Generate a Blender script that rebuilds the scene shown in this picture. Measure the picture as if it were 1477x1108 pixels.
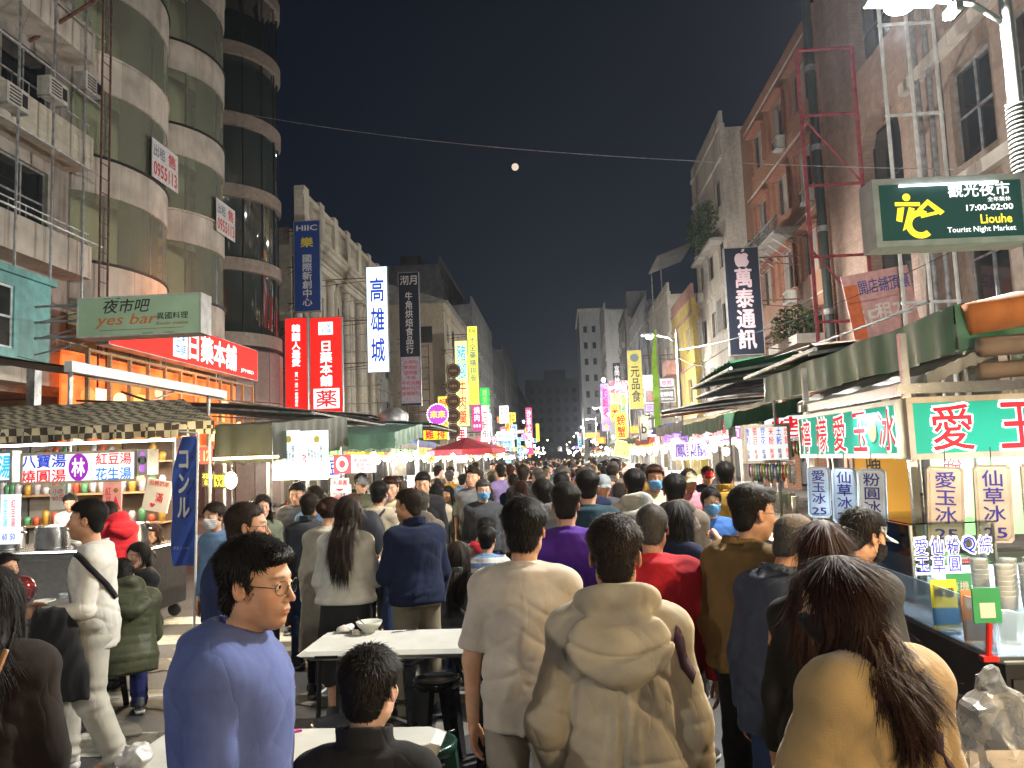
import bpy, math, random, time
import numpy as np
from mathutils import Vector, Matrix, Euler
T0 = time.time()
R = math.radians
rnd = random.Random(7)
for o in list(bpy.data.objects): bpy.data.objects.remove(o)
sc = bpy.context.scene
COL = sc.collection
# ------------------------------------------------------------------ camera
W_PH, H_PH, F_PX = 1477.0, 1108.0, 1109.0
CAM_H = 1.85
PITCH, ROLL, YAW = R(5.5), R(2.1), R(3.3)
cam_d = bpy.data.cameras.new('camera')
cam_d.sensor_width = 36.0
cam_d.lens = 36.0 * F_PX / W_PH
cam_d.clip_start = 0.05
cam_d.clip_end = 3000
cam = bpy.data.objects.new('camera', cam_d)
COL.objects.link(cam)
# street runs along +Y; the camera looks a little left of it, up a little, and is rolled a little
CAM_R = Matrix.Rotation(YAW, 3, 'Z') @ Matrix.Rotation(R(90) + PITCH, 3, 'X') @ Matrix.Rotation(-ROLL, 3, 'Z')
cam.matrix_world = Matrix.Translation((0, 0, CAM_H)) @ CAM_R.to_4x4()
sc.camera = cam
# ------------------------------------------------------------------ world: deep night sky, faint moonlight
world = bpy.data.worlds.new('World'); sc.world = world; world.use_nodes = True
wn = world.node_tree; wn.nodes.clear()
w_out = wn.nodes.new('ShaderNodeOutputWorld'); w_bg = wn.nodes.new('ShaderNodeBackground')
w_sky = wn.nodes.new('ShaderNodeTexSky'); w_sky.sky_type = 'NISHITA'; w_sky.sun_disc = False
w_sky.sun_elevation = R(20); w_sky.sun_rotation = R(3); w_sky.air_density = 1.0; w_sky.dust_density = 0.1; w_sky.ozone_density = 1.0
w_bg.inputs['Strength'].default_value = SKY_STRENGTH = 0.0016
w_mx = wn.nodes.new('ShaderNodeMix'); w_mx.data_type = 'RGBA'; w_mx.blend_type = 'MULTIPLY'; w_mx.inputs['Factor'].default_value = 1.0
w_mx.inputs['B'].default_value = (0.60, 0.72, 1.0, 1.0)
wn.links.new(w_sky.outputs[0], w_mx.inputs['A']); wn.links.new(w_mx.outputs['Result'], w_bg.inputs['Color']); wn.links.new(w_bg.outputs[0], w_out.inputs['Surface'])
sun_d = bpy.data.lights.new('moonlight', 'SUN'); sun_d.energy = 0.012; sun_d.angle = R(0.5); sun_d.color = (0.85, 0.9, 1.0)
sun = bpy.data.objects.new('moonlight', sun_d); COL.objects.link(sun)
sun.rotation_euler = (R(-(90 - 20)), 0, R(-3))
sc.view_settings.view_transform = 'Standard'; sc.view_settings.look = 'None'
sc.view_settings.exposure = 0.42; sc.view_settings.gamma = 1.0; sc.view_settings.use_curve_mapping = False
sc.render.engine = 'CYCLES'
sc.cycles.use_denoising = True
sc.cycles.max_bounces = 6; sc.cycles.diffuse_bounces = 3; sc.cycles.glossy_bounces = 3
sc.cycles.transmission_bounces = 4; sc.cycles.transparent_max_bounces = 12
sc.cycles.sample_clamp_indirect = 4.0; sc.cycles.caustics_reflective = False; sc.cycles.caustics_refractive = False
sc.cycles.use_light_tree = True
# ------------------------------------------------------------------ placing helpers (photo pixel -> point on a real plane of the street)
def ray(px, py):
    v = Vector(((px - W_PH / 2) / F_PX, -(py - H_PH / 2) / F_PX, -1.0))
    return CAM_R @ v
def atY(px, py, Y):
    d = ray(px, py); t = Y / d.y; return Vector((d.x * t, Y, CAM_H + d.z * t))
def atX(px, py, X):
    d = ray(px, py); t = X / d.x; return Vector((X, d.y * t, CAM_H + d.z * t))
def atZ(px, py, Z):
    d = ray(px, py); t = (Z - CAM_H) / d.z; return Vector((d.x * t, d.y * t, Z))
def proj(p):
    v = CAM_R.transposed() @ (Vector(p) - Vector((0, 0, CAM_H)))
    return (W_PH / 2 + F_PX * v.x / -v.z, H_PH / 2 - F_PX * v.y / -v.z)
# ------------------------------------------------------------------ materials
MATS = {}
def newmat(name):
    m = bpy.data.materials.new(name); m.use_nodes = True
    return m, m.node_tree, m.node_tree.nodes['Principled BSDF']
def mat(name, col, rough=0.6, metal=0.0, var=0.12, scale=6.0, bump=0.0, bscale=40.0, spec=None, grime=0.0, gscale=1.2, stretch=(1, 1, 1), sheen=0.0, coat=0.0, sss=0.0, trans=0.0, alpha=1.0):
    if name in MATS: return MATS[name]
    m, nt, b = newmat(name)
    N, L = nt.nodes, nt.links
    c = (col[0], col[1], col[2], 1)
    b.inputs['Base Color'].default_value = c
    b.inputs['Roughness'].default_value = rough
    b.inputs['Metallic'].default_value = metal
    if spec is not None: b.inputs['Specular IOR Level'].default_value = spec
    if sheen: b.inputs['Sheen Weight'].default_value = sheen
    if coat: b.inputs['Coat Weight'].default_value = coat
    if trans: b.inputs['Transmission Weight'].default_value = trans
    if alpha < 1: b.inputs['Alpha'].default_value = alpha
    if sss:
        b.inputs['Subsurface Weight'].default_value = sss; b.inputs['Subsurface Scale'].default_value = 0.01
    if var or grime or bump:
        tc = N.new('ShaderNodeTexCoord'); mp = N.new('ShaderNodeMapping'); mp.inputs['Scale'].default_value = stretch
        L.new(tc.outputs['Object'], mp.inputs['Vector'])
    if var or grime:
        src = None
        if var:
            n = N.new('ShaderNodeTexNoise'); n.inputs['Scale'].default_value = scale; n.inputs['Detail'].default_value = 6
            L.new(mp.outputs[0], n.inputs['Vector'])
            mx = N.new('ShaderNodeMix'); mx.data_type = 'RGBA'
            mx.inputs['A'].default_value = tuple(min(1, x * (1 - var * 1.6)) for x in col[:3]) + (1,)
            mx.inputs['B'].default_value = tuple(min(1, x * (1 + var * 1.6)) for x in col[:3]) + (1,)
            rp = N.new('ShaderNodeMapRange'); rp.inputs['From Min'].default_value = 0.3; rp.inputs['From Max'].default_value = 0.7
            L.new(n.outputs['Fac'], rp.inputs['Value']); L.new(rp.outputs[0], mx.inputs['Factor']); src = mx.outputs['Result']
        if grime:
            n2 = N.new('ShaderNodeTexNoise'); n2.inputs['Scale'].default_value = gscale; n2.inputs['Detail'].default_value = 8; n2.inputs['Roughness'].default_value = 0.65
            mp2 = N.new('ShaderNodeMapping'); mp2.inputs['Scale'].default_value = (1, 1, 0.25)
            L.new(tc.outputs['Object'], mp2.inputs['Vector']); L.new(mp2.outputs[0], n2.inputs['Vector'])
            rp2 = N.new('ShaderNodeMapRange'); rp2.inputs['From Min'].default_value = 0.48; rp2.inputs['From Max'].default_value = 0.72
            rp2.inputs['To Max'].default_value = grime
            L.new(n2.outputs['Fac'], rp2.inputs['Value'])
            m2 = N.new('ShaderNodeMix'); m2.data_type = 'RGBA'; m2.inputs['B'].default_value = (col[0] * .25, col[1] * .24, col[2] * .22, 1)
            if src: L.new(src, m2.inputs['A'])
            else: m2.inputs['A'].default_value = c
            L.new(rp2.outputs[0], m2.inputs['Factor']); src = m2.outputs['Result']
        L.new(src, b.inputs['Base Color'])
    if bump:
        nb = N.new('ShaderNodeTexNoise'); nb.inputs['Scale'].default_value = bscale; nb.inputs['Detail'].default_value = 4
        L.new(mp.outputs[0], nb.inputs['Vector'])
        bp = N.new('ShaderNodeBump'); bp.inputs['Strength'].default_value = min(1, bump); bp.inputs['Distance'].default_value = 0.01
        L.new(nb.outputs['Fac'], bp.inputs['Height']); L.new(bp.outputs[0], b.inputs['Normal'])
    MATS[name] = m
    return m
def emis(col, st=1.0, rough=0.75, uneven=0.0):
    if .4 < st < 3.6: st = st * .70
    key = ('e', tuple(round(c, 3) for c in col), st, uneven)
    if key in MATS: return MATS[key]
    m, nt, b = newmat('lit_%d' % len(MATS))
    b.inputs['Base Color'].default_value = (col[0] * .6, col[1] * .6, col[2] * .6, 1)
    b.inputs['Emission Color'].default_value = (col[0], col[1], col[2], 1)
    b.inputs['Emission Strength'].default_value = st
    b.inputs['Roughness'].default_value = rough
    if uneven:   # tubes behind the acrylic face light it unevenly
        N, L = nt.nodes, nt.links
        tc = N.new('ShaderNodeTexCoord'); n = N.new('ShaderNodeTexNoise'); n.inputs['Scale'].default_value = 1.7; n.inputs['Detail'].default_value = 1
        mr = N.new('ShaderNodeMapRange'); mr.inputs['From Min'].default_value = .3; mr.inputs['From Max'].default_value = .7
        mr.inputs['To Min'].default_value = st * (1 - uneven); mr.inputs['To Max'].default_value = st * (1 + uneven)
        L.new(tc.outputs['Object'], n.inputs['Vector']); L.new(n.outputs['Fac'], mr.inputs['Value']); L.new(mr.outputs[0], b.inputs['Emission Strength'])
    MATS[key] = m
    return m
# ------------------------------------------------------------------ mesh builder
class MB:
    def __init__(s): s.v = []; s.f = []; s.mi = []; s.m = 0; s.sm = []; s.smooth = False
    def add(s, vs, fs):
        n = len(s.v); s.v.extend([tuple(p) for p in vs])
        for f in fs: s.f.append(tuple(i + n for i in f)); s.mi.append(s.m); s.sm.append(s.smooth)
        return s
    def box(s, x0, x1, y0, y1, z0, z1, M=None):
        vs = [(x, y, z) for z in (z0, z1) for y in (y0, y1) for x in (x0, x1)]
        if M is not None: vs = [M @ Vector(p) for p in vs]
        return s.add(vs, [(0, 2, 3, 1), (4, 5, 7, 6), (0, 1, 5, 4), (1, 3, 7, 5), (3, 2, 6, 7), (2, 0, 4, 6)])
    def cbox(s, c, sx, sy, sz, M=None):
        return s.box(c[0] - sx / 2, c[0] + sx / 2, c[1] - sy / 2, c[1] + sy / 2, c[2] - sz / 2, c[2] + sz / 2, M)
    def bbox(s, x0, x1, y0, y1, z0, z1, b=0.01):     # box with bevelled vertical and top edges
        b = min(b, (x1 - x0) * .45, (y1 - y0) * .45)
        prof = [(x0 + b, y0), (x1 - b, y0), (x1, y0 + b), (x1, y1 - b), (x1 - b, y1), (x0 + b, y1), (x0, y1 - b), (x0, y0 + b)]
        cx, cy = (x0 + x1) / 2, (y0 + y1) / 2
        ins = [(cx + (x - cx) * (1 - 2 * b / max(1e-6, x1 - x0)), cy + (y - cy) * (1 - 2 * b / max(1e-6, y1 - y0))) for x, y in prof]
        vs = [(x, y, z0) for x, y in ins] + [(x, y, z0 + b * .7) for x, y in prof] + [(x, y, z1 - b * .7) for x, y in prof] + [(x, y, z1) for x, y in ins]
        fs = [tuple(range(7, -1, -1)), tuple(range(24, 32))]
        for r in range(3):
            for i in range(8):
                j = (i + 1) % 8; fs.append((r * 8 + i, r * 8 + j, r * 8 + 8 + j, r * 8 + 8 + i))
        return s.add(vs, fs)
    def quad(s, a, b, c, d): return s.add([a, b, c, d], [(0, 1, 2, 3)])
    def bar(s, a, b, r=0.02, n=6, r2=None, cap=True):
        a, b = Vector(a), Vector(b); d = b - a
        if d.length < 1e-6: return s
        d.normalize(); u = d.orthogonal().normalized(); w = d.cross(u); r2 = r if r2 is None else r2
        vs = []
        for p, q in ((a, r), (b, r2)):
            for i in range(n):
                t = 2 * math.pi * (i + .5) / n; vs.append(p + (u * math.cos(t) + w * math.sin(t)) * q)
        fs = [(i, (i + 1) % n, n + (i + 1) % n, n + i) for i in range(n)]
        if cap: fs += [tuple(range(n - 1, -1, -1)), tuple(range(n, 2 * n))]
        return s.add(vs, fs)
    def tube(s, pts, r=0.02, n=6, rs=None):
        pts = [Vector(p) for p in pts]; rings = []
        vs = []; up = None
        for k, p in enumerate(pts):
            d = (pts[min(k + 1, len(pts) - 1)] - pts[max(k - 1, 0)]).normalized()
            u = d.orthogonal().normalized() if up is None else (up - d * up.dot(d)).normalized()
            up = u; w = d.cross(u); q = rs[k] if rs else r
            for i in range(n):
                t = 2 * math.pi * i / n; vs.append(p + (u * math.cos(t) + w * math.sin(t)) * q)
        fs = []
        for k in range(len(pts) - 1):
            for i in range(n):
                j = (i + 1) % n; fs.append((k * n + i, k * n + j, k * n + n + j, k * n + n + i))
        fs += [tuple(range(n - 1, -1, -1)), tuple(range((len(pts) - 1) * n, len(pts) * n))]
        return s.add(vs, fs)
    def lathe(s, prof, c=(0, 0, 0), n=16, sx=1, sy=1):
        vs = []; 
        for r, z in prof:
            for i in range(n):
                t = 2 * math.pi * i / n; vs.append((c[0] + r * sx * math.cos(t), c[1] + r * sy * math.sin(t), c[2] + z))
        fs = []
        for k in range(len(prof) - 1):
            for i in range(n):
                j = (i + 1) % n; fs.append((k * n + i, k * n + j, k * n + n + j, k * n + n + i))
        fs += [tuple(range(n - 1, -1, -1)), tuple(range((len(prof) - 1) * n, len(prof) * n))]
        return s.add(vs, fs)
    def ball(s, c, rx, ry=None, rz=None, n=12, m=8):
        ry = rx if ry is None else ry; rz = rx if rz is None else rz
        prof = [(max(.02, math.sin(math.pi * k / m)) , -math.cos(math.pi * k / m)) for k in range(m + 1)]
        vs = []
        for r, z in prof:
            for i in range(n):
                t = 2 * math.pi * i / n; vs.append((c[0] + r * rx * math.cos(t), c[1] + r * ry * math.sin(t), c[2] + z * rz))
        fs = []
        for k in range(m):
            for i in range(n):
                j = (i + 1) % n; fs.append((k * n + i, k * n + j, k * n + n + j, k * n + n + i))
        fs += [tuple(range(n - 1, -1, -1)), tuple(range(m * n, m * n + n))]
        return s.add(vs, fs)
    def build(s, name, mats, parent=None, loc=None):
        me = bpy.data.meshes.new(name)
        me.from_pydata(s.v, [], s.f)
        if not isinstance(mats, (list, tuple)): mats = [mats]
        for m in mats: me.materials.append(m)
        if len(mats) > 1: me.polygons.foreach_set('material_index', [min(i, len(mats) - 1) for i in s.mi])
        if any(s.sm): me.polygons.foreach_set('use_smooth', s.sm)
        me.update()
        return link(name, me, parent, loc)
def link(name, data, parent=None, loc=None):
    o = bpy.data.objects.new(name, data); COL.objects.link(o)
    if parent: o.parent = parent
    if loc is not None: o.location = loc
    return o
def tag(o, label=None, cat=None, group=None, kind=None):
    if label: o['label'] = label
    if cat: o['category'] = cat
    if group: o['group'] = group
    if kind: o['kind'] = kind
    return o
def thing(name, label, cat, loc=(0, 0, 0), rz=0, group=None):
    o = link(name, None, None, loc); o.rotation_euler = (0, 0, rz); o.empty_display_size = .1
    return tag(o, label, cat, group)
KIDS = {}
def copy_tree(o, parent=None, **kw):
    c = o.copy(); COL.objects.link(c)
    if parent: c.parent = parent
    for ch in o.children: copy_tree(ch, c)
    return c
def share(o, name, loc, parent=None, rot=None, scale=None):   # another object on the same mesh
    c = bpy.data.objects.new(name, o.data); COL.objects.link(c)
    if parent: c.parent = parent
    c.location = loc
    if rot is not None: c.rotation_euler = rot
    if scale is not None: c.scale = scale
    return c
def lamp(kind, loc, energy, color=(1, 1, 1), size=.1, parent=None, rot=None, name='light'):
    d = bpy.data.lights.new(name, kind); d.energy = energy; d.color = color
    if kind == 'POINT': d.shadow_soft_size = size
    elif kind == 'AREA': 
        d.shape = 'RECTANGLE'
        d.size, d.size_y = size if isinstance(size, tuple) else (size, size)
    elif kind == 'SPOT': d.shadow_soft_size = size; d.spot_size = R(140); d.spot_blend = .6
    o = link(name, d, parent, loc)
    if rot: o.rotation_euler = rot
    return o
# ------------------------------------------------------------------ lettering
_TM = {}
TSC = bpy.data.scenes.new('lettering_bench')
def text_mesh(body, bold=0.0, ls=1.0, shear=0.0, align='CENTER'):
    key = (body, ls, shear, align)
    if key in _TM: return _TM[key]
    cu = bpy.data.curves.new('lettering', 'FONT'); cu.body = body; cu.align_x = align; cu.align_y = 'CENTER'
    cu.size = 1.0; cu.space_line = ls; cu.resolution_u = 2; cu.shear = shear; cu.fill_mode = 'FRONT' if hasattr(cu, 'fill_mode') else cu.fill_mode
    cu.dimensions = '2D'
    o = bpy.data.objects.new('t', cu); TSC.collection.objects.link(o)
    TSC.view_layers[0].update(); dg = TSC.view_layers[0].depsgraph
    me = bpy.data.meshes.new_from_object(o.evaluated_get(dg))
    bpy.data.objects.remove(o)
    n = len(me.vertices); co = np.zeros(n * 3, np.float32); me.vertices.foreach_get('co', co); co = co.reshape(-1, 3)
    if n:
        lo, hi = co.min(0), co.max(0)
        co[:, 0] -= (lo[0] + hi[0]) / 2; co[:, 1] -= (lo[1] + hi[1]) / 2; co[:, 2] = 0
        wh = (float(hi[0] - lo[0]), float(hi[1] - lo[1]))
    else: wh = (1, 1)
    _TM[key] = (co, [tuple(p.vertices) for p in me.polygons], wh)
    bpy.data.meshes.remove(me)
    return _TM[key]
def lettering(parent, body, m, w, h, x, z, y=-0.004, bold=0.02, ls=1.0, shear=0.0, name='lettering', keep=False):
    """text fitted in a w x h box, centred at (x, z) on a plane facing local -Y"""
    co, fs, wh = text_mesh(body, bold, ls, shear)
    sx, sz = w / max(1e-6, wh[0]), h / max(1e-6, wh[1])
    if keep: sx = sz = min(sx, sz)
    me = bpy.data.meshes.new(name)
    L = co.tolist(); n = len(L); vs = []; ff = []; nch = max(1, max(len(q) for q in body.split('\n'))); b = bold * .55
    # heavier strokes: the same outline laid again a hair to each side
    for i, (dx, dz) in enumerate(((0, 0), (b, b * .5), (-b, -b * .5), (b * .4, -b), (-b * .4, b)) if bold > .004 and n < 9000 else ((0, 0),)):
        vs += [(x + (p[0] + dx) * sx, y + .00025 * i, z + (p[1] + dz) * sz) for p in L]; ff += [tuple(k + i * n for k in f) for f in fs]
    me.from_pydata(vs, [], ff)
    me.materials.append(m); me.update()
    return link(name, me, parent)
# ------------------------------------------------------------------ implicit surfaces -> meshes (bodies, clothes, hair)
F32 = np.float32
def surf(f, xs, ys, zs, blk=4):
    """mesh of f(P)=0 on a rectilinear grid, evaluated only near the surface"""
    def pad(a):
        while (len(a) - 1) % blk: a = np.append(a, a[-1] + (a[-1] - a[-2]))
        return a.astype(F32)
    xs, ys, zs = pad(np.asarray(xs)), pad(np.asarray(ys)), pad(np.asarray(zs))
    nx, ny, nz = len(xs), len(ys), len(zs); bx, by, bz = (nx - 1) // blk, (ny - 1) // blk, (nz - 1) // blk
    cx, cy, cz = [(a[:-1:blk] + a[blk::blk]) / 2 for a in (xs, ys, zs)]
    hx, hy, hz = [(a[blk::blk] - a[:-1:blk]) / 2 for a in (xs, ys, zs)]
    C = np.stack(np.meshgrid(cx, cy, cz, indexing='ij'), -1).reshape(-1, 3)
    Hd = np.stack(np.meshgrid(hx, hy, hz, indexing='ij'), -1).reshape(-1, 3)
    dc = f(C); act = np.abs(dc) < np.linalg.norm(Hd, axis=1) * 1.35 + .004
    D = np.repeat(np.repeat(np.repeat(np.where(dc < 0, -1, 1).reshape(bx, by, bz), blk, 0), blk, 1), blk, 2).astype(F32)
    D = np.pad(D, ((0, 1), (0, 1), (0, 1)), mode='edge')
    A = act.reshape(bx, by, bz); M = np.zeros((nx, ny, nz), bool)
    Af = np.repeat(np.repeat(np.repeat(A, blk, 0), blk, 1), blk, 2)
    for i in (0, 1):
        for j in (0, 1):
            for k in (0, 1): M[i:nx - 1 + i, j:ny - 1 + j, k:nz - 1 + k] |= Af
    ii, jj, kk = np.nonzero(M)
    D[ii, jj, kk] = f(np.stack([xs[ii], ys[jj], zs[kk]], -1))
    S = D < 0
    cnt = np.zeros((nx - 1, ny - 1, nz - 1), np.int8)
    for i in (0, 1):
        for j in (0, 1):
            for k in (0, 1): cnt += S[i:nx - 1 + i, j:ny - 1 + j, k:nz - 1 + k]
    mix = (cnt > 0) & (cnt < 8); idx = np.full(mix.shape, -1, np.int64); ci, cj, ck = np.nonzero(mix); idx[ci, cj, ck] = np.arange(len(ci))
    acc = np.zeros((len(ci), 3), F32); num = np.zeros(len(ci), F32)
    X = (xs, ys, zs)
    for ax in range(3):
        o1, o2 = [a for a in range(3) if a != ax]
        for u in (0, 1):
            for w in (0, 1):
                off0 = [0, 0, 0]; off0[o1] = u; off0[o2] = w; off1 = list(off0); off1[ax] = 1
                a = D[ci + off0[0], cj + off0[1], ck + off0[2]]; b = D[ci + off1[0], cj + off1[1], ck + off1[2]]
                cr = (a < 0) != (b < 0); t = np.where(cr, a / np.where(cr, a - b, 1), 0)
                c3 = (ci, cj, ck)
                for q in range(3):
                    if q == ax: v = X[q][c3[q]] + (X[q][c3[q] + 1] - X[q][c3[q]]) * t
                    else: v = X[q][c3[q] + off0[q]]
                    acc[:, q] += np.where(cr, v, 0)
                num += cr
    V = acc / np.maximum(num, 1)[:, None]
    Q = []
    for ax in range(3):
        sl0 = [slice(None)] * 3; sl1 = [slice(None)] * 3; sl0[ax] = slice(0, -1); sl1[ax] = slice(1, None)
        s0, s1 = S[tuple(sl0)], S[tuple(sl1)]; e = np.nonzero(s0 != s1); flip = s0[e]
        e = list(e); o1, o2 = (ax + 1) % 3, (ax + 2) % 3
        ok = (e[o1] > 0) & (e[o2] > 0) & (e[o1] < S.shape[o1] - 1) & (e[o2] < S.shape[o2] - 1)
        e = [a[ok] for a in e]; flip = flip[ok]
        def at(d1, d2):
            q = [None] * 3; q[ax] = e[ax]; q[o1] = e[o1] + d1; q[o2] = e[o2] + d2
            return idx[q[0], q[1], q[2]]
        q4 = np.stack([at(-1, -1), at(0, -1), at(0, 0), at(-1, 0)], -1)
        q4[~flip] = q4[~flip][:, ::-1]
        Q.append(q4)
    Q = np.concatenate(Q); Q = Q[(Q >= 0).all(1)]
    return V, Q
def grid(lo, hi, h): return [np.arange(lo[i], hi[i] + h * 1.01, h) for i in range(3)]
def relax(V, Q, it=1, lam=.5):
    for _ in range(it):
        s = np.zeros_like(V); n = np.zeros(len(V), F32)
        for a, b in ((0, 1), (1, 2), (2, 3), (3, 0)):
            np.add.at(s, Q[:, a], V[Q[:, b]]); np.add.at(s, Q[:, b], V[Q[:, a]]); np.add.at(n, Q[:, a], 1); np.add.at(n, Q[:, b], 1)
        V = V * (1 - lam) + s / np.maximum(n, 1)[:, None] * lam
    return V
def mesh_np(name, V, Q, mats, mi=None, col=None, smooth=True):
    me = bpy.data.meshes.new(name); V = np.asarray(V, F32); n = len(Q); k = Q.shape[1]
    me.vertices.add(len(V)); me.vertices.foreach_set('co', V.ravel())
    me.loops.add(n * k); me.loops.foreach_set('vertex_index', np.asarray(Q, np.int32).ravel())
    me.polygons.add(n); me.polygons.foreach_set('loop_start', np.arange(0, n * k, k, dtype=np.int32))
    try: me.polygons.foreach_set('loop_total', np.full(n, k, np.int32))
    except Exception: pass
    for m in (mats if isinstance(mats, (list, tuple)) else [mats]): me.materials.append(m)
    if mi is not None: me.polygons.foreach_set('material_index', np.asarray(mi, np.int32))
    me.polygons.foreach_set('use_smooth', np.full(n, smooth))
    if col is not None:
        at = me.color_attributes.new('Col', 'FLOAT_COLOR', 'POINT'); at.data.foreach_set('color', np.asarray(col, F32).ravel())
    me.update(calc_edges=True); me.validate()
    return me
def smin(a, b, k): 
    h = np.maximum(k - np.abs(a - b), 0) / k
    return np.minimum(a, b) - h * h * k * .25
def smax(a, b, k): return -smin(-a, -b, k)
def V3(*a): return np.array(a, F32)
def caps(P, a, b, ra, rb):
    a, b = np.asarray(a, F32), np.asarray(b, F32); ab = b - a; L = float(ab @ ab) + 1e-9
    t = np.clip(((P - a) @ ab) / L, 0, 1)
    q = P - a - t[:, None] * ab
    return np.sqrt((q * q).sum(1)) - (ra + (rb - ra) * t)
def elli(P, c, r):
    q = (P - np.asarray(c, F32)); r = np.asarray(r, F32); k0 = np.sqrt(((q / r) ** 2).sum(1)); k1 = np.sqrt(((q / (r * r)) ** 2).sum(1)) + 1e-6
    return k0 * (k0 - 1) / k1
def elli_r(P, c, r, Mx):          # rotated ellipsoid; Mx rows = local axes
    return elli((P - np.asarray(c, F32)) @ np.asarray(Mx, F32).T, (0, 0, 0), r)
def loft(P, ks, n=2.3, top=None, bot=None):
    """ks rows: z, rx, ry, cy"""
    ks = np.asarray(ks, F32); z = P[:, 2]
    rx = np.interp(z, ks[:, 0], ks[:, 1]); ry = np.interp(z, ks[:, 0], ks[:, 2]); cy = np.interp(z, ks[:, 0], ks[:, 3])
    x, y = np.abs(P[:, 0]) / rx, np.abs(P[:, 1] - cy) / ry
    k = (x ** n + y ** n + 1e-9) ** (1 / n)
    r_eff = np.sqrt(P[:, 0] ** 2 + (P[:, 1] - cy) ** 2) / np.maximum(k, 1e-4)
    d = (k - 1) * np.maximum(r_eff, np.minimum(rx, ry) * .6) * .93
    zt = ks[-1, 0] if top is None else top; zb = ks[0, 0] if bot is None else bot
    return smax(smax(d, z - zt, .02), zb - z, .012)
def nz(P, f, s=0, ax=(1, 1, 1)):   # cheap smooth noise, about -1..1
    x, y, z = P[:, 0] * f * ax[0], P[:, 1] * f * ax[1], P[:, 2] * f * ax[2]
    a = np.sin(x + 1.7 * np.sin(y * .9 + s) + s * 1.3) + np.sin(y * 1.1 + 1.6 * np.sin(z * .8 + s * 2.1) + s * .7) + np.sin(z * .95 + 1.5 * np.sin(x * 1.05 + s * .4) + s * 2.9)
    return a / 3
def rotm(yaw=0, pitch=0, roll=0):   # pitch>0 leans forward (towards +Y)
    return np.array(Matrix.Rotation(yaw, 3, 'Z') @ Matrix.Rotation(-pitch, 3, 'X') @ Matrix.Rotation(roll, 3, 'Y'), F32)
def unit(v): v = np.asarray(v, F32); return v / (np.linalg.norm(v) + 1e-9)
# ------------------------------------------------------------------ people
def skin_mat(name, col):
    if name in MATS: return MATS[name]
    m, nt, b = newmat(name); N, L = nt.nodes, nt.links
    a = N.new('ShaderNodeVertexColor'); a.layer_name = 'Col'
    n = N.new('ShaderNodeTexNoise'); n.inputs['Scale'].default_value = 28; n.inputs['Detail'].default_value = 5
    tc = N.new('ShaderNodeTexCoord'); L.new(tc.outputs['Object'], n.inputs['Vector'])
    mx = N.new('ShaderNodeMix'); mx.data_type = 'RGBA'; mx.blend_type = 'MULTIPLY'; mx.inputs['Factor'].default_value = 1
    mx.inputs['A'].default_value = (*col, 1); L.new(a.outputs['Color'], mx.inputs['B'])
    m2 = N.new('ShaderNodeMix'); m2.data_type = 'RGBA'; m2.blend_type = 'MULTIPLY'; m2.inputs['Factor'].default_value = .35
    rp = N.new('ShaderNodeValToRGB'); rp.color_ramp.elements[0].position = .3; rp.color_ramp.elements[0].color = (.72, .5, .42, 1); rp.color_ramp.elements[1].position = .65
    L.new(n.outputs['Fac'], rp.inputs[0]); L.new(mx.outputs['Result'], m2.inputs['A']); L.new(rp.outputs[0], m2.inputs['B'])
    L.new(m2.outputs['Result'], b.inputs['Base Color'])
    b.inputs['Roughness'].default_value = .55; b.inputs['Specular IOR Level'].default_value = .3
    b.inputs['Subsurface Weight'].default_value = .06; b.inputs['Subsurface Scale'].default_value = .008
    n3 = N.new('ShaderNodeTexNoise'); n3.inputs['Scale'].default_value = 400; L.new(tc.outputs['Object'], n3.inputs['Vector'])
    bp = N.new('ShaderNodeBump'); bp.inputs['Strength'].default_value = .25; bp.inputs['Distance'].default_value = .001
    L.new(n3.outputs['Fac'], bp.inputs['Height']); L.new(bp.outputs[0], b.inputs['Normal'])
    MATS[name] = m; return m
SKIN = [(.52, .30, .19), (.60, .37, .25), (.44, .24, .145), (.66, .43, .31)]
def skin(i): return skin_mat('skin_%d' % (i % 4), SKIN[i % 4])
def hair_mat(name, col, rough=.55):
    if name in MATS: return MATS[name]
    m, nt, b = newmat(name); N, L = nt.nodes, nt.links
    tc = N.new('ShaderNodeTexCoord'); mp = N.new('ShaderNodeMapping'); mp.inputs['Scale'].default_value = (60, 60, 9)
    n = N.new('ShaderNodeTexNoise'); n.inputs['Scale'].default_value = 4; n.inputs['Detail'].default_value = 4
    L.new(tc.outputs['Object'], mp.inputs[0]); L.new(mp.outputs[0], n.inputs['Vector'])
    mx = N.new('ShaderNodeMix'); mx.data_type = 'RGBA'; mx.inputs['A'].default_value = tuple(c * .45 for c in col) + (1,); mx.inputs['B'].default_value = tuple(c * 1.7 for c in col) + (1,)
    L.new(n.outputs['Fac'], mx.inputs['Factor']); L.new(mx.outputs['Result'], b.inputs['Base Color'])
    b.inputs['Roughness'].default_value = rough; b.inputs['Specular IOR Level'].default_value = .13
    bp = N.new('ShaderNodeBump'); bp.inputs['Strength'].default_value = .5; bp.inputs['Distance'].default_value = .004
    L.new(n.outputs['Fac'], bp.inputs['Height']); L.new(bp.outputs[0], b.inputs['Normal'])
    MATS[name] = m; return m
HAIR = {'black': (.012, .010, .009), 'dark': (.022, .015, .011), 'brown': (.026, .0095, .0055), 'grey': (.055, .05, .046), 'light': (.09, .045, .02)}
def hair(c): return hair_mat('hair_' + c, HAIR[c])
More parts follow.
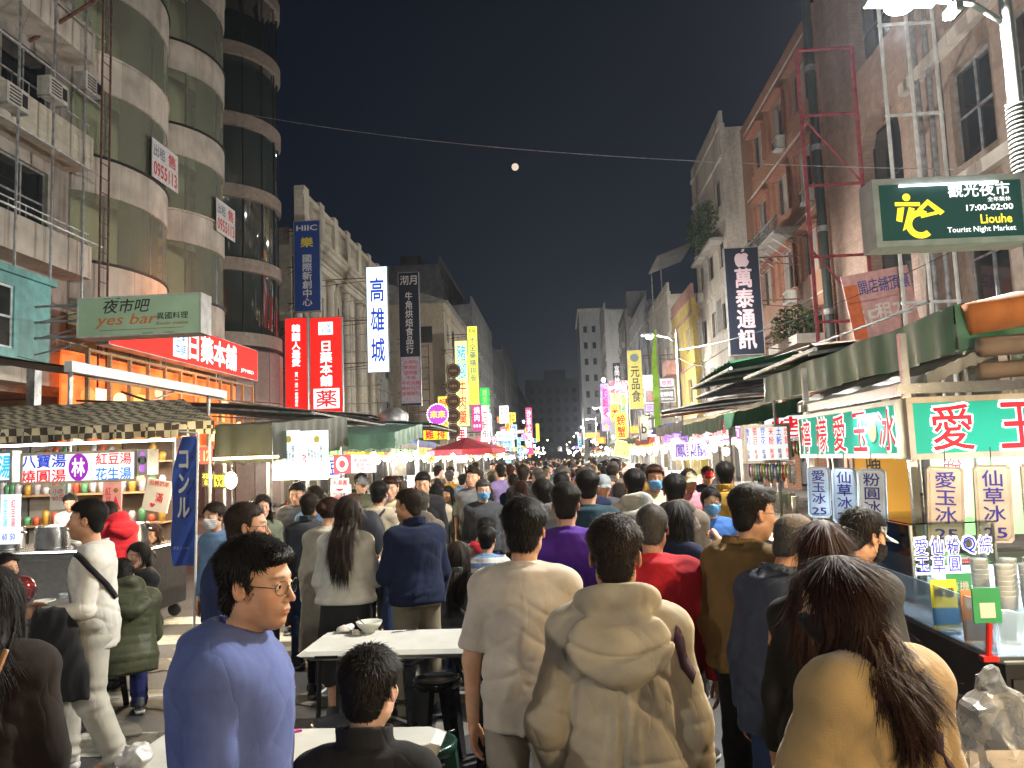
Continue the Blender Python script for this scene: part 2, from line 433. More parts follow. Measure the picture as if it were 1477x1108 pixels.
def cloth(name, col, rough=.88, sheen=.04, scale=9, bump=.35, bscale=160, var=.10, stretch=(1, 1, 1), fold=1.0):
    if 'cloth_' + name in MATS: return MATS['cloth_' + name]
    m = _cloth(name, col, rough, sheen, scale, bump, bscale, var, stretch); nt = m.node_tree; N, L = nt.nodes, nt.links; b = N['Principled BSDF']
    tc = N.new('ShaderNodeTexCoord'); mp = N.new('ShaderNodeMapping'); mp.inputs['Scale'].default_value = (1, 1, .42); mp.inputs['Rotation'].default_value = (.15, .30, 0)
    def math_(op, a_, b_=None, v=None):
        q = N.new('ShaderNodeMath'); q.operation = op; L.new(a_, q.inputs[0])
        if b_ is not None: L.new(b_, q.inputs[1])
        if v is not None: q.inputs[1].default_value = v
        return q.outputs[0]
    def ns(sc_, det, dist, src):
        n = N.new('ShaderNodeTexNoise'); n.inputs['Scale'].default_value = sc_; n.inputs['Detail'].default_value = det; n.inputs['Distortion'].default_value = dist; n.inputs['Roughness'].default_value = .45; L.new(src, n.inputs['Vector']); return n.outputs['Fac']
    L.new(tc.outputs['Object'], mp.inputs[0]); n1 = ns(6.0, 2, .8, mp.outputs[0]); n2 = ns(2.2, 1, 0, tc.outputs['Object']); n3 = ns(17, 3, .5, mp.outputs[0])
    rd = math_('POWER', math_('ABSOLUTE', math_('SUBTRACT', n1, v=.5)), v=.7); mk = N.new('ShaderNodeMapRange'); mk.inputs['From Min'].default_value = .38; mk.inputs['From Max'].default_value = .6; L.new(n2, mk.inputs['Value'])
    hgt = math_('ADD', math_('MULTIPLY', rd, mk.outputs[0]), math_('MULTIPLY', n3, v=.22))
    bp = N.new('ShaderNodeBump'); bp.inputs['Strength'].default_value = .62 * fold; bp.inputs['Distance'].default_value = .024; L.new(hgt, bp.inputs['Height'])
    old = b.inputs['Normal'].links[0].from_node; L.new(bp.outputs[0], old.inputs['Normal'])
    return m
def _cloth(name, col, rough, sheen, scale, bump, bscale, var, stretch):
    return mat('cloth_' + name, col, rough, var=var, scale=scale, bump=bump * .4, bscale=bscale * 2.5, sheen=sheen, stretch=stretch, spec=.18)
# head --------------------------------------------------------------
def head_sdf(P, fem=0.0, old=0.0):
    A = np.abs(P[:, 0]); S = np.stack([A, P[:, 1], P[:, 2]], -1)
    w = 1 - .05 * fem
    d = elli(P, (0, -.014, .034), (.075 * w, .095, .084))
    d = smin(d, elli(P, (0, .028, -.03), (.061 * w, .064, .084)), .03)
    d = smin(d, elli(P, (0, .060, -.090), (.028 * w, .028, .022 - .003 * fem)), .03)
    d = smin(d, elli(S, (.044 * w, -.002, -.062), (.018, .03, .022)), .03)
    d = smin(d, elli(S, (.041 * w, .055, -.018), (.022, .020, .020)), .022)
    d = smin(d, caps(S, (0, .079, .028), (.036, .068, .030), .012, .010), .014)       # brow
    d = smax(d, -elli(S, (.031, .100, .009), (.019, .017, .013)), .014)              # sockets
    lid = elli(S, (.031, .0745, .0065), (.0155, .0142, .0135)); lid = smax(lid, -elli_r(S, (.031, .090, .0062), (.0125, .018, .0040), rotm(0, 0, -.10)), .0015)
    d = smin(d, lid, .004)
    d = smin(d, caps(P, (0, .083, .018), (0, .110, -.026), .0062, .0090), .009)      # nose
    d = smin(d, elli(S, (.0105, .094, -.031), (.0085, .011, .0075)), .006)
    d = smax(d, -elli(S, (.0060, .103, -.0385), (.0035, .006, .003)), .003)
    d = smin(d, elli(P, (0, .079, -.058), (.027, .017, .016)), .014)                  # muzzle
    d = smin(d, elli(P, (0, .0915, -.0555), (.0215, .0085, .0050)), .004)             # lips
    d = smin(d, elli(P, (0, .0895, -.0665), (.0180, .0085, .0060)), .004)
    d = smax(d, -elli(P, (0, .1025, -.0608), (.026, .0075, .0012)), .003)
    d = smax(d, -elli(P, (0, .103, -.078), (.02, .011, .006)), .010)
    ear = elli_r(S, (.078 * w, -.008, -.004), (.008, .018, .031), rotm(-.35, .18, 0))
    ear = smax(ear, -elli(S, (.0875 * w, -.004, .000), (.007, .0105, .018)), .004)
    ear = smin(ear, elli(S, (.080 * w, .006, -.004), (.0045, .004, .0075)), .004)
    d = smin(d, ear, .006)
    d = smin(d, caps(P, (0, -.022, -.06), (0, -.038, -.205), .050 - .008 * fem, .056 - .008 * fem), .03)
    return d
def head_cols(V, fem=0.0, beard=0.0, tone=1.0):
    n = len(V); c = np.ones((n, 4), F32); A = np.abs(V[:, 0])
    def blob(cx, cy, cz, rx, ry, rz, sym=True):
        x = (A if sym else V[:, 0]) - cx
        return np.clip(1.6 - np.sqrt((x / rx) ** 2 + ((V[:, 1] - cy) / ry) ** 2 + ((V[:, 2] - cz) / rz) ** 2) * 1.2, 0, 1)
    def mixc(k, col):
        for i in range(3): c[:, i] = c[:, i] * (1 - k) + col[i] * k
    mixc(blob(0, .10, -.061, .024, .02, .012, False) * (.75 if fem else .5), (.95, .42, .40))
    mixc(blob(.046, .065, -.022, .022, .03, .022) * .25, (1.05, .7, .62))
    mixc(blob(0, .10, -.03, .016, .03, .014, False) * .25, (1.05, .72, .62))
    mixc(blob(.080, -.008, -.004, .02, .03, .034) * .3, (1.05, .66, .56))
    brow = np.exp(-((V[:, 2] - (.0315 + .10 * (.03 - A) * (A > .03) * 1.0)) / .0042) ** 2) * (A > .010) * (A < .052) * (V[:, 1] > .05) * np.clip((.054 - A) / .012, 0, 1) * np.clip((A - .008) / .008, 0, 1)
    mixc(brow * (.6 if fem else .85), (.12, .08, .06))
    lash = np.exp(-((V[:, 2] - .0110) / .0020) ** 2) * (np.abs(A - .031) < .014) * (V[:, 1] > .06)
    mixc(lash * .75, (.10, .06, .05))
    if beard:
        k = np.clip((-.035 - V[:, 2]) / .02, 0, 1) * np.clip((V[:, 1] - .0) / .03, 0, 1) * (V[:, 2] > -.125)
        mixc(k * beard, (.55, .5, .5))
    c[:, :3] *= tone
    return c
_HEADS = {}
def head_mesh(kind, h):
    key = (kind, h)
    if key not in _HEADS:
        fem = 1.0 if kind[0] == 'f' else 0.0
        xs, ys, zs = grid((-.1, -.13, -.215), (.1, .125, .13), h)
        V, Q = surf(lambda P: head_sdf(P, fem), xs, ys, zs)
        _HEADS[key] = (V, Q, head_cols(V, fem, beard=.5 if kind == 'mb' else (.22 if not fem else 0)))
    return _HEADS[key]
# hand: wrist at origin, fingers toward -z, palm faces +x side (towards the thigh for a right hand with x mirrored), thumb toward +y
_HANDS = {}
def hand_mesh(pose, h=.0042):
    if (pose, h) in _HANDS: return _HANDS[(pose, h)]
    curl = {'relax': .35, 'grip': 1.25, 'flat': .08}[pose]
    ch = []
    for i, (y, L, r) in enumerate([(.027, .070, .0085), (.009, .078, .0088), (-.009, .073, .0084), (-.026, .058, .0075)]):
        p = V3(0, y, -.088 + abs(y - .009) * .25); a = curl * (.6 + .12 * i); pts = [p]
        for s, k in ((.45, 1.0), (.30, 1.15), (.25, .8)):
            d = V3(-math.sin(a), (y * .6) * (1 - min(1, curl)), -math.cos(a)); p = p + d * L * s / max(1e-6, np.linalg.norm(d)); pts.append(p); a += curl * k * .75
        ch.append((pts, r))
    tp = [V3(-.006, .030, -.028), V3(-.016 - .012 * curl, .050 - .008 * curl, -.058), V3(-.024 - .02 * curl, .052 - .018 * curl, -.088), V3(-.032 - .012 * curl, .046 - .022 * curl, -.108)]
    def f(P):
        d = smin(elli(P, (0, .004, -.055), (.0145, .042, .046)), elli(P, (0, .008, -.085), (.0125, .038, .018)), .02)
        d = smin(d, caps(P, (0, 0, .03), (0, .002, -.02), .024, .022), .02)
        for pts, r in ch:
            g = None
            for k in range(3):
                c = caps(P, pts[k], pts[k + 1], r * (1 - .08 * k), r * (1 - .08 * (k + 1)))
                g = c if g is None else smin(g, c, .004)
            d = smin(d, g, .006)
        g = caps(P, tp[0], tp[1], .0135, .0115)
        g = smin(g, caps(P, tp[1], tp[2], .0115, .0098), .005); g = smin(g, caps(P, tp[2], tp[3], .0098, .0085), .004)
        return smin(d, g, .012)
    V, Q = surf(f, *grid((-.085, -.05, -.185), (.04, .075, .035), h))
    _HANDS[(pose, h)] = (V, Q); return V, Q
# skeleton ------------------------------------------------------------
TORSO_M = [(-.10, .150, .105, -.010), (-.02, .165, .118, -.012), (.06, .152, .108, -.004), (.14, .138, .102, .004), (.24, .148, .112, .004), (.34, .156, .116, 0), (.40, .146, .098, -.006), (.435, .105, .078, -.014), (.47, .066, .062, -.020)]
TORSO_F = [(-.10, .158, .112, -.012), (-.02, .170, .120, -.014), (.06, .145, .100, -.002), (.14, .125, .090, .004), (.24, .138, .105, .010), (.34, .138, .103, .004), (.40, .128, .085, -.006), (.435, .090, .066, -.014), (.47, .058, .055, -.020)]
def skel(c):
    s = (c.get('H', 1.70) + .05) / 1.72; g = c.get('girth', 1.0); fem = c.get('fem', 0)
    k = dict(s=s, g=g, fem=fem)
    sw = (.170 if not fem else .148) * (1 + (g - 1) * .5)
    legs = []
    for sd, key in ((-1, 'legL'), (1, 'legR')):
        th, sh = c.get(key, c.get('leg', ((.05, 0, -1), (.015, -.03, -1))))
        hip = V3(sd * .085, -.005, -.02)
        th = unit((th[0] * sd, th[1], th[2])); sh = unit((sh[0] * sd, sh[1], sh[2]))
        kn = hip + th * .415; an = kn + sh * .405; legs.append((hip, kn, an, sh))
    low = min(l[2][2] for l in legs); z0 = -low + .075
    k['pel'] = V3(0, 0, z0 * s); k['legs'] = [tuple((V3(0, 0, z0) + q) * s if i < 3 else q for i, q in enumerate(l)) for l in legs]
    Rt = rotm(c.get('twist', 0), c.get('lean', 0.03), c.get('tilt', 0)); k['Rt'] = Rt
    def T(p): return k['pel'] + (Rt @ np.asarray(p, F32)) * s
    k['T'] = T
    arms = []
    for sd, key in ((-1, 'armL'), (1, 'armR')):
        ua, fa = c.get(key, c.get('arm', ((.16, -.04, -1), (.06, .16, -1))))
        drop = c.get('shrug', 0)
        sh = V3(sd * sw, -.012, .378 + drop)
        ua = unit((ua[0] * sd, ua[1], ua[2])); fa = unit((fa[0] * sd, fa[1], fa[2]))
        el = sh + ua * .285; wr = el + fa * .245; arms.append((T(sh), T(el), T(wr), (sh, el, wr), fa))
    k['arms'] = arms; k['sw'] = sw
    hy, hp, hr = c.get('head', (0, 0, 0))
    Rh = Rt @ rotm(hy, hp, hr); k['Rh'] = Rh; hc = T((0, -.016 + c.get('neckfwd', .02), .515)) + (Rh @ V3(0, .038, .205 - .04)) * s * .62
    k['hc'] = T((0, -.012 + c.get('neckfwd', .02), .478)) + (Rh @ V3(0, .03, .135 - c.get('neckdown', .006))) * s; k['hs'] = s * c.get('hs', 1.0)
    return k
def knots(k, extra, fem): 
    base = np.array(TORSO_F if fem else TORSO_M, F32).copy()
    g = k['g']; belly = c_b = max(0, g - 1)
    base[:, 1] = base[:, 1] * (1 + (g - 1) * .8); base[:, 2] = base[:, 2] * (1 + (g - 1) * 1.2); base[:, 3] += belly * .10 * np.exp(-((base[:, 0] - .1) / .12) ** 2)
    base[:, 1] += extra; base[:, 2] += extra
    return base
def body_parts(c, k, hh):
    """one continuous mesh: trunk, arms, legs; the fine head and hands are welded on inside neck and wrists"""
    s = k['s']; Rt = k['Rt']; kn = knots(k, -.004, k['fem'])
    def f(P):
        Q = ((P - k['pel']) @ Rt) / s
        d = loft(Q, kn) * s
        for a in k['arms']:
            sh, el, wr = a[:3]
            d = smin(d, caps(P, sh, el, .047 * s, .038 * s), .05 * s); d = smin(d, caps(P, el, wr, .038 * s, .0255 * s), .02 * s)
        for hip, kne, an, _ in k['legs']:
            d = smin(d, caps(P, hip, kne, .078 * s, .050 * s), .03 * s); d = smin(d, caps(P, kne, an, .052 * s, .033 * s), .03)
            d = smin(d, caps(P, an, an + V3(0, .12, -.035) * s, .033 * s, .022 * s), .02)
        nb = k['hc'] + k['Rh'] @ V3(0, -.034, -.16) * s
        d = smin(d, caps(P, k['T']((0, -.02, .42)), nb, .058 * s, .045 * s), .03)
        return d
    pts = [k['T']((0, 0, .55)), k['T']((.25, 0, .3)), k['T']((-.25, 0, .3))] + [q for a in k['arms'] for q in a[:3]] + [q for l in k['legs'] for q in l[:3]] + [l[2] + V3(0, .13, -.07) for l in k['legs']]
    pts = np.array(pts); lo, hi = pts.min(0) - .13 * s, pts.max(0) + .13 * s
    V, Q = surf(f, *grid(lo, hi, c.get('bh', .016)))
    col = np.ones((len(V), 4), F32)
    HV, HQ, HC = head_mesh(c.get('face', 'f' if k['fem'] else 'm'), hh)
    hv = (HV * k['hs']) @ k['Rh'].T + k['hc']
    Vs, Qs, Cs = [V, hv], [Q, HQ + len(V)], [col, HC]; n = len(V) + len(HV)
    for i, a in enumerate(k['arms']):
        if c.get('nohands'): break
        pose = c.get('handL' if i == 0 else 'handR', 'relax'); hv, hq = hand_mesh(pose, c.get('handh', .0065))
        z = -unit(a[2] - a[1]); pd = c.get('palmL' if i == 0 else 'palmR')
        x = (V3(1, 0, 0) if i == 1 else V3(-1, 0, 0)) if pd is None else -unit(pd) * 1.0
        x = unit(x - z * (x @ z)); y = np.cross(z, x) * (1 if i == 1 else -1)
        # thumb should point forward (+y) or up
        hv = hv * s
        if y @ V3(0, 1, .3) < 0: y = -y
        M = np.stack([x, y, z]); W = hv @ M + a[2]
        fl = np.linalg.det(M) < 0
        Vs.append(W); Qs.append((hq[:, ::-1] if fl else hq) + n); cc = np.ones((len(W), 4), F32); cc[:, 1:3] *= .93; Cs.append(cc); n += len(W)
    return np.concatenate(Vs), np.concatenate(Qs), np.concatenate(Cs)
def wr_torso(Q, amp, sd, kind):
    """cloth folds on the trunk, Q in trunk frame (z up from the hips)"""
    th = np.arctan2(Q[:, 0], Q[:, 1] + 1e-6); z = Q[:, 2]; x = Q[:, 0]
    n1 = nz(Q, 14, sd); n2 = nz(Q, 7, sd + 3)
    def ridge(t): return 1 - np.abs(np.sin(t)) * 1.0
    down = np.clip((.46 - z) / .35, 0, 1)
    if kind == 'cape': down = np.clip((.44 - z) / .16, 0, 1)
    def crease(t, p=2.6): return 1.25 * (1 - np.abs(np.sin(t))) ** (p + .8) - .28
    w = 0
    if kind in ('coat', 'cape'):
        w = w - crease(th * 2.6 + .9 * n2 + z * 1.0 + sd, 1.6) * down * 2.6 - 1.0 * crease(th * 5 + 1.8 * n2 + z * 2.5 + sd, 2) * down
    else:
        w = w - crease(th * 2.2 + 1.7 * n2 + z * 4.5 + sd) * down * 1.3
    w = w + crease(x * 9 + z * 15 + 1.9 * n2 + sd * 2, 2.5) * .8 * down
    for sg in (-1, 1):      # pulls radiating from the armpits
        g = np.exp(-(((x - sg * .13) / .12) ** 2 + ((z - .25) / .14) ** 2))
        w = w + g * crease(sg * x * 17 + z * 24 + 1.6 * n2 + sd) * 1.8
    if kind in ('tee', 'jacket', 'sweater'):
        hz = {'tee': .05, 'jacket': .0, 'sweater': .02}[kind]
        g = np.exp(-((z - hz) / .07) ** 2)
        w = w + g * crease(z * 38 + 1.9 * np.sin(th * 1.3 + sd) + 1.9 * n2, 1.6) * 2.0
    if kind == 'puffer':
        w = w * .4 + ((1 - np.abs(np.sin(z * 52 + .2 * n2))) ** 3) * 2.2 - .5 * np.abs(nz(Q, 40, sd))
    return w * amp * .8 + .12 * amp * n1
def top_sdf(c, k, g):
    """garment on trunk and arms. g: kind, off, hem, flare, sl (sleeve radii shoulder, elbow, cuff), len (1=to elbow 2=to wrist), amp, neck"""
    s = k['s']; Rt = k['Rt']; kind = g['kind']; off = g.get('off', .016)
    kn = knots(k, off, k['fem']); loose = g.get('loose', .6); hem = g.get('hem', -.06); fl = g.get('flare', .0)
    wmax = kn[4:6, 1].max(); dmax = kn[4:6, 2].max()
    for r in kn:
        if r[0] < .3: r[1] = max(r[1], r[1] * (1 - loose) + wmax * loose); r[2] = max(r[2], r[2] * (1 - loose) + dmax * loose)
        if r[0] < .25: r[1] += fl * (.25 - r[0]); r[2] += fl * .8 * (.25 - r[0])
    if hem < -.10:
        e = kn[0].copy(); e[0] = hem; e[1] += fl * (-.1 - hem) + .0; e[2] += fl * .8 * (-.1 - hem); kn = np.vstack([e, kn])
    nk = g.get('neck', .455)
    kn = kn[kn[:, 0] <= .44].astype(F32)
    r0, r1, r2 = g.get('sl', (.056, .053, .044)); ln = g.get('len', 2.0); sd = g.get('seed', 1.0); amp = g.get('amp', .005)
    hc = k['hc']; Rh = k['Rh']; nf = (c.get('neckfwd', .02) - .02) * .9
    cuff = g.get('cuff', 0)
    def f(P):
        Q = ((P - k['pel']) @ Rt) / s
        d = loft(Q, kn, n=g.get('n', 2.35), top=.452, bot=hem)
        Qa = np.stack([np.abs(Q[:, 0]), Q[:, 1], Q[:, 2]], -1)
        d = smin(d, caps(Qa, (.0, -.022, .445), (k['sw'] * .88, -.014, .385), .042 + off * .7, .034 + off), .03)
        d = d + wr_torso(Q, amp, sd, kind)
        if cuff: d = d - .006 * np.exp(-((Q[:, 2] - hem - .02) / .022) ** 2)
        # shoulders slope
        for i, (sh, el, wr, loc, fa) in enumerate(k['arms']):
            ls, le, lw = loc; ax = unit(le - ls); ax2 = unit(lw - le)
            if ln <= 1: le_ = ls + (le - ls) * ln; t = np.clip((Q - ls) @ ax / .285, 0, 1)
            q = np.clip((Q - ls) @ ax, 0, .285); q2 = np.clip((Q - le) @ ax2, 0, .245)
            side = nz(Q, 20, sd + i)
            bunch = np.exp(-((q - .285) / .07) ** 2)
            a = amp * 1.1
            d1 = caps(Q, V3(ls[0] * .93, ls[1], ls[2] - .008), ls + (le - ls) * min(1, ln), r0, r0 + (r1 - r0) * min(1, ln) if ln > 1 else r0 * 1.02)
            d1 = d1 + .75 * a * (.2 * side + (.25 + 1.3 * bunch) * ((1 - np.abs(np.sin(q * 42 + 1.5 * nz(Q, 12, sd + i) + sd))) ** 2 - .3) * 1.6)
            if ln <= 1:
                cut = (Q - ls) @ ax - .285 * ln; d1 = smax(d1, cut, .008)
            d = smin(d, d1, .012 + .085 * np.clip(1 - q / .12, 0, 1))
            if ln > 1:
                L2 = .245 * (ln - 1); e2 = le + ax2 * L2
                d2 = caps(Q, le, e2, r1, r2)
                b2 = np.exp(-(q2 / .07) ** 2) + .9 * np.exp(-((q2 - L2) / .06) ** 2)
                if kind == 'puffer': d2 = d2 + (np.abs(np.sin(q2 * 52)) ** .6 - .6) * .009
                d2 = d2 + .75 * a * (.2 * side + (.2 + b2) * ((1 - np.abs(np.sin(q2 * 42 + 1.7 * nz(Q, 12, sd + i + 4) + sd * 2))) ** 2 - .3) * 1.7)
                if cuff: d2 = d2 - .004 * np.exp(-((q2 - L2 + .012) / .014) ** 2)
                cut = (Q - e2) @ ax2 + .002; d2 = smax(d2, np.where(q2 > .05, cut, -1), .01)
                d = smin(d, d2, .02)
        if kind == 'cape' or g.get('drape'):
            pass
        # collar
        col = g.get('collar', 'crew')
        nb = V3(0, -.026, .47)
        if col == 'crew':
            tor = elli(Q, (0, -.020, .440), (.080 + off, .078 + off, .045)); d = smin(d, tor, .03)
            d = smax(d, -elli(Q, (0, .010 + nf, .520), (.064, .082, .062)), .006)
            rr = np.sqrt(Q[:, 0] ** 2 + ((Q[:, 1] + .012 - nf) / 1.08) ** 2)
            d = smin(d, np.sqrt((rr - (.063 + off * .2)) ** 2 + (Q[:, 2] - (.462 - .34 * (Q[:, 1] + .01))) ** 2) - .0085, .006)
        elif col in ('stand', 'shirt'):
            hgt = .062 if col == 'stand' else .045
            rr = np.sqrt((Q[:, 0]) ** 2 + ((Q[:, 1] + .014) / 1.06) ** 2)
            zc = .455 - .22 * (Q[:, 1] + .01)
            rad = .067 + off * .35 + (Q[:, 2] - zc) * (.05 if col == 'stand' else -.12)
            if col == 'shirt': rad = .082 + off * .5 - (Q[:, 2] - zc) * .35
            c2 = np.maximum(np.abs(rr - rad) - .0065, np.abs(Q[:, 2] - zc - hgt / 2) - hgt / 2) + .002 * nz(Q, 40, sd)
            d = smin(smax(d, -elli(Q, (0, .01, .520), (.060, .076, .066)), .01), c2, .012)
        elif col == 'hood':
            # a hood lying on the upper back: thick rolled rim round the neck and a sagging bag
            z = Q[:, 2]
            rim_c = np.sqrt((np.sqrt((Q[:, 0] / 1.12) ** 2 + ((Q[:, 1] + .035) / 1.0) ** 2) - .095) ** 2 + ((z - (.462 - .42 * (Q[:, 1] + .02))) / 1.25) ** 2) - .034
            bag = elli_r(Q, (0, -.150, .362), (.165, .045, .115), rotm(0, -.42, 0))
            bag = smax(bag, -elli(Q, (0, -.09, .525), (.085, .06, .06)), .03)
            tip = elli(Q, (0, -.176, .278), (.070, .034, .050))
            dh = smin(smin(rim_c, bag, .04), tip, .04)
            dh = dh + .012 * np.exp(-((Q[:, 2] - .335 - 1.6 * Q[:, 0] ** 2) / .008) ** 2) * (Q[:, 1] < -.08) + .007 * np.exp(-((Q[:, 2] - .42 - 2.2 * Q[:, 0] ** 2) / .008) ** 2) * (Q[:, 1] < -.06)
            dh = dh + .0030 * np.sin(Q[:, 2] * 75 + 14 * np.abs(Q[:, 0]) + 2.2 * nz(Q, 16, sd)) * np.clip(1.2 - np.abs(Q[:, 0]) * 4, 0.1, 1) + .004 * nz(Q, 24, sd + 2)
            d = smax(d, -elli(Q, (0, .02, .525), (.06, .075, .07)), .01)
            d = smin(d, dh, .004)
        if kind == 'coat':      # seams: centre back and yoke
            d = d + .006 * np.exp(-((Q[:, 0] + .004) / .007) ** 2) * (Q[:, 1] < 0) * (Q[:, 2] < .26) + .005 * np.exp(-((Q[:, 2] - .02 + .02 * Q[:, 0]) / .006) ** 2) * (np.abs(Q[:, 0]) > .01)
        return d * s * .9
    pts = [k['T']((0, 0, .58)), k['T']((.26 * k['g'], 0, .4)), k['T']((-.26 * k['g'], 0, .4))]
    fx = .20 * k['g'] + off + abs(fl) * .4 + .08
    pts += [k['T']((sx * fx, sy * (fx * .8 + (.06 if g.get('collar') == 'hood' else 0)), zz)) for sx in (-1, 1) for sy in (-1, 1) for zz in (hem - .03, .45)]
    pts += [q + V3(*dd) * .085 for a in k['arms'] for q in (a[:3] if ln > 1 else a[:2]) for dd in ((1, 1, 1), (-1, -1, -1))]
    pts = np.array(pts); return f, pts.min(0) - .01, pts.max(0) + .01
def legs_sdf(c, k, g):
    s = k['s']; kind = g.get('kind', 'trousers'); off = g.get('off', .012); w = g.get('w', .012); sd = g.get('seed', 2.0); amp = g.get('amp', .005)
    Rt = k['Rt']; kn = knots(k, off, k['fem']); kn = kn[kn[:, 0] < .1]
    seated = k['legs'][0][1][2] > k['legs'][0][0][2] - .25 * s
    def f(P):
        Q = ((P - k['pel']) @ Rt) / s
        d = loft(Q, kn, top=g.get('top', .09), bot=-.12) * s + amp * .5 * nz(Q, 22, sd)
        if kind == 'skirt':
            q = (P - k['pel']) / s; L = g.get('len', .75)
            ks = [(-L, .235 + g.get('flare', 0), .19 + g.get('flare', 0), -.01), (-.3, .21, .165, -.01), (-.05, .185, .14, -.012), (.08, .16, .118, 0)]
            th = np.arctan2(q[:, 0], q[:, 1]); ww = (np.abs(np.sin(th * 5 + 1.2 * nz(q, 6, sd))) - .5) * .018 * np.clip(-q[:, 2] / .5, 0, 1)
            return smin(loft(q, ks) + ww, d / s, .03) * s * .9
        for i, (hip, kne, an, shd) in enumerate(k['legs']):
            ax = unit(kne - hip); ax2 = unit(an - kne); L1 = .415 * s; L2 = .405 * s
            q1 = np.clip((P - hip) @ ax, 0, L1); q2 = np.clip((P - kne) @ ax2, 0, L2); side = nz(P, 17, sd + i)
            d1 = caps(P, hip, kne, (.088 + off) * s, (.060 + w) * s)
            d1 = d1 + amp * (.6 * side + np.exp(-((q1 - L1) / .08) ** 2) * np.sin(q1 * 85 + 1.5 * side) + .8 * np.exp(-(q1 / .10) ** 2) * np.sin(q1 * 60 + P[:, 0] * 40 + side))
            end = an - ax2 * (g.get('crop', 0.0) - .034)
            d2 = caps(P, kne, end, (.060 + w) * s, (g.get('cuffr', .052) + w * .6) * s)
            d2 = d2 + amp * (.5 * side + np.exp(-(q2 / .08) ** 2) * np.sin(q2 * 85 + 1.6 * side) + 1.3 * np.exp(-((q2 - L2) / .09) ** 2) * np.sin(q2 * 88 + 2.2 * side + sd))
            d2 = smax(d2, (P - end) @ ax2, .008)
            d = smin(d, smin(d1, d2, .02), .035)
        return d * .9
    pts = np.array([k['T']((sx * .26, sy * .2, zz)) for sx in (-1, 1) for sy in (-1, 1) for zz in (-.1, .1)] + [q for l in k['legs'] for q in l[:3]])
    lo, hi = pts.min(0) - .1, pts.max(0) + .1
    if kind == 'skirt': lo = np.minimum(lo, k['pel'] + V3(-.3, -.26, -g.get('len', .75) - .05)); hi = np.maximum(hi, k['pel'] + V3(.3, .26, .1))
    lo[2] = max(lo[2], .0)
    return f, lo, hi
_SHOE = {}
def shoe_mesh(kind='sneaker', h=.009):
    if (kind, h) in _SHOE: return _SHOE[(kind, h)]
    def f(P):
        y = P[:, 1]
        sole = smax(loft(np.stack([P[:, 0], P[:, 2] - .016, y], -1), [(-.085, .030, .018, 0), (-.05, .037, .018, 0), (.03, .036, .017, 0), (.11, .047, .017, 0), (.16, .040, .016, 0), (.185, .020, .014, .002)], n=4), -P[:, 2], .004)
        up = elli(P, (0, .09, .035), (.044, .098, .042)); up = smin(up, elli(P, (0, -.03, .055), (.036, .055, .05)), .03); up = smin(up, caps(P, (0, -.03, .07), (0, -.035, .115), .036, .034), .02)
        up = smax(up, -P[:, 2] + .012, .004); up = smax(up, P[:, 2] - .118, .006)
        up = up + .0012 * np.sin(y * 230) * ((y > .02) & (y < .11) & (P[:, 2] > .05))
        return smin(sole - .002, up, .003)
    V, Q = surf(f, *grid((-.06, -.1, -.006), (.06, .2, .13), h))
    mi = (V[Q].mean(1)[:, 2] < .027).astype(np.int32)
    _SHOE[(kind, h)] = (V, Q, mi); return _SHOE[(kind, h)]
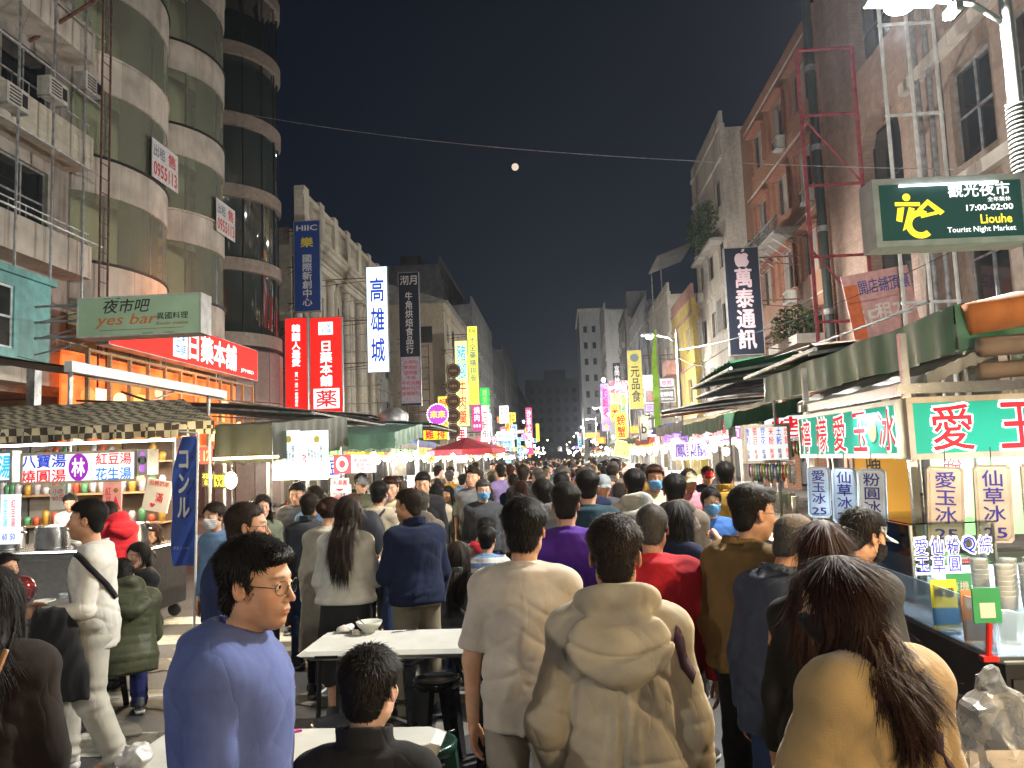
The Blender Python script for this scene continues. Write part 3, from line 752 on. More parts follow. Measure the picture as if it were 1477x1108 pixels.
# hair ------------------------------------------------------------------
def hair_sdf(style, sd=0.0):
    def cran(P, e): return elli(P, (0, -.016, .036), (.076 + e, .096 + e, .085 + e))
    def f(P):
        x, y, z = P[:, 0], P[:, 1], P[:, 2]; A = np.abs(x)
        strand = nz(P, 55, sd, (1, 1, .35)) * .0022 + nz(P, 22, sd + 1) * .0025
        if style in ('short', 'neat', 'fade', 'thin'):
            up = np.clip((z + .02) / .09, 0, 1)
            e = {'short': .002 + .018 * up ** 1.5, 'neat': .002 + .014 * up ** 1.5, 'fade': -.001 + .024 * up ** 2, 'thin': .001 + .006 * up}[style]
            d = cran(P, 0) - e
            d = smin(d, elli(P, (0, -.055, -.035), (.058, .040, .05)) - .003, .03)
            d = smax(d, smin(y - .052 + .45 * A, .080 - z - .30 * A, .012), .008)            # face
            d = smax(d, smin(y - .026, .026 - z, .010), .006)                              # temple down to the sideburn
            d = smax(d, smin(y + .012, -z - .012, .01), .006)                              # below the sideburn
            d = smax(d, smin(.016 - np.abs(y + .008), .016 - np.abs(z + .006), .008) + np.clip(.07 - A, 0, 1) * -2, .004)   # round the ear
            d = smax(d, -(z + .080 + .2 * (-y - .06)), .012)                                # nape
            if style == 'short': d = smin(d, elli(P, (.012, .062, .088), (.055, .036, .022)) + strand, .02)
            if style == 'fade': d = smin(d, elli(P, (0, .05, .108), (.052, .05, .022)) + strand, .02)
        elif style in ('long', 'longer', 'loose', 'bob', 'bun', 'pony'):
            d = cran(P, .015)
            d = smax(d, smin(y - .040 + .30 * A, .078 - z - .55 * A, .012), .008)
            d = smax(d, smin(y - .012, -z + .01, .012), .008) if style in ('bun', 'pony') else smax(d, smin(y - .030, .0 - z, .012), .008)
            if style == 'bun':
                d = smax(d, -(z + .07), .01)
                d = smin(d, elli(P, (0, -.125, .03), (.045, .036, .042)) + strand, .012)
            else:
                L = {'bob': .12, 'long': .36, 'longer': .44, 'loose': .31, 'pony': .0}[style]
                if L:
                    bk = {'bob': -.075, 'longer': -.235, 'loose': -.205}.get(style, -.205); rw = .80 if style == 'loose' else 1.0; ks = [(-L, .060, .020, bk), (-L * .7, .088, .030, bk), (-.16, .094, .040, bk * .72), (-.09, .093, .052, -.066), (-.03, .090, .072, -.030), (.05, .080, .070, -.02)]
                    cl = .006 * np.sin(x * 120 + 2 * np.sin(z * 14 + sd)) + .004 * np.sin(x * 260 + z * 10)
                    ks = [(a_, b_ * (rw if a_ < -.02 else .96), c_, d_) for a_, b_, c_, d_ in ks]; body = loft(P, ks, n=2.2) + cl * np.clip(-z / .08, 0, 1) + .05 * np.clip((-z - L * .75) / L, 0, 1) * np.abs(np.sin(x * 75 + sd))
                    d = smin(d, body, .02)
                    d = smax(d, smin(y - .022 + .1 * A, .06 - z - .3 * A, .012), .01)
                    d = smax(d, -smax(elli(P, (0, .02, -.05), (.068, .062, .10)), z - .03, .01) , .01)
                    for sg in (-1, 1):
                        lock = caps(P, (sg * .078, .020, .03), (sg * .088, .012, -min(L, .2)), .018, .012); d = smin(d, lock + cl * .5, .015)
                else:
                    d = smax(d, -(z + .06), .01); d = smin(d, caps(P, (0, -.11, .02), (0, -.13, -.25), .026, .012) + strand, .02)
        return d + strand
    return f
_HAIRS = {}
def hair_mesh(style, h, tufts, sd=0.0, mt=None):
    key = (style, h, tufts, sd)
    if key in _HAIRS: return _HAIRS[key]
    lo, hi = {'loose': ((-.13, -.27, -.38), (.13, .12, .15)), 'long': ((-.13, -.27, -.42), (.13, .12, .15)), 'longer': ((-.13, -.30, -.52), (.13, .12, .15)), 'pony': ((-.13, -.18, -.32), (.13, .12, .15)), 'bun': ((-.12, -.2, -.15), (.12, .12, .15))}.get(style, ((-.12, -.15, -.17), (.12, .12, .16)))
    V, Q = surf(hair_sdf(style, sd), *grid(lo, hi, h))
    if tufts:
        if style in ('long', 'longer', 'loose'): tufts = int(tufts * 1.8)
        r = np.random.RandomState(int(sd * 7) + 3); k = r.randint(0, len(Q), tufts); P0 = V[Q[k]].mean(1)
        if style in ('long', 'longer', 'loose', 'bob', 'pony'): k = k[P0[:, 1] < .03]; P0 = V[Q[k]].mean(1); tufts = len(k)
        nrm = np.cross(V[Q[k][:, 2]] - V[Q[k][:, 0]], V[Q[k][:, 3]] - V[Q[k][:, 1]]); nrm /= np.linalg.norm(nrm, axis=1)[:, None] + 1e-9
        if (nrm * (P0 - V.mean(0))).sum() < 0: nrm = -nrm
        wh = V3(.012, -.035, .13)      # the whorl: hair grows away from it
        g = P0 - wh; g[:, 2] -= .03
        if style in ('long', 'longer', 'loose', 'bob', 'pony'): g = np.where((P0[:, 2] < .04)[:, None], V3(0, 0, -1) + r.normal(0, .05, (tufts, 3)), g)
        g = g - nrm * (g * nrm).sum(1)[:, None]; g /= np.linalg.norm(g, axis=1)[:, None] + 1e-9
        g = g + r.normal(0, .22 if style in ('short', 'neat', 'fade', 'thin') else .04, (tufts, 3)); 
        if style in ('short', 'neat'): g = np.where((P0[:, 1] > .05)[:, None], g * .5 + V3(.6 if style == 'short' else -.5, -.1, .2), g)
        L = (r.uniform(.014, .032, tufts) if style in ('short', 'neat', 'bun') else r.uniform(.006, .022, tufts) if style in ('fade', 'thin') else r.uniform(.05, .16, tufts))[:, None]
        if style == 'thin': L = L * .6
        L = np.where((P0[:, 2] < -.01)[:, None] & (style in ('fade', 'neat')), L * .4, L)
        side = np.cross(g, nrm); side /= np.linalg.norm(side, axis=1)[:, None] + 1e-9; wd = (r.uniform(.0005, .0013, tufts) if style in ('long', 'longer', 'loose') else r.uniform(.0008, .0018, tufts))[:, None]
        lift = r.uniform(.0, .006, tufts)[:, None]
        if style in ('long', 'longer', 'bob', 'pony'): lift *= 1.0
        a = P0 - nrm * .001; b = P0 + g * L * .5 + nrm * (.0015 + lift * .8); c2 = P0 + g * L + nrm * lift * .6
        TV = np.stack([a - side * wd, a + side * wd, b - side * wd, b + side * wd, c2 - side * wd * .3, c2 + side * wd * .3], 1).reshape(-1, 3)
        i = np.arange(tufts)[:, None] * 6 + len(V)
        TQ = np.concatenate([i + [0, 1, 3, 2], i + [2, 3, 5, 4]])
        V = np.concatenate([V, TV]).astype(F32); Q = np.concatenate([Q, TQ])
    _HAIRS[key] = (V, Q); return V, Q
def cap_mesh(h=.007):
    def f(P):
        x, y, z = P[:, 0], P[:, 1], P[:, 2]
        d = elli(P, (0, -.012, .045), (.088, .106, .088)); d = smax(d, -(z - .035 + .12 * (y + .0)), .006)
        d = smax(d, -elli(P, (0, -.012, .040), (.082, .10, .082)), .003)
        br = smax(elli(P, (0, .095, .038), (.072, .075, .5)), np.abs(z - .036 + .25 * (y - .09) + x * x * 6) - .003, .004); br = smax(br, -(y - .062), .01)
        return smin(smin(d, br, .006), elli(P, (0, -.012, .134), (.008, .008, .005)), .003)
    V, Q = surf(f, *grid((-.11, -.13, -.0), (.11, .19, .15), h)); return V, Q
def place_head(k, V, hang=False):
    A = (V * k['hs']) @ k['Rh'].T
    if hang:      # long hair falls straight whatever the head does
        w = np.clip((-.04 - V[:, 2]) / .14, 0, 1)[:, None]; w = w * w * (3 - 2 * w)
        q = V3(0, 0, -.08); B = ((V - q) * k['hs']) @ k['Rt'].T + (q * k['hs']) @ k['Rh'].T
        A = A * (1 - w) + B * w
    return A + k['hc']
HERO_N = [0]
def person(c, loc, yaw, label, group=None, hero=1):
    """c: description of body, pose and clothes. hero 2 = nearest, 1 = near, 0 = crowd. Returns the Empty at the feet"""
    hh, bh, gh, tf = {2: (.0036, .016, .0078, 8000), 1: (.0055, .018, .0115, 2600), 0: (.0095, .026, .019, 500)}[hero]
    gh = c.get('gh', gh)
    k = skel(c); root = thing('person', label, 'person', loc, yaw, group); c = dict(c); c.setdefault('bh', bh)
    c.setdefault('handh', {2: .0042, 1: .006, 0: .010}[hero])
    V, Q, C = body_parts(c, k, hh); sk = skin(c.get('skin', 0))
    b = link('body', mesh_np('body', V, Q, sk, col=C), root)
    if hero and not c.get('noeyes'):
        for sg in (-1, 1):
            m = MB(); m.smooth = True; m.ball((0, 0, 0), .0122, n=16, m=10); e = m.build('eye', [EYEW], root)
            e.location = k['hc'] + k['Rh'] @ V3(sg * .031, .0748, .0065) * k['hs']; 
            m = MB(); m.smooth = True; m.ball((0, 0, 0), .0056, .0022, .0056, n=12, m=6); ir = m.build('iris', [EYEI], e); p = k['Rh'] @ V3(0, .0112, 0); ir.location = p; ir.rotation_euler = Matrix(k['Rh'].tolist()).to_euler()
    for g in c.get('wear', []):
        if g['t'] == 'top':
            f, lo, hi = top_sdf(c, k, g); V, Q = surf(f, *grid(lo, hi, g.get('h', gh)))
        elif g['t'] == 'legs':
            hm = [q.get('hem', -.06) for q in c['wear'] if q['t'] == 'top']; g = dict(g)
            if hm and 'top' not in g: g['top'] = max(-.09, min(.09, hm[0] + .045))
            f, lo, hi = legs_sdf(c, k, g); V, Q = surf(f, *grid(lo, hi, max(g.get('h', gh), .009)))
        if g.get('relax', 1): V = relax(V, Q, g.get('relax', 1), .4)
        mats = g['m']; mi = None
        if 'stripe' in g:
            z = ((V[Q].mean(1) - k['pel']) @ k['Rt'])[:, 2] / k['s']; mi = g['stripe'](z, V[Q].mean(1))
        o = link(g.get('name', 'jacket'), mesh_np(g.get('name', 'jacket'), V, Q, mats, mi=mi), root)
        if g['t'] == 'top' and c.get('pack'):
            pf = lambda P: smax(np.maximum(elli(P, k['T']((0, -.235, .22)), V3(.17, .115, .24) * k['s']) * .8, -1), -(P[:, 2] - k['T']((0, 0, -.02))[2]), .03) + .004 * nz(P, 30, 1)
            a_ = k['T']((0, -.22, .22)); PV, PQ = surf(pf, *grid(a_ - V3(.2, .16, .28), a_ + V3(.2, .16, .28), .016)); bo = link('backpack', mesh_np('backpack', PV, PQ, c['pack']), root)
            for sg_ in (-1, 1):
                mm = MB(); mm.tube([tuple(k['T'](q)) for q in ((sg_ * .09, -.17, .40), (sg_ * .105, -.08, .455), (sg_ * .11, .02, .44), (sg_ * .115, .12, .36))], .014, 5); mm.build('backpack_strap', c['pack'], root)
        if g.get('label'): o['label'] = g['label']
        if 'post' in g: g['post'](root, k, o)
    if c.get('hair'):
        st, colr = c['hair']; V, Q = hair_mesh(st, max(.006, hh * 1.15) if hero else .011, tf, c.get('hseed', 0.0))
        V = place_head(k, V, st in ('loose', 'long', 'longer', 'pony', 'bob'))
        o = link('hair', mesh_np('hair', V, Q, hair(colr)), root)
    if c.get('cap'):
        V, Q = cap_mesh(.006 if hero else .011); link('cap', mesh_np('cap', place_head(k, V), Q, c['cap']), root)
    if not c.get('noshoes'):
        for i, l in enumerate(k['legs']):
            V, Q, mi = shoe_mesh('sneaker', .009 if hero else .014)
            yw = c.get('toe', .15) * (1 if i else -1); pt = c.get('shoep', (0, 0))[i]
            M = np.array(Matrix.Rotation(-yw, 3, 'Z') @ Matrix.Rotation(-pt, 3, 'X'), F32)
            V = V * k['s']; base = l[2] + V3(0, 0, -.075) * k['s']; W = (V - V3(0, -.02, .08)) @ M.T + V3(0, -.02, .08) + base
            link('shoe', mesh_np('shoe', W, Q, [c.get('shoe', SHOE_DARK), c.get('sole', SOLE_W)], mi=mi), root)
    if c.get('glasses'):
        m = MB(); m.smooth = True
        for sg in (-1, 1):
            ring = [(sg * .033 + .0235 * math.cos(t) * (1.05), .0995 - .012 * ((abs(sg * .033 + .0235 * math.cos(t)) / .06) ** 2), .004 + .0195 * math.sin(t)) for t in [2 * math.pi * i / 20 for i in range(21)]]
            m.tube(ring, .0011, 5); m.tube([(sg * .0565, .089, .008), (sg * .0745, .060, .010), (sg * .0805, -.004, .010), (sg * .082, -.03, -.008)], .0013, 5)
        m.tube([(-.011, .098, .006), (0, .1015, .008), (.011, .098, .006)], .0011, 5)
        V = place_head(k, np.array(m.v, F32)); mm = MB(); mm.v = [tuple(p) for p in V]; mm.f = m.f; mm.mi = m.mi; mm.sm = m.sm
        go = mm.build('glasses', [GLASSF], root)
        for sg in (-1, 1):
            pts = [(sg * .033 + .022 * math.cos(t), .0985 - .012 * ((abs(sg * .033 + .022 * math.cos(t)) / .06) ** 2), .004 + .018 * math.sin(t)) for t in [2 * math.pi * i / 16 for i in range(16)]]
            V = place_head(k, np.array(pts, F32)); l2 = MB(); l2.add([tuple(p) for p in V], [tuple(range(16))]); l2.build('lens', [LENS], go)
    if c.get('mask'):
        def f(P):
            d = head_sdf(P, 1.0 if k['fem'] else 0) - .006
            d = smin(d, elli(P, (0, .088, -.045), (.036, .026, .035)), .03)
            d = smax(d, P[:, 2] + .012 + np.abs(P[:, 0]) * .10 - .004, .004); d = smax(d, -(P[:, 2] + .105), .006); d = smax(d, -(P[:, 1] - .030 - 0 * P[:, 0]), .004)
            return d + .0012 * np.sin(P[:, 2] * 330)
        V, Q = surf(f, *grid((-.09, .02, -.12), (.09, .135, .01), .0048 if hero else .009)); V = place_head(k, V)
        mo = link('face_mask', mesh_np('face_mask', V, Q, c['mask']), root)
        m = MB()
        for sg in (-1, 1): m.tube([(sg * .066, .045, -.02), (sg * .080, .01, .0), (sg * .086, -.02, .01)], .0012, 5); m.tube([(sg * .062, .04, -.08), (sg * .078, .0, -.045), (sg * .086, -.022, -.02)], .0012, 5)
        V = place_head(k, np.array(m.v, F32)); m.v = [tuple(p) for p in V]; m.build('ear_loop', [c['mask']], mo)
    for fn in c.get('extras', []): fn(root, k, c)
    root['_k'] = 0; del root['_k']
    return root, k
EYEW = mat('eye_white', (.75, .72, .68), .25, var=0); EYEI = mat('eye_dark', (.015, .009, .006), .12, var=0)
GLASSF = mat('spectacle_frame', (.03, .025, .02), .3, metal=.4, var=0); SHOE_DARK = mat('shoe_dark', (.03, .03, .035), .6); SOLE_W = mat('shoe_sole', (.55, .55, .52), .6)
SHOE_W = mat('shoe_white', (.62, .6, .55), .6)
def _lens():
    m, nt, b = newmat('lens'); nt.nodes.remove(b); N, L = nt.nodes, nt.links
    t = N.new('ShaderNodeBsdfTransparent'); g = N.new('ShaderNodeBsdfGlossy'); g.inputs['Roughness'].default_value = .03; mx = N.new('ShaderNodeMixShader'); mx.inputs[0].default_value = .09
    L.new(t.outputs[0], mx.inputs[1]); L.new(g.outputs[0], mx.inputs[2]); L.new(mx.outputs[0], N['Material Output'].inputs[0]); MATS['lens'] = m; return m
LENS = _lens()
# ------------------------------------------------------------------ the street
M_ASPH = mat('asphalt', (.045, .045, .047), .55, var=.25, scale=2.2, bump=.5, bscale=120, grime=.5, gscale=.35)
M_PAINT = mat('road_paint', (.42, .42, .38), .6, var=.25, scale=14, grime=.7, gscale=2.0)
M_PAVE = mat('pavement_tile', (.16, .15, .14), .6, var=.2, scale=5, grime=.4)
M_STONE = mat('travertine', (.54, .49, .43), .6, var=.16, scale=1.3, bump=.3, bscale=30, grime=.65, gscale=.9)
M_CREAMW = mat('cream_wall', (.50, .46, .38), .75, var=.08, grime=.55, gscale=.6)
M_GREYW = mat('grey_wall', (.26, .26, .26), .8, var=.12, scale=1.5, grime=.7, gscale=.6)
M_DARKW = mat('dark_wall', (.11, .11, .115), .8, var=.15, scale=1.5, grime=.5)
M_CONC = mat('concrete', (.30, .28, .25), .85, var=.15, scale=2, bump=.3, grime=.8, gscale=.7)
M_ORANGE = mat('orange_tile', (.42, .215, .135), .5, var=.14, scale=40, grime=.45, gscale=.5)
M_TANW = mat('tan_render', (.36, .245, .19), .7, var=.1, scale=3, grime=.6, gscale=.5)
M_MAUVE = mat('mauve_panel', (.22, .15, .14), .45, var=.08, grime=.35)
M_TURQ = mat('turquoise_paint', (.12, .36, .36), .5, var=.12, grime=.6, gscale=1.5)
M_ALU = mat('aluminium', (.45, .46, .47), .35, metal=.8, var=.1)
M_STEEL = mat('stainless', (.62, .63, .64), .22, metal=1, var=.08, scale=20, grime=.15)
M_FRAME_D = mat('dark_frame', (.035, .035, .04), .4, metal=.3, var=.1)
M_RUST = mat('rusty_steel', (.14, .06, .045), .75, metal=.2, var=.4, scale=9)
M_RED_ST = mat('red_steel', (.25, .04, .05), .6, var=.3, scale=6, grime=.5)
M_GALV = mat('galvanised', (.38, .39, .40), .45, metal=.6, var=.25, scale=6)
M_LEAF = mat('leaf', (.035, .07, .025), .6, var=.4, scale=3); M_LEAF2 = mat('leaf_light', (.07, .12, .035), .6, var=.3, scale=3)
M_GLASSD = mat('dark_glass', (.018, .021, .022), .06, var=0, spec=.7)
M_GLASSG = mat('green_glass', (.03, .04, .038), .05, var=0, spec=.8)
M_CURT = mat('curtain', (.32, .29, .25), .8, var=.2, scale=3, stretch=(8, 8, .5))
def tile_joint(m, w, h, dark=.55, mortar=.03):
    nt = m.node_tree; N, L = nt.nodes, nt.links; b = N['Principled BSDF']; tc = N.new('ShaderNodeTexCoord'); sp = N.new('ShaderNodeSeparateXYZ'); ad = N.new('ShaderNodeMath'); cb = N.new('ShaderNodeCombineXYZ'); bk = N.new('ShaderNodeTexBrick')
    L.new(tc.outputs['Object'], sp.inputs[0]); L.new(sp.outputs[0], ad.inputs[0]); L.new(sp.outputs[1], ad.inputs[1]); L.new(ad.outputs[0], cb.inputs[0]); L.new(sp.outputs[2], cb.inputs[1]); L.new(cb.outputs[0], bk.inputs['Vector'])
    bk.inputs['Scale'].default_value = 1; bk.inputs['Brick Width'].default_value = w; bk.inputs['Row Height'].default_value = h; bk.inputs['Mortar Size'].default_value = mortar; bk.inputs['Color1'].default_value = (1, 1, 1, 1); bk.inputs['Color2'].default_value = (.80, .80, .80, 1); bk.inputs['Mortar'].default_value = (dark, dark, dark, 1)
    src = b.inputs['Base Color'].links[0].from_socket; mx = N.new('ShaderNodeMix'); mx.data_type = 'RGBA'; mx.blend_type = 'MULTIPLY'; mx.inputs['Factor'].default_value = 1; L.new(src, mx.inputs['A']); L.new(bk.outputs['Color'], mx.inputs['B']); L.new(mx.outputs['Result'], b.inputs['Base Color'])
tile_joint(M_ORANGE, .26, .10, .6, .012); tile_joint(M_GREYW, .5, .25, .8, .012); tile_joint(M_STONE, 1.4, 5, .6, .015); tile_joint(M_TANW, .3, .12, .75, .012); tile_joint(M_CREAMW, .9, .45, .75, .012)
def clear_glass(name, tint, fac=.12, rough=.03):
    if name in MATS: return MATS[name]
    m, nt, b = newmat(name); nt.nodes.remove(b); N, L = nt.nodes, nt.links
    t = N.new('ShaderNodeBsdfTransparent'); t.inputs[0].default_value = (*tint, 1)
    g = N.new('ShaderNodeBsdfGlossy'); g.inputs['Roughness'].default_value = rough
    fr = N.new('ShaderNodeFresnel'); fr.inputs[0].default_value = 1.45
    ad = N.new('ShaderNodeMath'); ad.operation = 'ADD'; ad.inputs[1].default_value = fac * .3; L.new(fr.outputs[0], ad.inputs[0])
    mx = N.new('ShaderNodeMixShader'); L.new(ad.outputs[0], mx.inputs[0]); L.new(t.outputs[0], mx.inputs[1]); L.new(g.outputs[0], mx.inputs[2])
    L.new(mx.outputs[0], N['Material Output'].inputs[0]); MATS[name] = m; return m
M_CLEAR = clear_glass('clear_glass', (.90, .95, .93)); M_TINT = clear_glass('tinted_glass', (.95, .99, .92))
_nt = M_TINT.node_tree; _d = _nt.nodes.new('ShaderNodeBsdfDiffuse'); _d.inputs[0].default_value = (.46, .47, .38, 1); _m = _nt.nodes.new('ShaderNodeMixShader'); _m.inputs[0].default_value = .22
_o = _nt.nodes['Material Output']; _src = _o.inputs[0].links[0].from_socket; _nt.links.new(_src, _m.inputs[1]); _nt.links.new(_d.outputs[0], _m.inputs[2]); _nt.links.new(_m.outputs[0], _o.inputs[0])
M_ACRYL = clear_glass('acrylic', (.80, .90, .95), .3)
def struct(o): o['kind'] = 'structure'; return o
# ground ------------------------------------------------------------
m = MB(); m.quad((-400, -60, -.13), (400, -60, -.13), (400, 900, -.13), (-400, 900, -.13)); struct(m.build('ground', M_PAVE))
m = MB(); m.quad((-9.6, -60, -.012), (6.6, -60, -.012), (6.6, 500, -.012), (-9.6, 500, -.012)); struct(m.build('road', M_ASPH))
for sx0, sx1, kx in ((-13.2, -9.6, -9.6), (6.6, 9.8, 6.6)):
    m = MB(); m.box(sx0, sx1, -60, 300, -.125, .11); pv = struct(m.build('pavement', M_PAVE))
    m = MB(); m.box(kx - .08, kx + .08, -60, 300, -.12, .13); struct(m.build('kerb', M_CONC))
m = MB()
for i in range(7): y = 3.0 + i * 1.05; m.quad((-9, y, -.008), (-2.3, y, -.008), (-2.3, y + .45, -.008), (-9, y + .45, -.008))
struct(m.build('road_marking', M_PAINT))
M_PEB = mat('pale_paving_inlay', (.15, .14, .12), .6, var=.2, grime=.4)
m = MB()
r_ = random.Random(4)
for gy in range(9):       # leaf shaped inlays in the paving
    for gx in range(6):
        cx, cy, a = -3.9 + gx * .62 + r_.uniform(-.05, .05), 5.6 + gy * .6, r_.choice([.6, -.6, 1.9])
        pts = []
        for i in range(12):
            t = 2 * math.pi * i / 12; u, v = .27 * math.cos(t), .13 * math.sin(t) * (1 - .35 * math.cos(t)); pts.append((cx + u * math.cos(a) - v * math.sin(a), cy + u * math.sin(a) + v * math.cos(a), -.004))
        m.add(pts, [tuple(range(12))])
struct(m.build('paving_inlay', M_PEB))
def manhole(x, y, label):
    t = thing('manhole_cover', label, 'manhole cover', (x, y, -.011)); m = MB(); m.lathe([(.36, 0), (.36, .006), (.33, .006), (.33, .004)], n=28); m.build('rim', M_GALV, t)
    m = MB(); m.lathe([(.33, 0), (.33, .0045)], n=28)
    for i in range(-4, 5):
        w = math.sqrt(.3 ** 2 - (i * .07) ** 2); m.box(-w, w, i * .07 - .012, i * .07 + .012, .004, .008)
    m.build('lid', M_FRAME_D, t)
manhole(-2.7, 7.6, 'round iron manhole cover in the paving behind the white folding tables')
# facade kit ------------------------------------------------------------
class Fac:
    """a facade on X=xf; u runs along the street, n outwards to the street"""
    def __init__(s, side, xf, label, cat='building', name='building', y=0):
        s.sg = 1 if side == 'L' else -1; s.xf = xf
        s.root = thing(name, label, cat, (xf - s.sg * 2, y, 0))
    def P(s, u, n, z): return (s.xf + s.sg * n, u, z)
    def box(s, m, u0, u1, n0, n1, z0, z1):
        a, b = s.xf + s.sg * n0, s.xf + s.sg * n1; return m.box(min(a, b), max(a, b), u0, u1, z0, z1)
    def add(s, m, name, mt, parent=None):
        o = m.build(name, mt, parent or s.root); 
        if not parent: o.location = -s.root.location
        return o
    def window(s, u0, u1, z0, z1, rec=.16, nx=2, nz=1, fm=None, gm=None, curt=0, fw=.05):
        fm = fm or M_ALU; gm = gm or M_GLASSD; m = MB()
        s.box(m, u0, u1, -rec, -rec + .06, z0, z0 + fw); s.box(m, u0, u1, -rec, -rec + .06, z1 - fw, z1)
        for i in range(nx + 1):
            u = u0 + (u1 - u0) * i / nx; a = u - fw / 2; a = min(max(a, u0), u1 - fw); s.box(m, a, a + fw, -rec, -rec + .055, z0 + fw, z1 - fw)
        for j in range(1, nz):
            z = z0 + (z1 - z0) * j / nz; s.box(m, u0 + fw, u1 - fw, -rec, -rec + .05, z - fw / 2, z + fw / 2)
        w = s.add(m, 'window', fm)
        for i in range(nx):
            a, b = u0 + (u1 - u0) * i / nx, u0 + (u1 - u0) * (i + 1) / nx
            m = MB(); s.box(m, a + .01, b - .01, -rec + .01 + .012 * (i % 2), -rec + .02 + .012 * (i % 2), z0 + .01, z1 - .01)
            g = m.build('pane', M_CURT if (curt and (i + curt) % 3 == 0) else gm, w)
        return w
    def wall_grid(s, y0, y1, z0, z1, openings, depth, mt, thick=.35, name='wall'):
        """solid wall with real openings (u0,u1,z0,z1), all openings of a row share z"""
        rows = {}
        for o in openings: rows.setdefault((o[2], o[3]), []).append((o[0], o[1]))
        m = MB(); z = z0
        for (a, b) in sorted(rows):
            if a > z: s.box(m, y0, y1, -thick, 0, z, a)
            u = y0
            for (p, q) in sorted(rows[(a, b)]):
                if p > u: s.box(m, u, p, -thick, 0, a, b)
                u = q
            if y1 > u: s.box(m, u, y1, -thick, 0, a, b)
            z = b
        if z1 > z: s.box(m, y0, y1, -thick, 0, z, z1)
        s.box(m, y0, y1, -depth, -thick - .5, z0, z1)                      # the mass behind
        s.box(m, y0, y0 + .2, -thick - .5, -thick, z0, z1); s.box(m, y1 - .2, y1, -thick - .5, -thick, z0, z1)
        return s.add(m, name, mt)
def ac_unit(F, u, z, n=.02, parent=None):
    m = MB(); F.box(m, u - .38, u + .38, n, n + .34, z, z + .52); o = F.add(m, 'air_conditioner', mat('ac_white', (.45, .44, .40), .6, grime=.6, gscale=4), parent)
    m = MB()
    for i in range(5): F.box(m, u - .3, u + .08, n + .345, n + .36, z + .07 + i * .085, z + .10 + i * .085)
    F.box(m, u + .14, u + .32, n + .345, n + .355, z + .1, z + .42); m.build('grille', M_FRAME_D, o)
    m = MB(); F.box(m, u - .36, u - .32, n, n + .36, z - .05, z - .004); F.box(m, u + .32, u + .36, n, n + .36, z - .05, z - .004); m.build('bracket', M_GALV, o)
def arcade(F, y0, y1, h, mt):
    """ground-floor arcade: square columns at the kerb and a dim shopfront behind"""
    k = max(2, int(round((y1 - y0) / 4.2)))
    for i in range(k + 1):
        u = y0 + (y1 - y0) * i / k; a, b = (max(y0, u - .3), min(y1, u + .3)); m = MB(); F.box(m, a, b, -.6, 0, 0, h); F.add(m, 'pillar', mt)
    m = MB(); F.box(m, y0 + .02, y1 - .02, -3.6, -3.4, 0, h); F.add(m, 'shopfront', M_DARKW)
    m = MB(); F.box(m, y0, y1, -3.4, 0, h, h + .25); F.add(m, 'soffit', M_CONC)
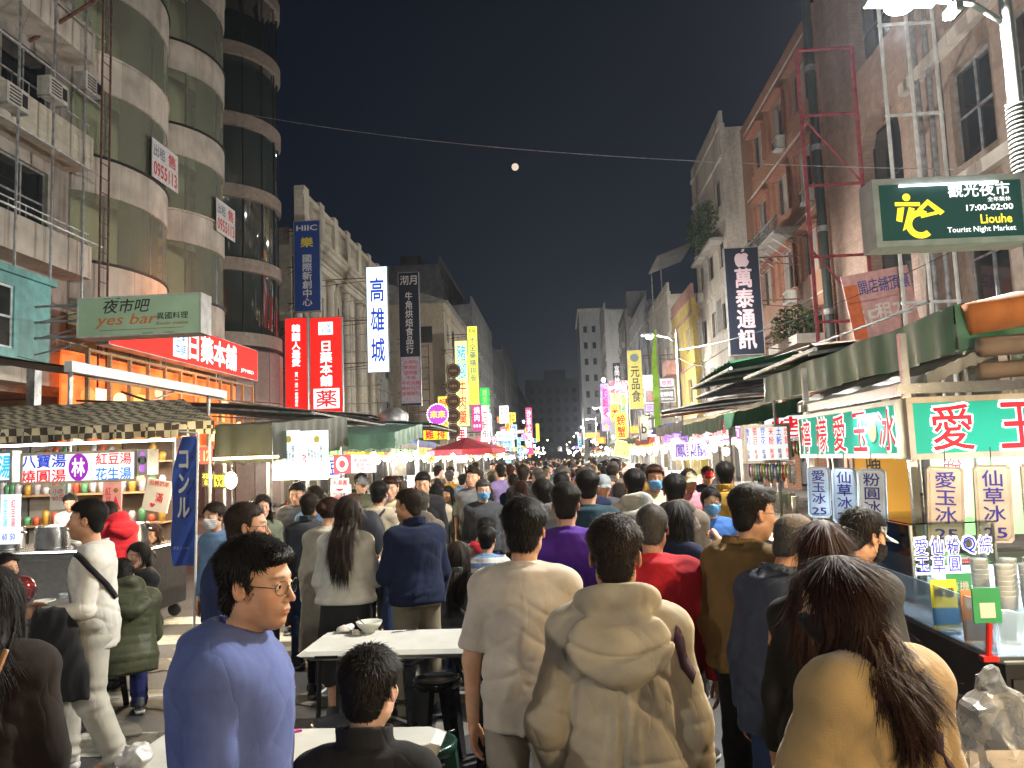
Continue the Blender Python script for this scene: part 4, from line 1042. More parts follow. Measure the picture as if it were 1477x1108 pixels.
def block(side, xf, y0, y1, H, label, mt, fl=3.25, g=4.0, win=(1.5, 1.5), bay=3.2, fm=None, depth=9, nx=2, nz=1, ledge=.1, lm=None, acs=.25, curt=True, rec=.16, parapet=.9, balc=False, seed=1, grille=False, name='building', arc=True, lit=0.0):
    F = Fac(side, xf, label, 'building', name, (y0 + y1) / 2); rr = random.Random(seed)
    nb = max(1, int((y1 - y0 - .6) / bay)); bw = (y1 - y0) / nb; ops = []; z = g; k = 0
    while z + fl <= H + .2:
        for i in range(nb):
            c = y0 + bw * (i + .5); ops.append((c - win[0] / 2, c + win[0] / 2, z + .95, z + .95 + win[1]))
        z += fl; k += 1
    z0 = g
    F.wall_grid(y0, y1, z0, H, ops, depth, mt)
    if arc: arcade(F, y0, y1, g - .25, mt)
    for o in ops:
        gm = M_GLASSD
        if rr.random() < lit: gm = emis((1, .82, .55), rr.uniform(.25, .7))
        F.window(*o, rec=rec, nx=nx, nz=nz, fm=fm, curt=rr.randint(1, 3) if curt else 0, gm=gm)
        if rr.random() < acs: ac_unit(F, o[0] + .5 + rr.uniform(0, .6), o[2] - .75)
        if grille and rr.random() < .6:
            m = MB(); a, b, c, d = o
            for q in range(int((b - a) / .14) + 1): F.box(m, a + q * .14, a + q * .14 + .018, .30, .318, c - .15, d + .1)
            for zz in (c - .15, c + .5, d + .08): F.box(m, a - .02, b + .02, .285, .30, zz, zz + .02)
            F.box(m, a - .02, a, 0, .3, c - .15, c - .13); F.box(m, b, b + .02, 0, .3, c - .15, c - .13); F.add(m, 'window_grille', M_GALV)
    m = MB()
    for i in range(k + 1): F.box(m, y0 + .01, y1 - .01, 0.002, ledge, g + fl * i - .12, g + fl * i + .06)
    F.add(m, 'ledge', lm or mt)
    m = MB(); F.box(m, y0 - .02, y1 + .02, -.25, .08, H + .002, H + parapet * .25); F.box(m, y0, y1, -.18, .0, H + parapet * .25, H + parapet); F.add(m, 'parapet', lm or mt)
    if balc:
        for i in range(1, k, 1):
            for b_ in range(nb):
                if (b_ + i) % 2: continue
                c = y0 + bw * (b_ + .5); m = MB(); F.box(m, c - 1.2, c + 1.2, .1, 1.0, g + fl * i - .1, g + fl * i + .02); F.box(m, c - 1.2, c + 1.2, .92, 1.0, g + fl * i + .02, g + fl * i + .85)
                F.box(m, c - 1.2, c - 1.12, .1, .92, g + fl * i + .02, g + fl * i + .85); F.box(m, c + 1.12, c + 1.2, .1, .92, g + fl * i + .02, g + fl * i + .85); F.add(m, 'balcony', lm or mt)
    # roof clutter
    if rr.random() < .8:
        m = MB(); u = rr.uniform(y0 + 1.5, y1 - 1.5); F.box(m, u - 1.2, u + 1.2, -5.5, -3, H, H + 2.4); F.add(m, 'roof_hut', mt)
    if rr.random() < .7:
        m = MB(); m.lathe([(.6, 0), (.65, .1), (.65, 1.3), (.2, 1.5)], c=F.P(rr.uniform(y0 + 1, y1 - 1), -3.4, H + .2), n=14); o = F.add(m, 'water_tank', M_STEEL)
    return F
def leafmass(name_parent, c, rx, ry, rz, n, ms, seed=0, size=.09, pname='foliage'):
    r = random.Random(seed); m = MB()
    for i in range(n):
        while True:
            x, y, z = r.uniform(-1, 1), r.uniform(-1, 1), r.uniform(-1, 1)
            if x * x + y * y + z * z < 1: break
        q = Vector((c[0] + x * rx, c[1] + y * ry, c[2] + z * rz)); a = Vector((r.uniform(-1, 1), r.uniform(-1, 1), r.uniform(-.8, .8))).normalized(); b = a.orthogonal().normalized(); s_ = size * r.uniform(.5, 1.3)
        m.m = r.randint(0, len(ms) - 1)
        m.add([q - a * s_, q + b * s_ * .4, q + a * s_, q - b * s_ * .4], [(0, 1, 2, 3)])
    return m.build(pname, ms, name_parent)
# ---- left A: old building with pipes in front, and the turquoise annexe under it
F = Fac('L', -13.9, 'old narrow building behind a rusty pipe scaffold at the far left of the street', y=18)
ops = []
for k in range(6): ops += [(16.0, 17.6, 4.9 + 3.2 * k + .3, 6.7 + 3.2 * k + .3), (18.1, 20.0, 4.9 + 3.2 * k + .3, 6.7 + 3.2 * k + .3)]
F.wall_grid(13, 20.9, 4.2, 24, ops, 8, M_CONC); arcade(F, 13, 20.9, 4.0, M_CONC)
for o in ops: F.window(*o, nx=2, nz=2, fm=M_GALV)
for k in range(6):
    m = MB(); z = 4.25 + 3.2 * k; F.box(m, 14, 20.7, 0.002, .85, z - .12, z); F.box(m, 14, 20.7, .77, .85, z, z + .82); F.box(m, 20.62, 20.7, .002, .77, z, z + .82); F.add(m, 'balcony', M_STONE if k != 2 else M_CREAMW)
    m = MB()
    for q in range(11): m.bar(F.P(14.3 + q * .62, .81, z + .82), F.P(14.3 + q * .62, .81, z + 1.15), .015, 5)
    m.bar(F.P(14.1, .81, z + 1.15), F.P(20.6, .81, z + 1.15), .022, 6); F.add(m, 'railing', M_GALV)
for u in (15.6, 17.1, 18.6, 20.1): ac_unit(F, u, 9.4 + (u * 7 % 3.2), .88)
t = thing('pipe_scaffold', 'tall galvanised pipe lattice with rusty ladder rails in front of the old balconies', 'scaffold', (-11.9, 18, 4))
def wb(m, name, mt, root, parent=None):
    o = m.build(name, mt, parent or root)
    if not parent: o.location = -root.location
    return o
m = MB()
for u in (14.6, 15.9, 17.2, 18.5, 19.8): m.bar((-12.75, u, 5.6), (-12.75, u, 24), .035, 6)
wb(m, 'upright', M_GALV, t); m = MB()
for k in range(9): m.bar((-12.75, 14, 6.2 + k * 2.05), (-12.75, 20.7, 6.2 + k * 2.05), .03, 6); 
for k in range(5): m.bar((-12.75, 14 + k, 6.5 + k * 3), (-13.9, 14.2 + k, 7.5 + k * 3), .025, 5)
wb(m, 'crossbar', M_GALV, t); m = MB()
for u in (20.35, 20.75): m.bar((-12.6, u, 4.2), (-12.6, u, 21), .03, 6)
for k in range(38): m.bar((-12.6, 20.35, 4.6 + k * .43), (-12.6, 20.75, 4.6 + k * .43), .014, 5)
wb(m, 'ladder', M_RUST, t)
t = thing('rooftop_sign_frame', 'rusty red steel frame cantilevered from the old building high at the left edge', 'steel frame', (-12, 17, 15))
m = MB(); m.box(-13.8, -11.3, 16.6, 19.4, 14.9, 15.15); wb(m, 'deck', M_RUST, t); m = MB(); m.bar((-13.9, 16.8, 13.6), (-11.5, 16.8, 14.95), .05); m.bar((-13.9, 19.1, 13.6), (-11.5, 19.1, 14.95), .05); wb(m, 'brace', M_RUST, t)
F = Fac('L', -11.9, 'turquoise painted upper room with white framed windows above the left stalls', 'annexe', 'annexe', y=16.5)
ops = [(12.2, 13.9, 4.65, 6.05), (14.6, 16.1, 4.65, 6.05)]
F.wall_grid(11, 17.3, 4.45, 6.3, ops, 1.75, M_TURQ, thick=.25)
for o in ops: F.window(*o, nx=2, nz=2, fm=mat('white_frame', (.6, .66, .68), .5, grime=.4), rec=.1)
m = MB(); F.box(m, 10.9, 17.4, -1.8, .1, 6.302, 6.46); F.add(m, 'roof', M_TURQ); m = MB()
for u in (11.3, 14.2, 17.0): F.box(m, u - .12, u + .12, -.25, -.05, 0, 4.44)
F.add(m, 'post', M_GALV)
# ---- left B: curved balconies of travertine and tinted glass
M_CEIL = MATS.get('soffit_cream') or mat('soffit_cream', (.74, .70, .56), .7, var=.05, grime=.2)
F = Fac('L', -14.25, 'apartment block with wavy travertine balconies and tinted curved glass', y=25.7)
def wave(t): return 1.25 * max(0, math.sin(math.pi * min(1, max(0, t)))) ** .55
bays = [(21.0, 26.2), (26.2, 30.6)]
m = MB(); F.box(m, 21, 30.6, -9, -.75, 3.8, 27); F.box(m, 21, 21.15, -.75, 0, 3.8, 27); F.add(m, 'wall', M_CEIL)
arcade(F, 21, 30.6, 3.55, M_MAUVE)
NS = 16
def curved(m, b, n_in, n_out, z0, z1, s0=0, s1=NS, sc_=1.0):
    u0, u1 = b; pts = []
    for i in range(s0, s1 + 1):
        t = i / NS; u = u0 + (u1 - u0) * (.5 - .5 * math.cos(math.pi * t) * .98); pts.append((u, wave((u - u0) / (u1 - u0)) * sc_ + .15))
    vs = []
    for u, n in pts:
        for z in (z0, z1):
            vs.append(F.P(u, n + n_in, z)); vs.append(F.P(u, n + n_out, z))
    fs = []
    for i in range(len(pts) - 1):
        a = i * 4; fs += [(a + 1, a + 5, a + 7, a + 3), (a, a + 2, a + 6, a + 4), (a + 2, a + 3, a + 7, a + 6), (a, a + 4, a + 5, a + 1)]
    e = (len(pts) - 1) * 4; fs += [(0, 1, 3, 2), (e, e + 2, e + 3, e + 1)]
    m.add(vs, fs)
for k in range(7):
    z = 4.0 + 3.25 * k
    for bi, b in enumerate(bays):
        # stone apron panels, each its own slab
        for q in range(4):
            m = MB(); curved(m, b, -.12, 0 + .004 * (q % 2), z - .35 + .012, z + .78, q * 4, q * 4 + 4); F.add(m, 'stone_panel', M_STONE)
        m = MB(); curved(m, b, -.16, .05, z + .79, z + .86); F.add(m, 'coping', M_FRAME_D if (k + bi) % 3 else M_STONE)
        m = MB(); curved(m, b, -.9, -.125, z - .30, z - .12); F.add(m, 'floor_slab', M_CEIL)
        w = MB()
        for q in range(5):
            u = b[0] + (b[1] - b[0]) * (.5 - .5 * math.cos(math.pi * q / 4) * .98); n = wave((u - b[0]) / (b[1] - b[0])) + .10; F.box(w, u - .035, u + .035, n - .08, n, z + .86, z + 2.92)
        wf = F.add(w, 'window', M_ALU)
        for q in range(4):
            m = MB(); curved(m, b, -.07, -.05, z + .87, z + 2.90, q * 4, q * 4 + 4); m.build('pane', M_TINT, wf)
    if k in (1, 3, 4):
        m = MB(); m.bar(F.P(27.5, -1.2, z + 2.6), F.P(29.8, -1.2, z + 2.6), .02); F.add(m, 'ceiling_rail', M_FRAME_D)
for i, (u, z, n) in enumerate(((24.2, 12.0, .0), (28.9, 11.6, .0))):
    t = thing('window_banner', ['white banner with grey and red characters in a curved window', 'white banner with red characters taped inside the next curved bay'][i], 'banner', F.P(u, 1.50, z))
    t.rotation_euler = (0, 0, R(90) if i == 0 else R(90)); m = MB(); m.box(-.85, .85, -.01, .01, -.65, .65); m.build('sheet', mat('banner_white', (.55, .55, .55), .7), t)
    lettering(t, '出租', mat('ink_grey', (.12, .14, .2), .7, var=0), .7, .4, -.4, .3, -.014, .03); lettering(t, '售', mat('ink_red', (.45, .03, .03), .6, var=0), .5, .45, .42, .3, -.014, .03); lettering(t, '0955113', MATS['ink_red'], 1.5, .45, 0, -.3, -.014, .04)
# ---- left C: round glass tower
t = thing('round_tower', 'dark cylindrical glass tower with stone rings beside the wavy balconies', 'tower', (-14.85, 33.2, 0))
RC = 2.55
m = MB(); m.smooth = True; m.lathe([(RC - .12, 6.9), (RC - .12, 27)], n=40); m.build('curtain_wall', M_GLASSG, t)
for k in range(6):
    m = MB(); m.smooth = False; z = 7.0 + 3.2 * k; m.lathe([(RC - .14, z - .02), (RC + .06, z), (RC + .06, z + .55), (RC - .14, z + .57)], n=48); m.build('stone_ring', mat('ring_stone', (.24, .20, .17), .5, grime=.4), t)
m = MB()
for i in range(16): a = 2 * math.pi * i / 16; m.bar((RC * math.cos(a) * .965, RC * math.sin(a) * .965, 7), (RC * math.cos(a) * .965, RC * math.sin(a) * .965, 27), .028, 5)
m.build('mullion', M_FRAME_D, t)
for k in range(3):
    for i in range(20):
        a0, a1 = 2 * math.pi * i / 20 + .006, 2 * math.pi * (i + 1) / 20 - .006; am = (a0 + a1) / 2
        if math.cos(am) * .6 - math.sin(am) * .8 < -.3: continue
        z0, z1 = .2 + 2.2 * k + .015, .2 + 2.2 * (k + 1) - .015; r0, r1 = RC - .1, RC + .08; vs = [(r * math.cos(a), r * math.sin(a), z) for z in (z0, z1) for r, a in ((r0, a0), (r1, a0), (r1, a1), (r0, a1))]
        m = MB(); m.add(vs, [(0, 1, 2, 3), (4, 7, 6, 5), (1, 5, 6, 2), (0, 4, 5, 1), (2, 6, 7, 3), (0, 3, 7, 4)]); m.build('cladding_panel', M_MAUVE, t)
m = MB(); m.lathe([(RC - .11, 0), (RC - .11, 6.9)], n=32); m.build('core', M_FRAME_D, t)
m = MB(); m.box(-2.5, 1.25, -2.6, 2.4, 0, 27); o = m.build('dark_core', M_DARKW, t); o.location = (-2.2, 0, 0)
# ---- left D: classical facade with half columns, cornice and balustrade
F = Fac('L', -12.6, 'pale classical building with half columns, heavy cornice and roof balustrade', y=43.5)
ops = []
for i in range(5): ops += [(36.6 + i * 3.05, 38.0 + i * 3.05, 5.2, 7.6), (36.6 + i * 3.05, 38.0 + i * 3.05, 8.6, 11.0)]
F.wall_grid(35.9, 51.5, 4.2, 12.6, ops, 9, M_CREAMW); arcade(F, 35.9, 51.5, 4.0, M_CREAMW)
for o in ops: F.window(*o, nx=2, nz=2, fm=M_FRAME_D)
for i in range(6):
    for du in (-.35, .35):
        u = 36.05 + i * 3.05 + du
        if u < 36: continue
        m = MB(); m.smooth = True; x, y, _ = F.P(u, .16, 0); m.lathe([(.30, 4.3), (.30, 4.5), (.24, 4.6), (.23, 8), (.20, 11.4), (.24, 11.5), (.31, 11.8), (.31, 12.0)], c=(x, y, 0), n=14); F.add(m, 'column', M_CREAMW)
m = MB()
for n, z0, z1 in ((.5, 12.05, 12.35), (.62, 12.35, 12.5), (.5, 12.5, 12.9), (.85, 12.9, 13.15), (.95, 13.15, 13.3)): F.box(m, 35.7, 51.6, 0.002, n, z0 + .001, z1)
F.add(m, 'cornice', M_CREAMW); m = MB()
for i in range(52): F.box(m, 36 + i * .3, 36.14 + i * .3, .5, .66, 12.6, 12.88)
F.add(m, 'dentils', M_CREAMW)['kind'] = 'stuff'
m = MB(); F.box(m, 35.7, 51.6, .2, .75, 13.302, 13.6); F.box(m, 35.7, 51.6, .25, .7, 15.0, 15.25)
for i in range(7): F.box(m, 35.8 + i * 2.55, 36.5 + i * 2.55, .22, .73, 13.6, 15.5)
F.add(m, 'balustrade_rail', M_CREAMW); m = MB(); m.smooth = True
for i in range(6):
    for q in range(5): x, y, _ = F.P(36.82 + i * 2.55 + q * .36, .48, 0); m.lathe([(.08, 13.6), (.13, 13.9), (.06, 14.4), (.11, 14.7), (.08, 15.0)], c=(x, y, 0), n=8)
F.add(m, 'baluster', M_CREAMW)
m = MB(); F.box(m, 36, 51.5, -9, 0, 12.6, 13.5); F.add(m, 'roof', M_CONC)
r = thing('rooftop_shrub', 'dark shrub growing on the roof edge of the classical building', 'shrub', (-12.9, 44, 15.2)); leafmass(r, (0, 0, .2), .6, 2.2, .5, 260, [M_LEAF, M_LEAF2], 3)
# ---- left E onward
F = block('L', -8.7, 60, 84, 14.4, 'low cream building with a pitched roof and side windows facing the camera', mat('old_render', (.36, .31, .24), .8, var=.1, grime=.6), seed=3, acs=.4, parapet=.3)
for x in (-11.3, -10.1): m = MB(); m.box(x - .45, x + .45, 59.86, 59.97, 11.2, 12.5); F.add(m, 'side_window', M_GLASSD)
m = MB(); m.box(-16, -8.5, 59.9, 60.1, 14.38, 14.5); m.add([(-18, 59.7, 14.5), (-8.3, 59.7, 14.5), (-13.5, 59.7, 16.2), (-18, 84, 14.5), (-8.3, 84, 14.5), (-13.5, 84, 16.2)], [(0, 1, 2), (3, 5, 4), (1, 4, 5, 2), (0, 2, 5, 3), (0, 3, 4, 1)]); F.add(m, 'roof', M_GREYW)
block('L', -12.8, 51.7, 59.6, 11, 'drab low building between the classical facade and the cream one', M_GREYW, seed=4, acs=.5)
block('L', -9.2, 86, 112, 19.5, 'grey apartment slab with rows of small dark windows on the left', M_GREYW, seed=5, bay=2.6, win=(1.1, 1.2), acs=.3, curt=False)
block('L', -12.5, 84.5, 120, 24, 'tall dark block rising behind the grey slab on the left', M_DARKW, seed=6, bay=3.6, curt=False, acs=0)
block('L', -9.4, 113, 140, 18, 'dim mid rise block far down the left side', M_DARKW, seed=7, bay=3, curt=False, acs=.1)
block('L', -9.6, 141, 190, 22, 'narrow pale block near the end of the left row', M_GREYW, seed=8, bay=4, curt=False, acs=0)
block('L', -9.6, 191, 270, 19, 'farthest dark block on the left side of the street', M_DARKW, seed=9, bay=6, win=(2, 1.5), curt=False, acs=0)
block('L', -13, -12, 12.9, 16, 'plain grey building on the left beside the photographer', M_GREYW, seed=19, bay=4, curt=False, acs=0)
# ---- right
F = Fac('R', 9.7, 'purple grey building with tall dark openings and pipes nearest on the right', y=17.5)
ops = []
for k in range(5): ops += [(14.6, 15.9, 4.9 + 3.4 * k, 7.2 + 3.4 * k), (16.6, 18.3, 4.9 + 3.4 * k, 7.2 + 3.4 * k)]
M_PURP = mat('purple_render', (.28, .21, .17), .75, var=.12, grime=.6, gscale=.7)
F.wall_grid(10, 20.6, 4.2, 24, ops, 8, M_PURP); arcade(F, 10, 20.6, 4.0, M_PURP)
for o in ops: F.window(*o, nx=2, nz=2, fm=M_GALV, rec=.2)
m = MB()
for k in range(6): F.box(m, 10.2, 20.4, .002, .22, 4.3 + 3.4 * k, 4.6 + 3.4 * k)
F.add(m, 'ledge', M_STONE); m = MB()
for u in (18.9, 19.5): m.bar(F.P(u, .15, 2), F.P(u, .15, 23), .06, 8)
F.add(m, 'drainpipe', M_GALV)
# tan building with arched recess
F = Fac('R', 10.0, 'tan rendered building with tall arched recesses beside the orange tiled block', y=24)
m = MB(); F.box(m, 20.7, 21.6, -.5, 0, 4.2, 22); F.box(m, 24.4, 27.4, -.5, 0, 4.2, 22); F.box(m, 20.7, 27.4, -8, -.5, 4.2, 22)
N_ = 10; vs = []; fs = []
for zt in (10.6, 17.4):
    u0, u1 = 21.6, 24.4; uc, rr = 23.0, 1.4
    prev = None
    for i in range(N_ + 1):
        a = math.pi * i / N_; u, z = uc - rr * math.cos(a), zt + rr * math.sin(a)
        if prev: 
            pu, pz = prev; zt2 = zt + 2.2
            m.add([F.P(pu, 0, pz), F.P(u, 0, z), F.P(u, 0, zt2), F.P(pu, 0, zt2), F.P(pu, -.5, pz), F.P(u, -.5, z)], [(0, 1, 2, 3), (0, 4, 5, 1)])
        prev = (u, z)
    F.box(m, 21.6, 24.4, -.5, -.002, zt + 2.2, zt + 3.1)
F.box(m, 21.6, 24.4, -.5, -.002, 4.2, 5.0)
F.add(m, 'wall', M_TANW); arcade(F, 20.7, 27.4, 4.0, M_TANW)
for z0, z1 in ((5.1, 8.0), (8.2, 11.6), (13.8, 16), (16.1, 18.6)): F.window(21.7, 24.3, z0, z1, rec=.42, nx=2, nz=2, fm=M_FRAME_D)
m = MB(); F.box(m, 21.6, 24.4, -.48, -.1, 8.01, 8.19); F.box(m, 21.6, 24.4, -.48, -.1, 12.0, 13.6); F.add(m, 'spandrel', M_STONE)
t = thing('downpipe', 'thick dark green drainpipe running down the joint before the orange building', 'drainpipe', (9.75, 27.3, 3)); m = MB(); m.bar((9.75, 27.5, 3), (9.75, 27.5, 22), .16, 10); wb(m, 'pipe', mat('dark_green_pipe', (.03, .045, .04), .5), t); m = MB()
for k in range(7): m = MB(); m.lathe([(.19, 3.5 + k * 3), (.19, 3.7 + k * 3)], c=(9.75, 27.5, 0), n=10); wb(m, 'clamp', M_GALV, t)
# orange tiled building
F = Fac('R', 10.0, 'orange tiled apartment building with air conditioners and a planted balcony', y=33)
ops = []
for k in range(4):
    for u in (28.6, 31.6, 34.8): ops.append((u, u + 2.0, 5.2 + 3.3 * k, 6.9 + 3.3 * k))
F.wall_grid(27.6, 38.9, 4.2, 18.2, ops, 9, M_ORANGE); arcade(F, 27.6, 38.9, 4.0, M_ORANGE)
for i, o in enumerate(ops):
    F.window(*o, nx=3, fm=M_ALU, curt=1 + i % 2, rec=.18)
    m = MB(); F.box(m, o[0] - .1, o[1] + .1, .002, .35, o[3] + .05, o[3] + .14); F.box(m, o[0] - .12, o[0] - .002, .002, .12, o[2] - .1, o[3]); F.box(m, o[1] + .002, o[1] + .12, .002, .12, o[2] - .1, o[3]); F.add(m, 'window_surround', mat('dark_red_trim', (.27, .11, .07), .6, grime=.4))
    if i % 2 == 0: ac_unit(F, o[0] + .45, o[2] - .72)
m = MB()
for z in (4.25, 7.55, 10.85, 14.15, 17.6): F.box(m, 27.62, 38.18, .002, .05, z, z + .05)
F.add(m, 'band', M_STONE)
m = MB(); F.box(m, 30.4, 37.6, .002, 1.0, 10.5, 10.6); F.add(m, 'balcony_deck', M_CONC); m = MB()
for q in range(36): m.bar(F.P(30.5 + q * .2, .98, 10.6), F.P(30.5 + q * .2, .98, 11.15), .012, 4)
m.bar(F.P(30.4, .98, 11.15), F.P(37.6, .98, 11.15), .022, 5); F.add(m, 'railing', M_GALV)
m = MB()
for q in range(8): m.bar(F.P(30.8 + q * .9, .05, 9.9), F.P(30.8 + q * .9, .8, 10.48), .025, 4)
F.add(m, 'bracket', M_GALV)
r = thing('balcony_planting', 'bushy green plants on the low balcony of the orange building', 'plants', (9.3, 30.3, 6.6)); leafmass(r, (0, 0, 0), .7, 1.9, .8, 900, [M_LEAF, M_LEAF2], 5, .11); m = MB(); m.box(-.45, .55, -1.9, 1.9, -.95, -.6); m.build('planter', M_CONC, r)
r = thing('balcony_planting', 'thin vines and potted plants along the railed balcony', 'plants', (9.3, 34.5, 11.0)); leafmass(r, (0, 0, 0), .35, 2.9, .45, 500, [M_LEAF, M_LEAF2], 6, .09); m = MB()
for q in range(6): m.lathe([(.10, -.38), (.14, -.12), (.12, -.12)], c=(0, -2.4 + q * .95, 0), n=8)
m.build('pot', M_RUST, r)
# pale weathered building with plants
F = block('R', 9.0, 39.0, 47.5, 18.5, 'pale weathered building overgrown with plants beyond the orange one', mat('pale_weathered', (.44, .40, .35), .8, var=.1, grime=.85, gscale=.8), seed=11, acs=.5, bay=2.4, win=(1.2, 1.4), grille=True, fm=M_FRAME_D)
r = thing('hanging_plants', 'tangled plants hanging from the weathered building facade', 'plants', (8.5, 42.5, 14.2)); leafmass(r, (0, 0, 0), .7, 3.2, 1.3, 1300, [M_LEAF, M_LEAF2], 8, .12); m = MB(); m.box(-.2, .5, -3, 3, -1.5, -1.35); m.build('shelf', M_CONC, r)
t = thing('metal_canopy', 'corrugated metal lean-to roof on top of the yellow balcony building', 'canopy', (7.6, 50, 14.5)); m = MB(); m.add([(6.7, 48, 14.2), (9, 48, 15.0), (9, 53, 15.0), (6.7, 53, 14.2)], [(0, 1, 2, 3)]); 
for q in range(12): m.bar((6.7, 48.2 + q * .42, 14.23), (9, 48.2 + q * .42, 15.03), .03, 4)
wb(m, 'sheet', M_DARKW, t); m = MB()
for y in (48.2, 52.8): m.bar((6.9, y, 11.6), (6.9, y, 14.25), .04)
wb(m, 'post', M_GALV, t)
block('R', 8.6, 47.7, 56, 11.4, 'yellow building with stacked balconies and a metal roof', mat('yellow_render', (.50, .38, .10), .75, var=.1, grime=.6), seed=12, balc=True, acs=.4, lm=mat('pink_tile', (.42, .22, .18), .6, grime=.5))
block('R', 8.4, 56.2, 68, 13.4, 'mid height cream building behind the bright street lamp', M_CREAMW, seed=13, acs=.3)
block('R', 8.2, 68.2, 84, 15, 'grey building with a sign frame roof on the right', M_GREYW, seed=14, acs=.2)
block('R', 6.4, 96, 106, 20, 'white slab with a column of small windows standing out on the right', mat('white_slab', (.45, .45, .44), .7, grime=.4), seed=15, bay=3, acs=0, depth=12, curt=False)
F = block('R', 8.0, 85, 95, 17, 'low block before the white slab on the right', M_CONC, seed=16, acs=.1)
F = Fac('R', 3.6, 'tall pale tower with a stair column and rows of small windows facing the street', 'tower', 'building', y=113)
m = MB(); m.box(3.6, 14, 108, 122, 0, 22); F.add(m, 'wall', mat('tower_pale', (.34, .35, .36), .75, grime=.4))
for k in range(8):
    for x in (4.4, 5.6):
        z = 3 + k * 2.3; m = MB(); m.box(x - .25, x + .25, 107.88, 107.99, z, z + .9); w = F.add(m, 'window', M_GLASSD)
    m = MB(); m.box(7.2, 10.6, 107.3, 107.99, 3 + k * 2.3 - .3, 3 + k * 2.3 + .5); F.add(m, 'balcony', M_CREAMW)
m = MB(); m.box(3.4, 14.2, 107.6, 122.2, 22.01, 22.5); F.add(m, 'cornice', M_CREAMW)
block('R', 8.6, 123, 180, 14, 'low dark row far down the right side', M_DARKW, seed=17, bay=5, curt=False, acs=0)
F = Fac('R', -12, 'dark office block closing the end of the street', 'building', 'building', y=330)
m = MB(); m.box(-13, 14, 320, 335, 0, 34); m.box(-5, 4, 322, 333, 34, 38); F.add(m, 'wall', M_DARKW)
for k in range(7):
    for i in range(7): m = MB(); m.box(-11 + i * 3.5, -9.3 + i * 3.5, 319.8, 319.95, 4 + k * 4, 6 + k * 4); F.add(m, 'window', M_GLASSD)
block('R', 9.2, -12, 9.9, 16, 'plain building on the right beside the photographer', M_GREYW, seed=18, bay=4, curt=False, acs=0)
# steel sign frames on the right facades
t = thing('steel_sign_frame', 'red and white painted steel frame standing before the arched tan facade', 'steel frame', (8.2, 22, 4))
m = MB(); 
for y in (21.0,): 
    for x in (7.1, 8.6): m.bar((x, y, 3.6), (x, y, 12.9), .06, 6)
    for z in (5.2, 7.0, 9.0, 11.0, 12.9): m.bar((7.1, y, z), (8.6, y, z), .045, 6)
    for z in (5.2, 9.0): m.bar((7.1, y, z + 2), (8.6, y, z), .03, 5)
wb(m, 'frame', M_RED_ST, t)
t = thing('steel_sign_frame', 'white tube lattice carrying pipes between the tan and purple buildings', 'steel frame', (8, 17.4, 4)); m = MB()
for x in (7.9, 8.5, 9.1): m.bar((x, 17.6, 3.6), (x, 17.6, 14.5), .045, 6)
for z in (5, 7.2, 9.4, 11.6, 13.8): m.bar((7.85, 17.6, z), (9.15, 17.6, z), .04, 6)
wb(m, 'frame', mat('white_steel', (.5, .5, .48), .5, grime=.6, gscale=3), t)
# overhead wire and moon
t = thing('overhead_cable', 'thin sagging cable strung across the street below the moon', 'cable', (0, 0, 0)); m = MB()
a, b = atY(331, 160, 30.5), atY(1477, 246, 17.0); m.tube([a.lerp(b, i / 30) - Vector((0, 0, .55 * 4 * (i / 30) * (1 - i / 30))) for i in range(31)], .012, 5); m.build('wire', M_GALV, t)
mp_ = atY(743, 241, 1500); m = MB(); m.smooth = True; m.ball((0, 0, 0), 7.2, n=24, m=16); mo = m.build('moon', emis((1, .80, .62), 1.0, uneven=.0)); mo.location = mp_; tag(mo, 'small full moon hanging in the dark sky over the street', 'moon')
# ------------------------------------------------------------------ street lamps
def street_lamp(x, y, label, energy=1, side=-1, armlen=.95, h=5.9):
    t = thing('street_lamp', label, 'street lamp', (x, y, 0), 0, 'street lamps along the right side of the market')
    m = MB(); m.smooth = True; m.lathe([(.13, 0), (.11, .4), (.075, .5), (.055, h + .1), (.03, h + .25)], n=12); m.build('pole', mat('lamp_pole', (.17, .18, .18), .45, grime=.3), t)
    m = MB(); m.smooth = True; m.tube([(0, 0, h - .25), (side * .3, 0, h - .02), (side * .7, 0, h + .05), (side * armlen, 0, h + .04)], .028, 8); m.build('arm', MATS['lamp_pole'], t)
    m = MB(); m.add([(side * (armlen - .35), -.14, h + .10), (side * (armlen + .30), -.12, h + .14), (side * (armlen + .30), .12, h + .14), (side * (armlen - .35), .14, h + .10), (side * (armlen - .35), -.12, h + .03), (side * (armlen + .28), -.10, h + .06), (side * (armlen + .28), .10, h + .06), (side * (armlen - .35), .12, h + .03)], [(0, 1, 2, 3), (4, 7, 6, 5), (0, 4, 5, 1), (1, 5, 6, 2), (2, 6, 7, 3), (3, 7, 4, 0)])
    hd = m.build('lamp_head', MATS['lamp_pole'], t)
    m = MB(); m.smooth = True; m.ball((side * armlen, 0, h - .01), .13, .10, .055, n=14, m=8); m.build('lens', emis((1, .97, .86), 40), hd)
    lamp('POINT', (side * armlen, 0, h - .16), 3300 * energy, (1, .96, .88), .08, parent=t)
    m = MB(); m.smooth = True; m.tube([(side * .1, 0, h + .6), (side * .5, 0, h + .75), (side * 1.1, 0, h + .72)], .02, 6); 
    return t
for i, y in enumerate((-13, 7, 27, 47, 67, 87, 110, 140)):
    street_lamp(4.28, y, ['street lamp behind the photographer', 'bright street lamp at the top right whose pole carries the night market sign', 'street lamp glaring halfway down the right side', 'street lamp just beyond the yellow banner sign', 'fourth street lamp along the right side', 'fifth street lamp along the right side', 'sixth street lamp far along the right side', 'farthest street lamp on the right'][i], .3 if i == 0 else 1.0)
street_lamp(-9.8, -3, 'street lamp behind the photographer on the left', .28, side=1)
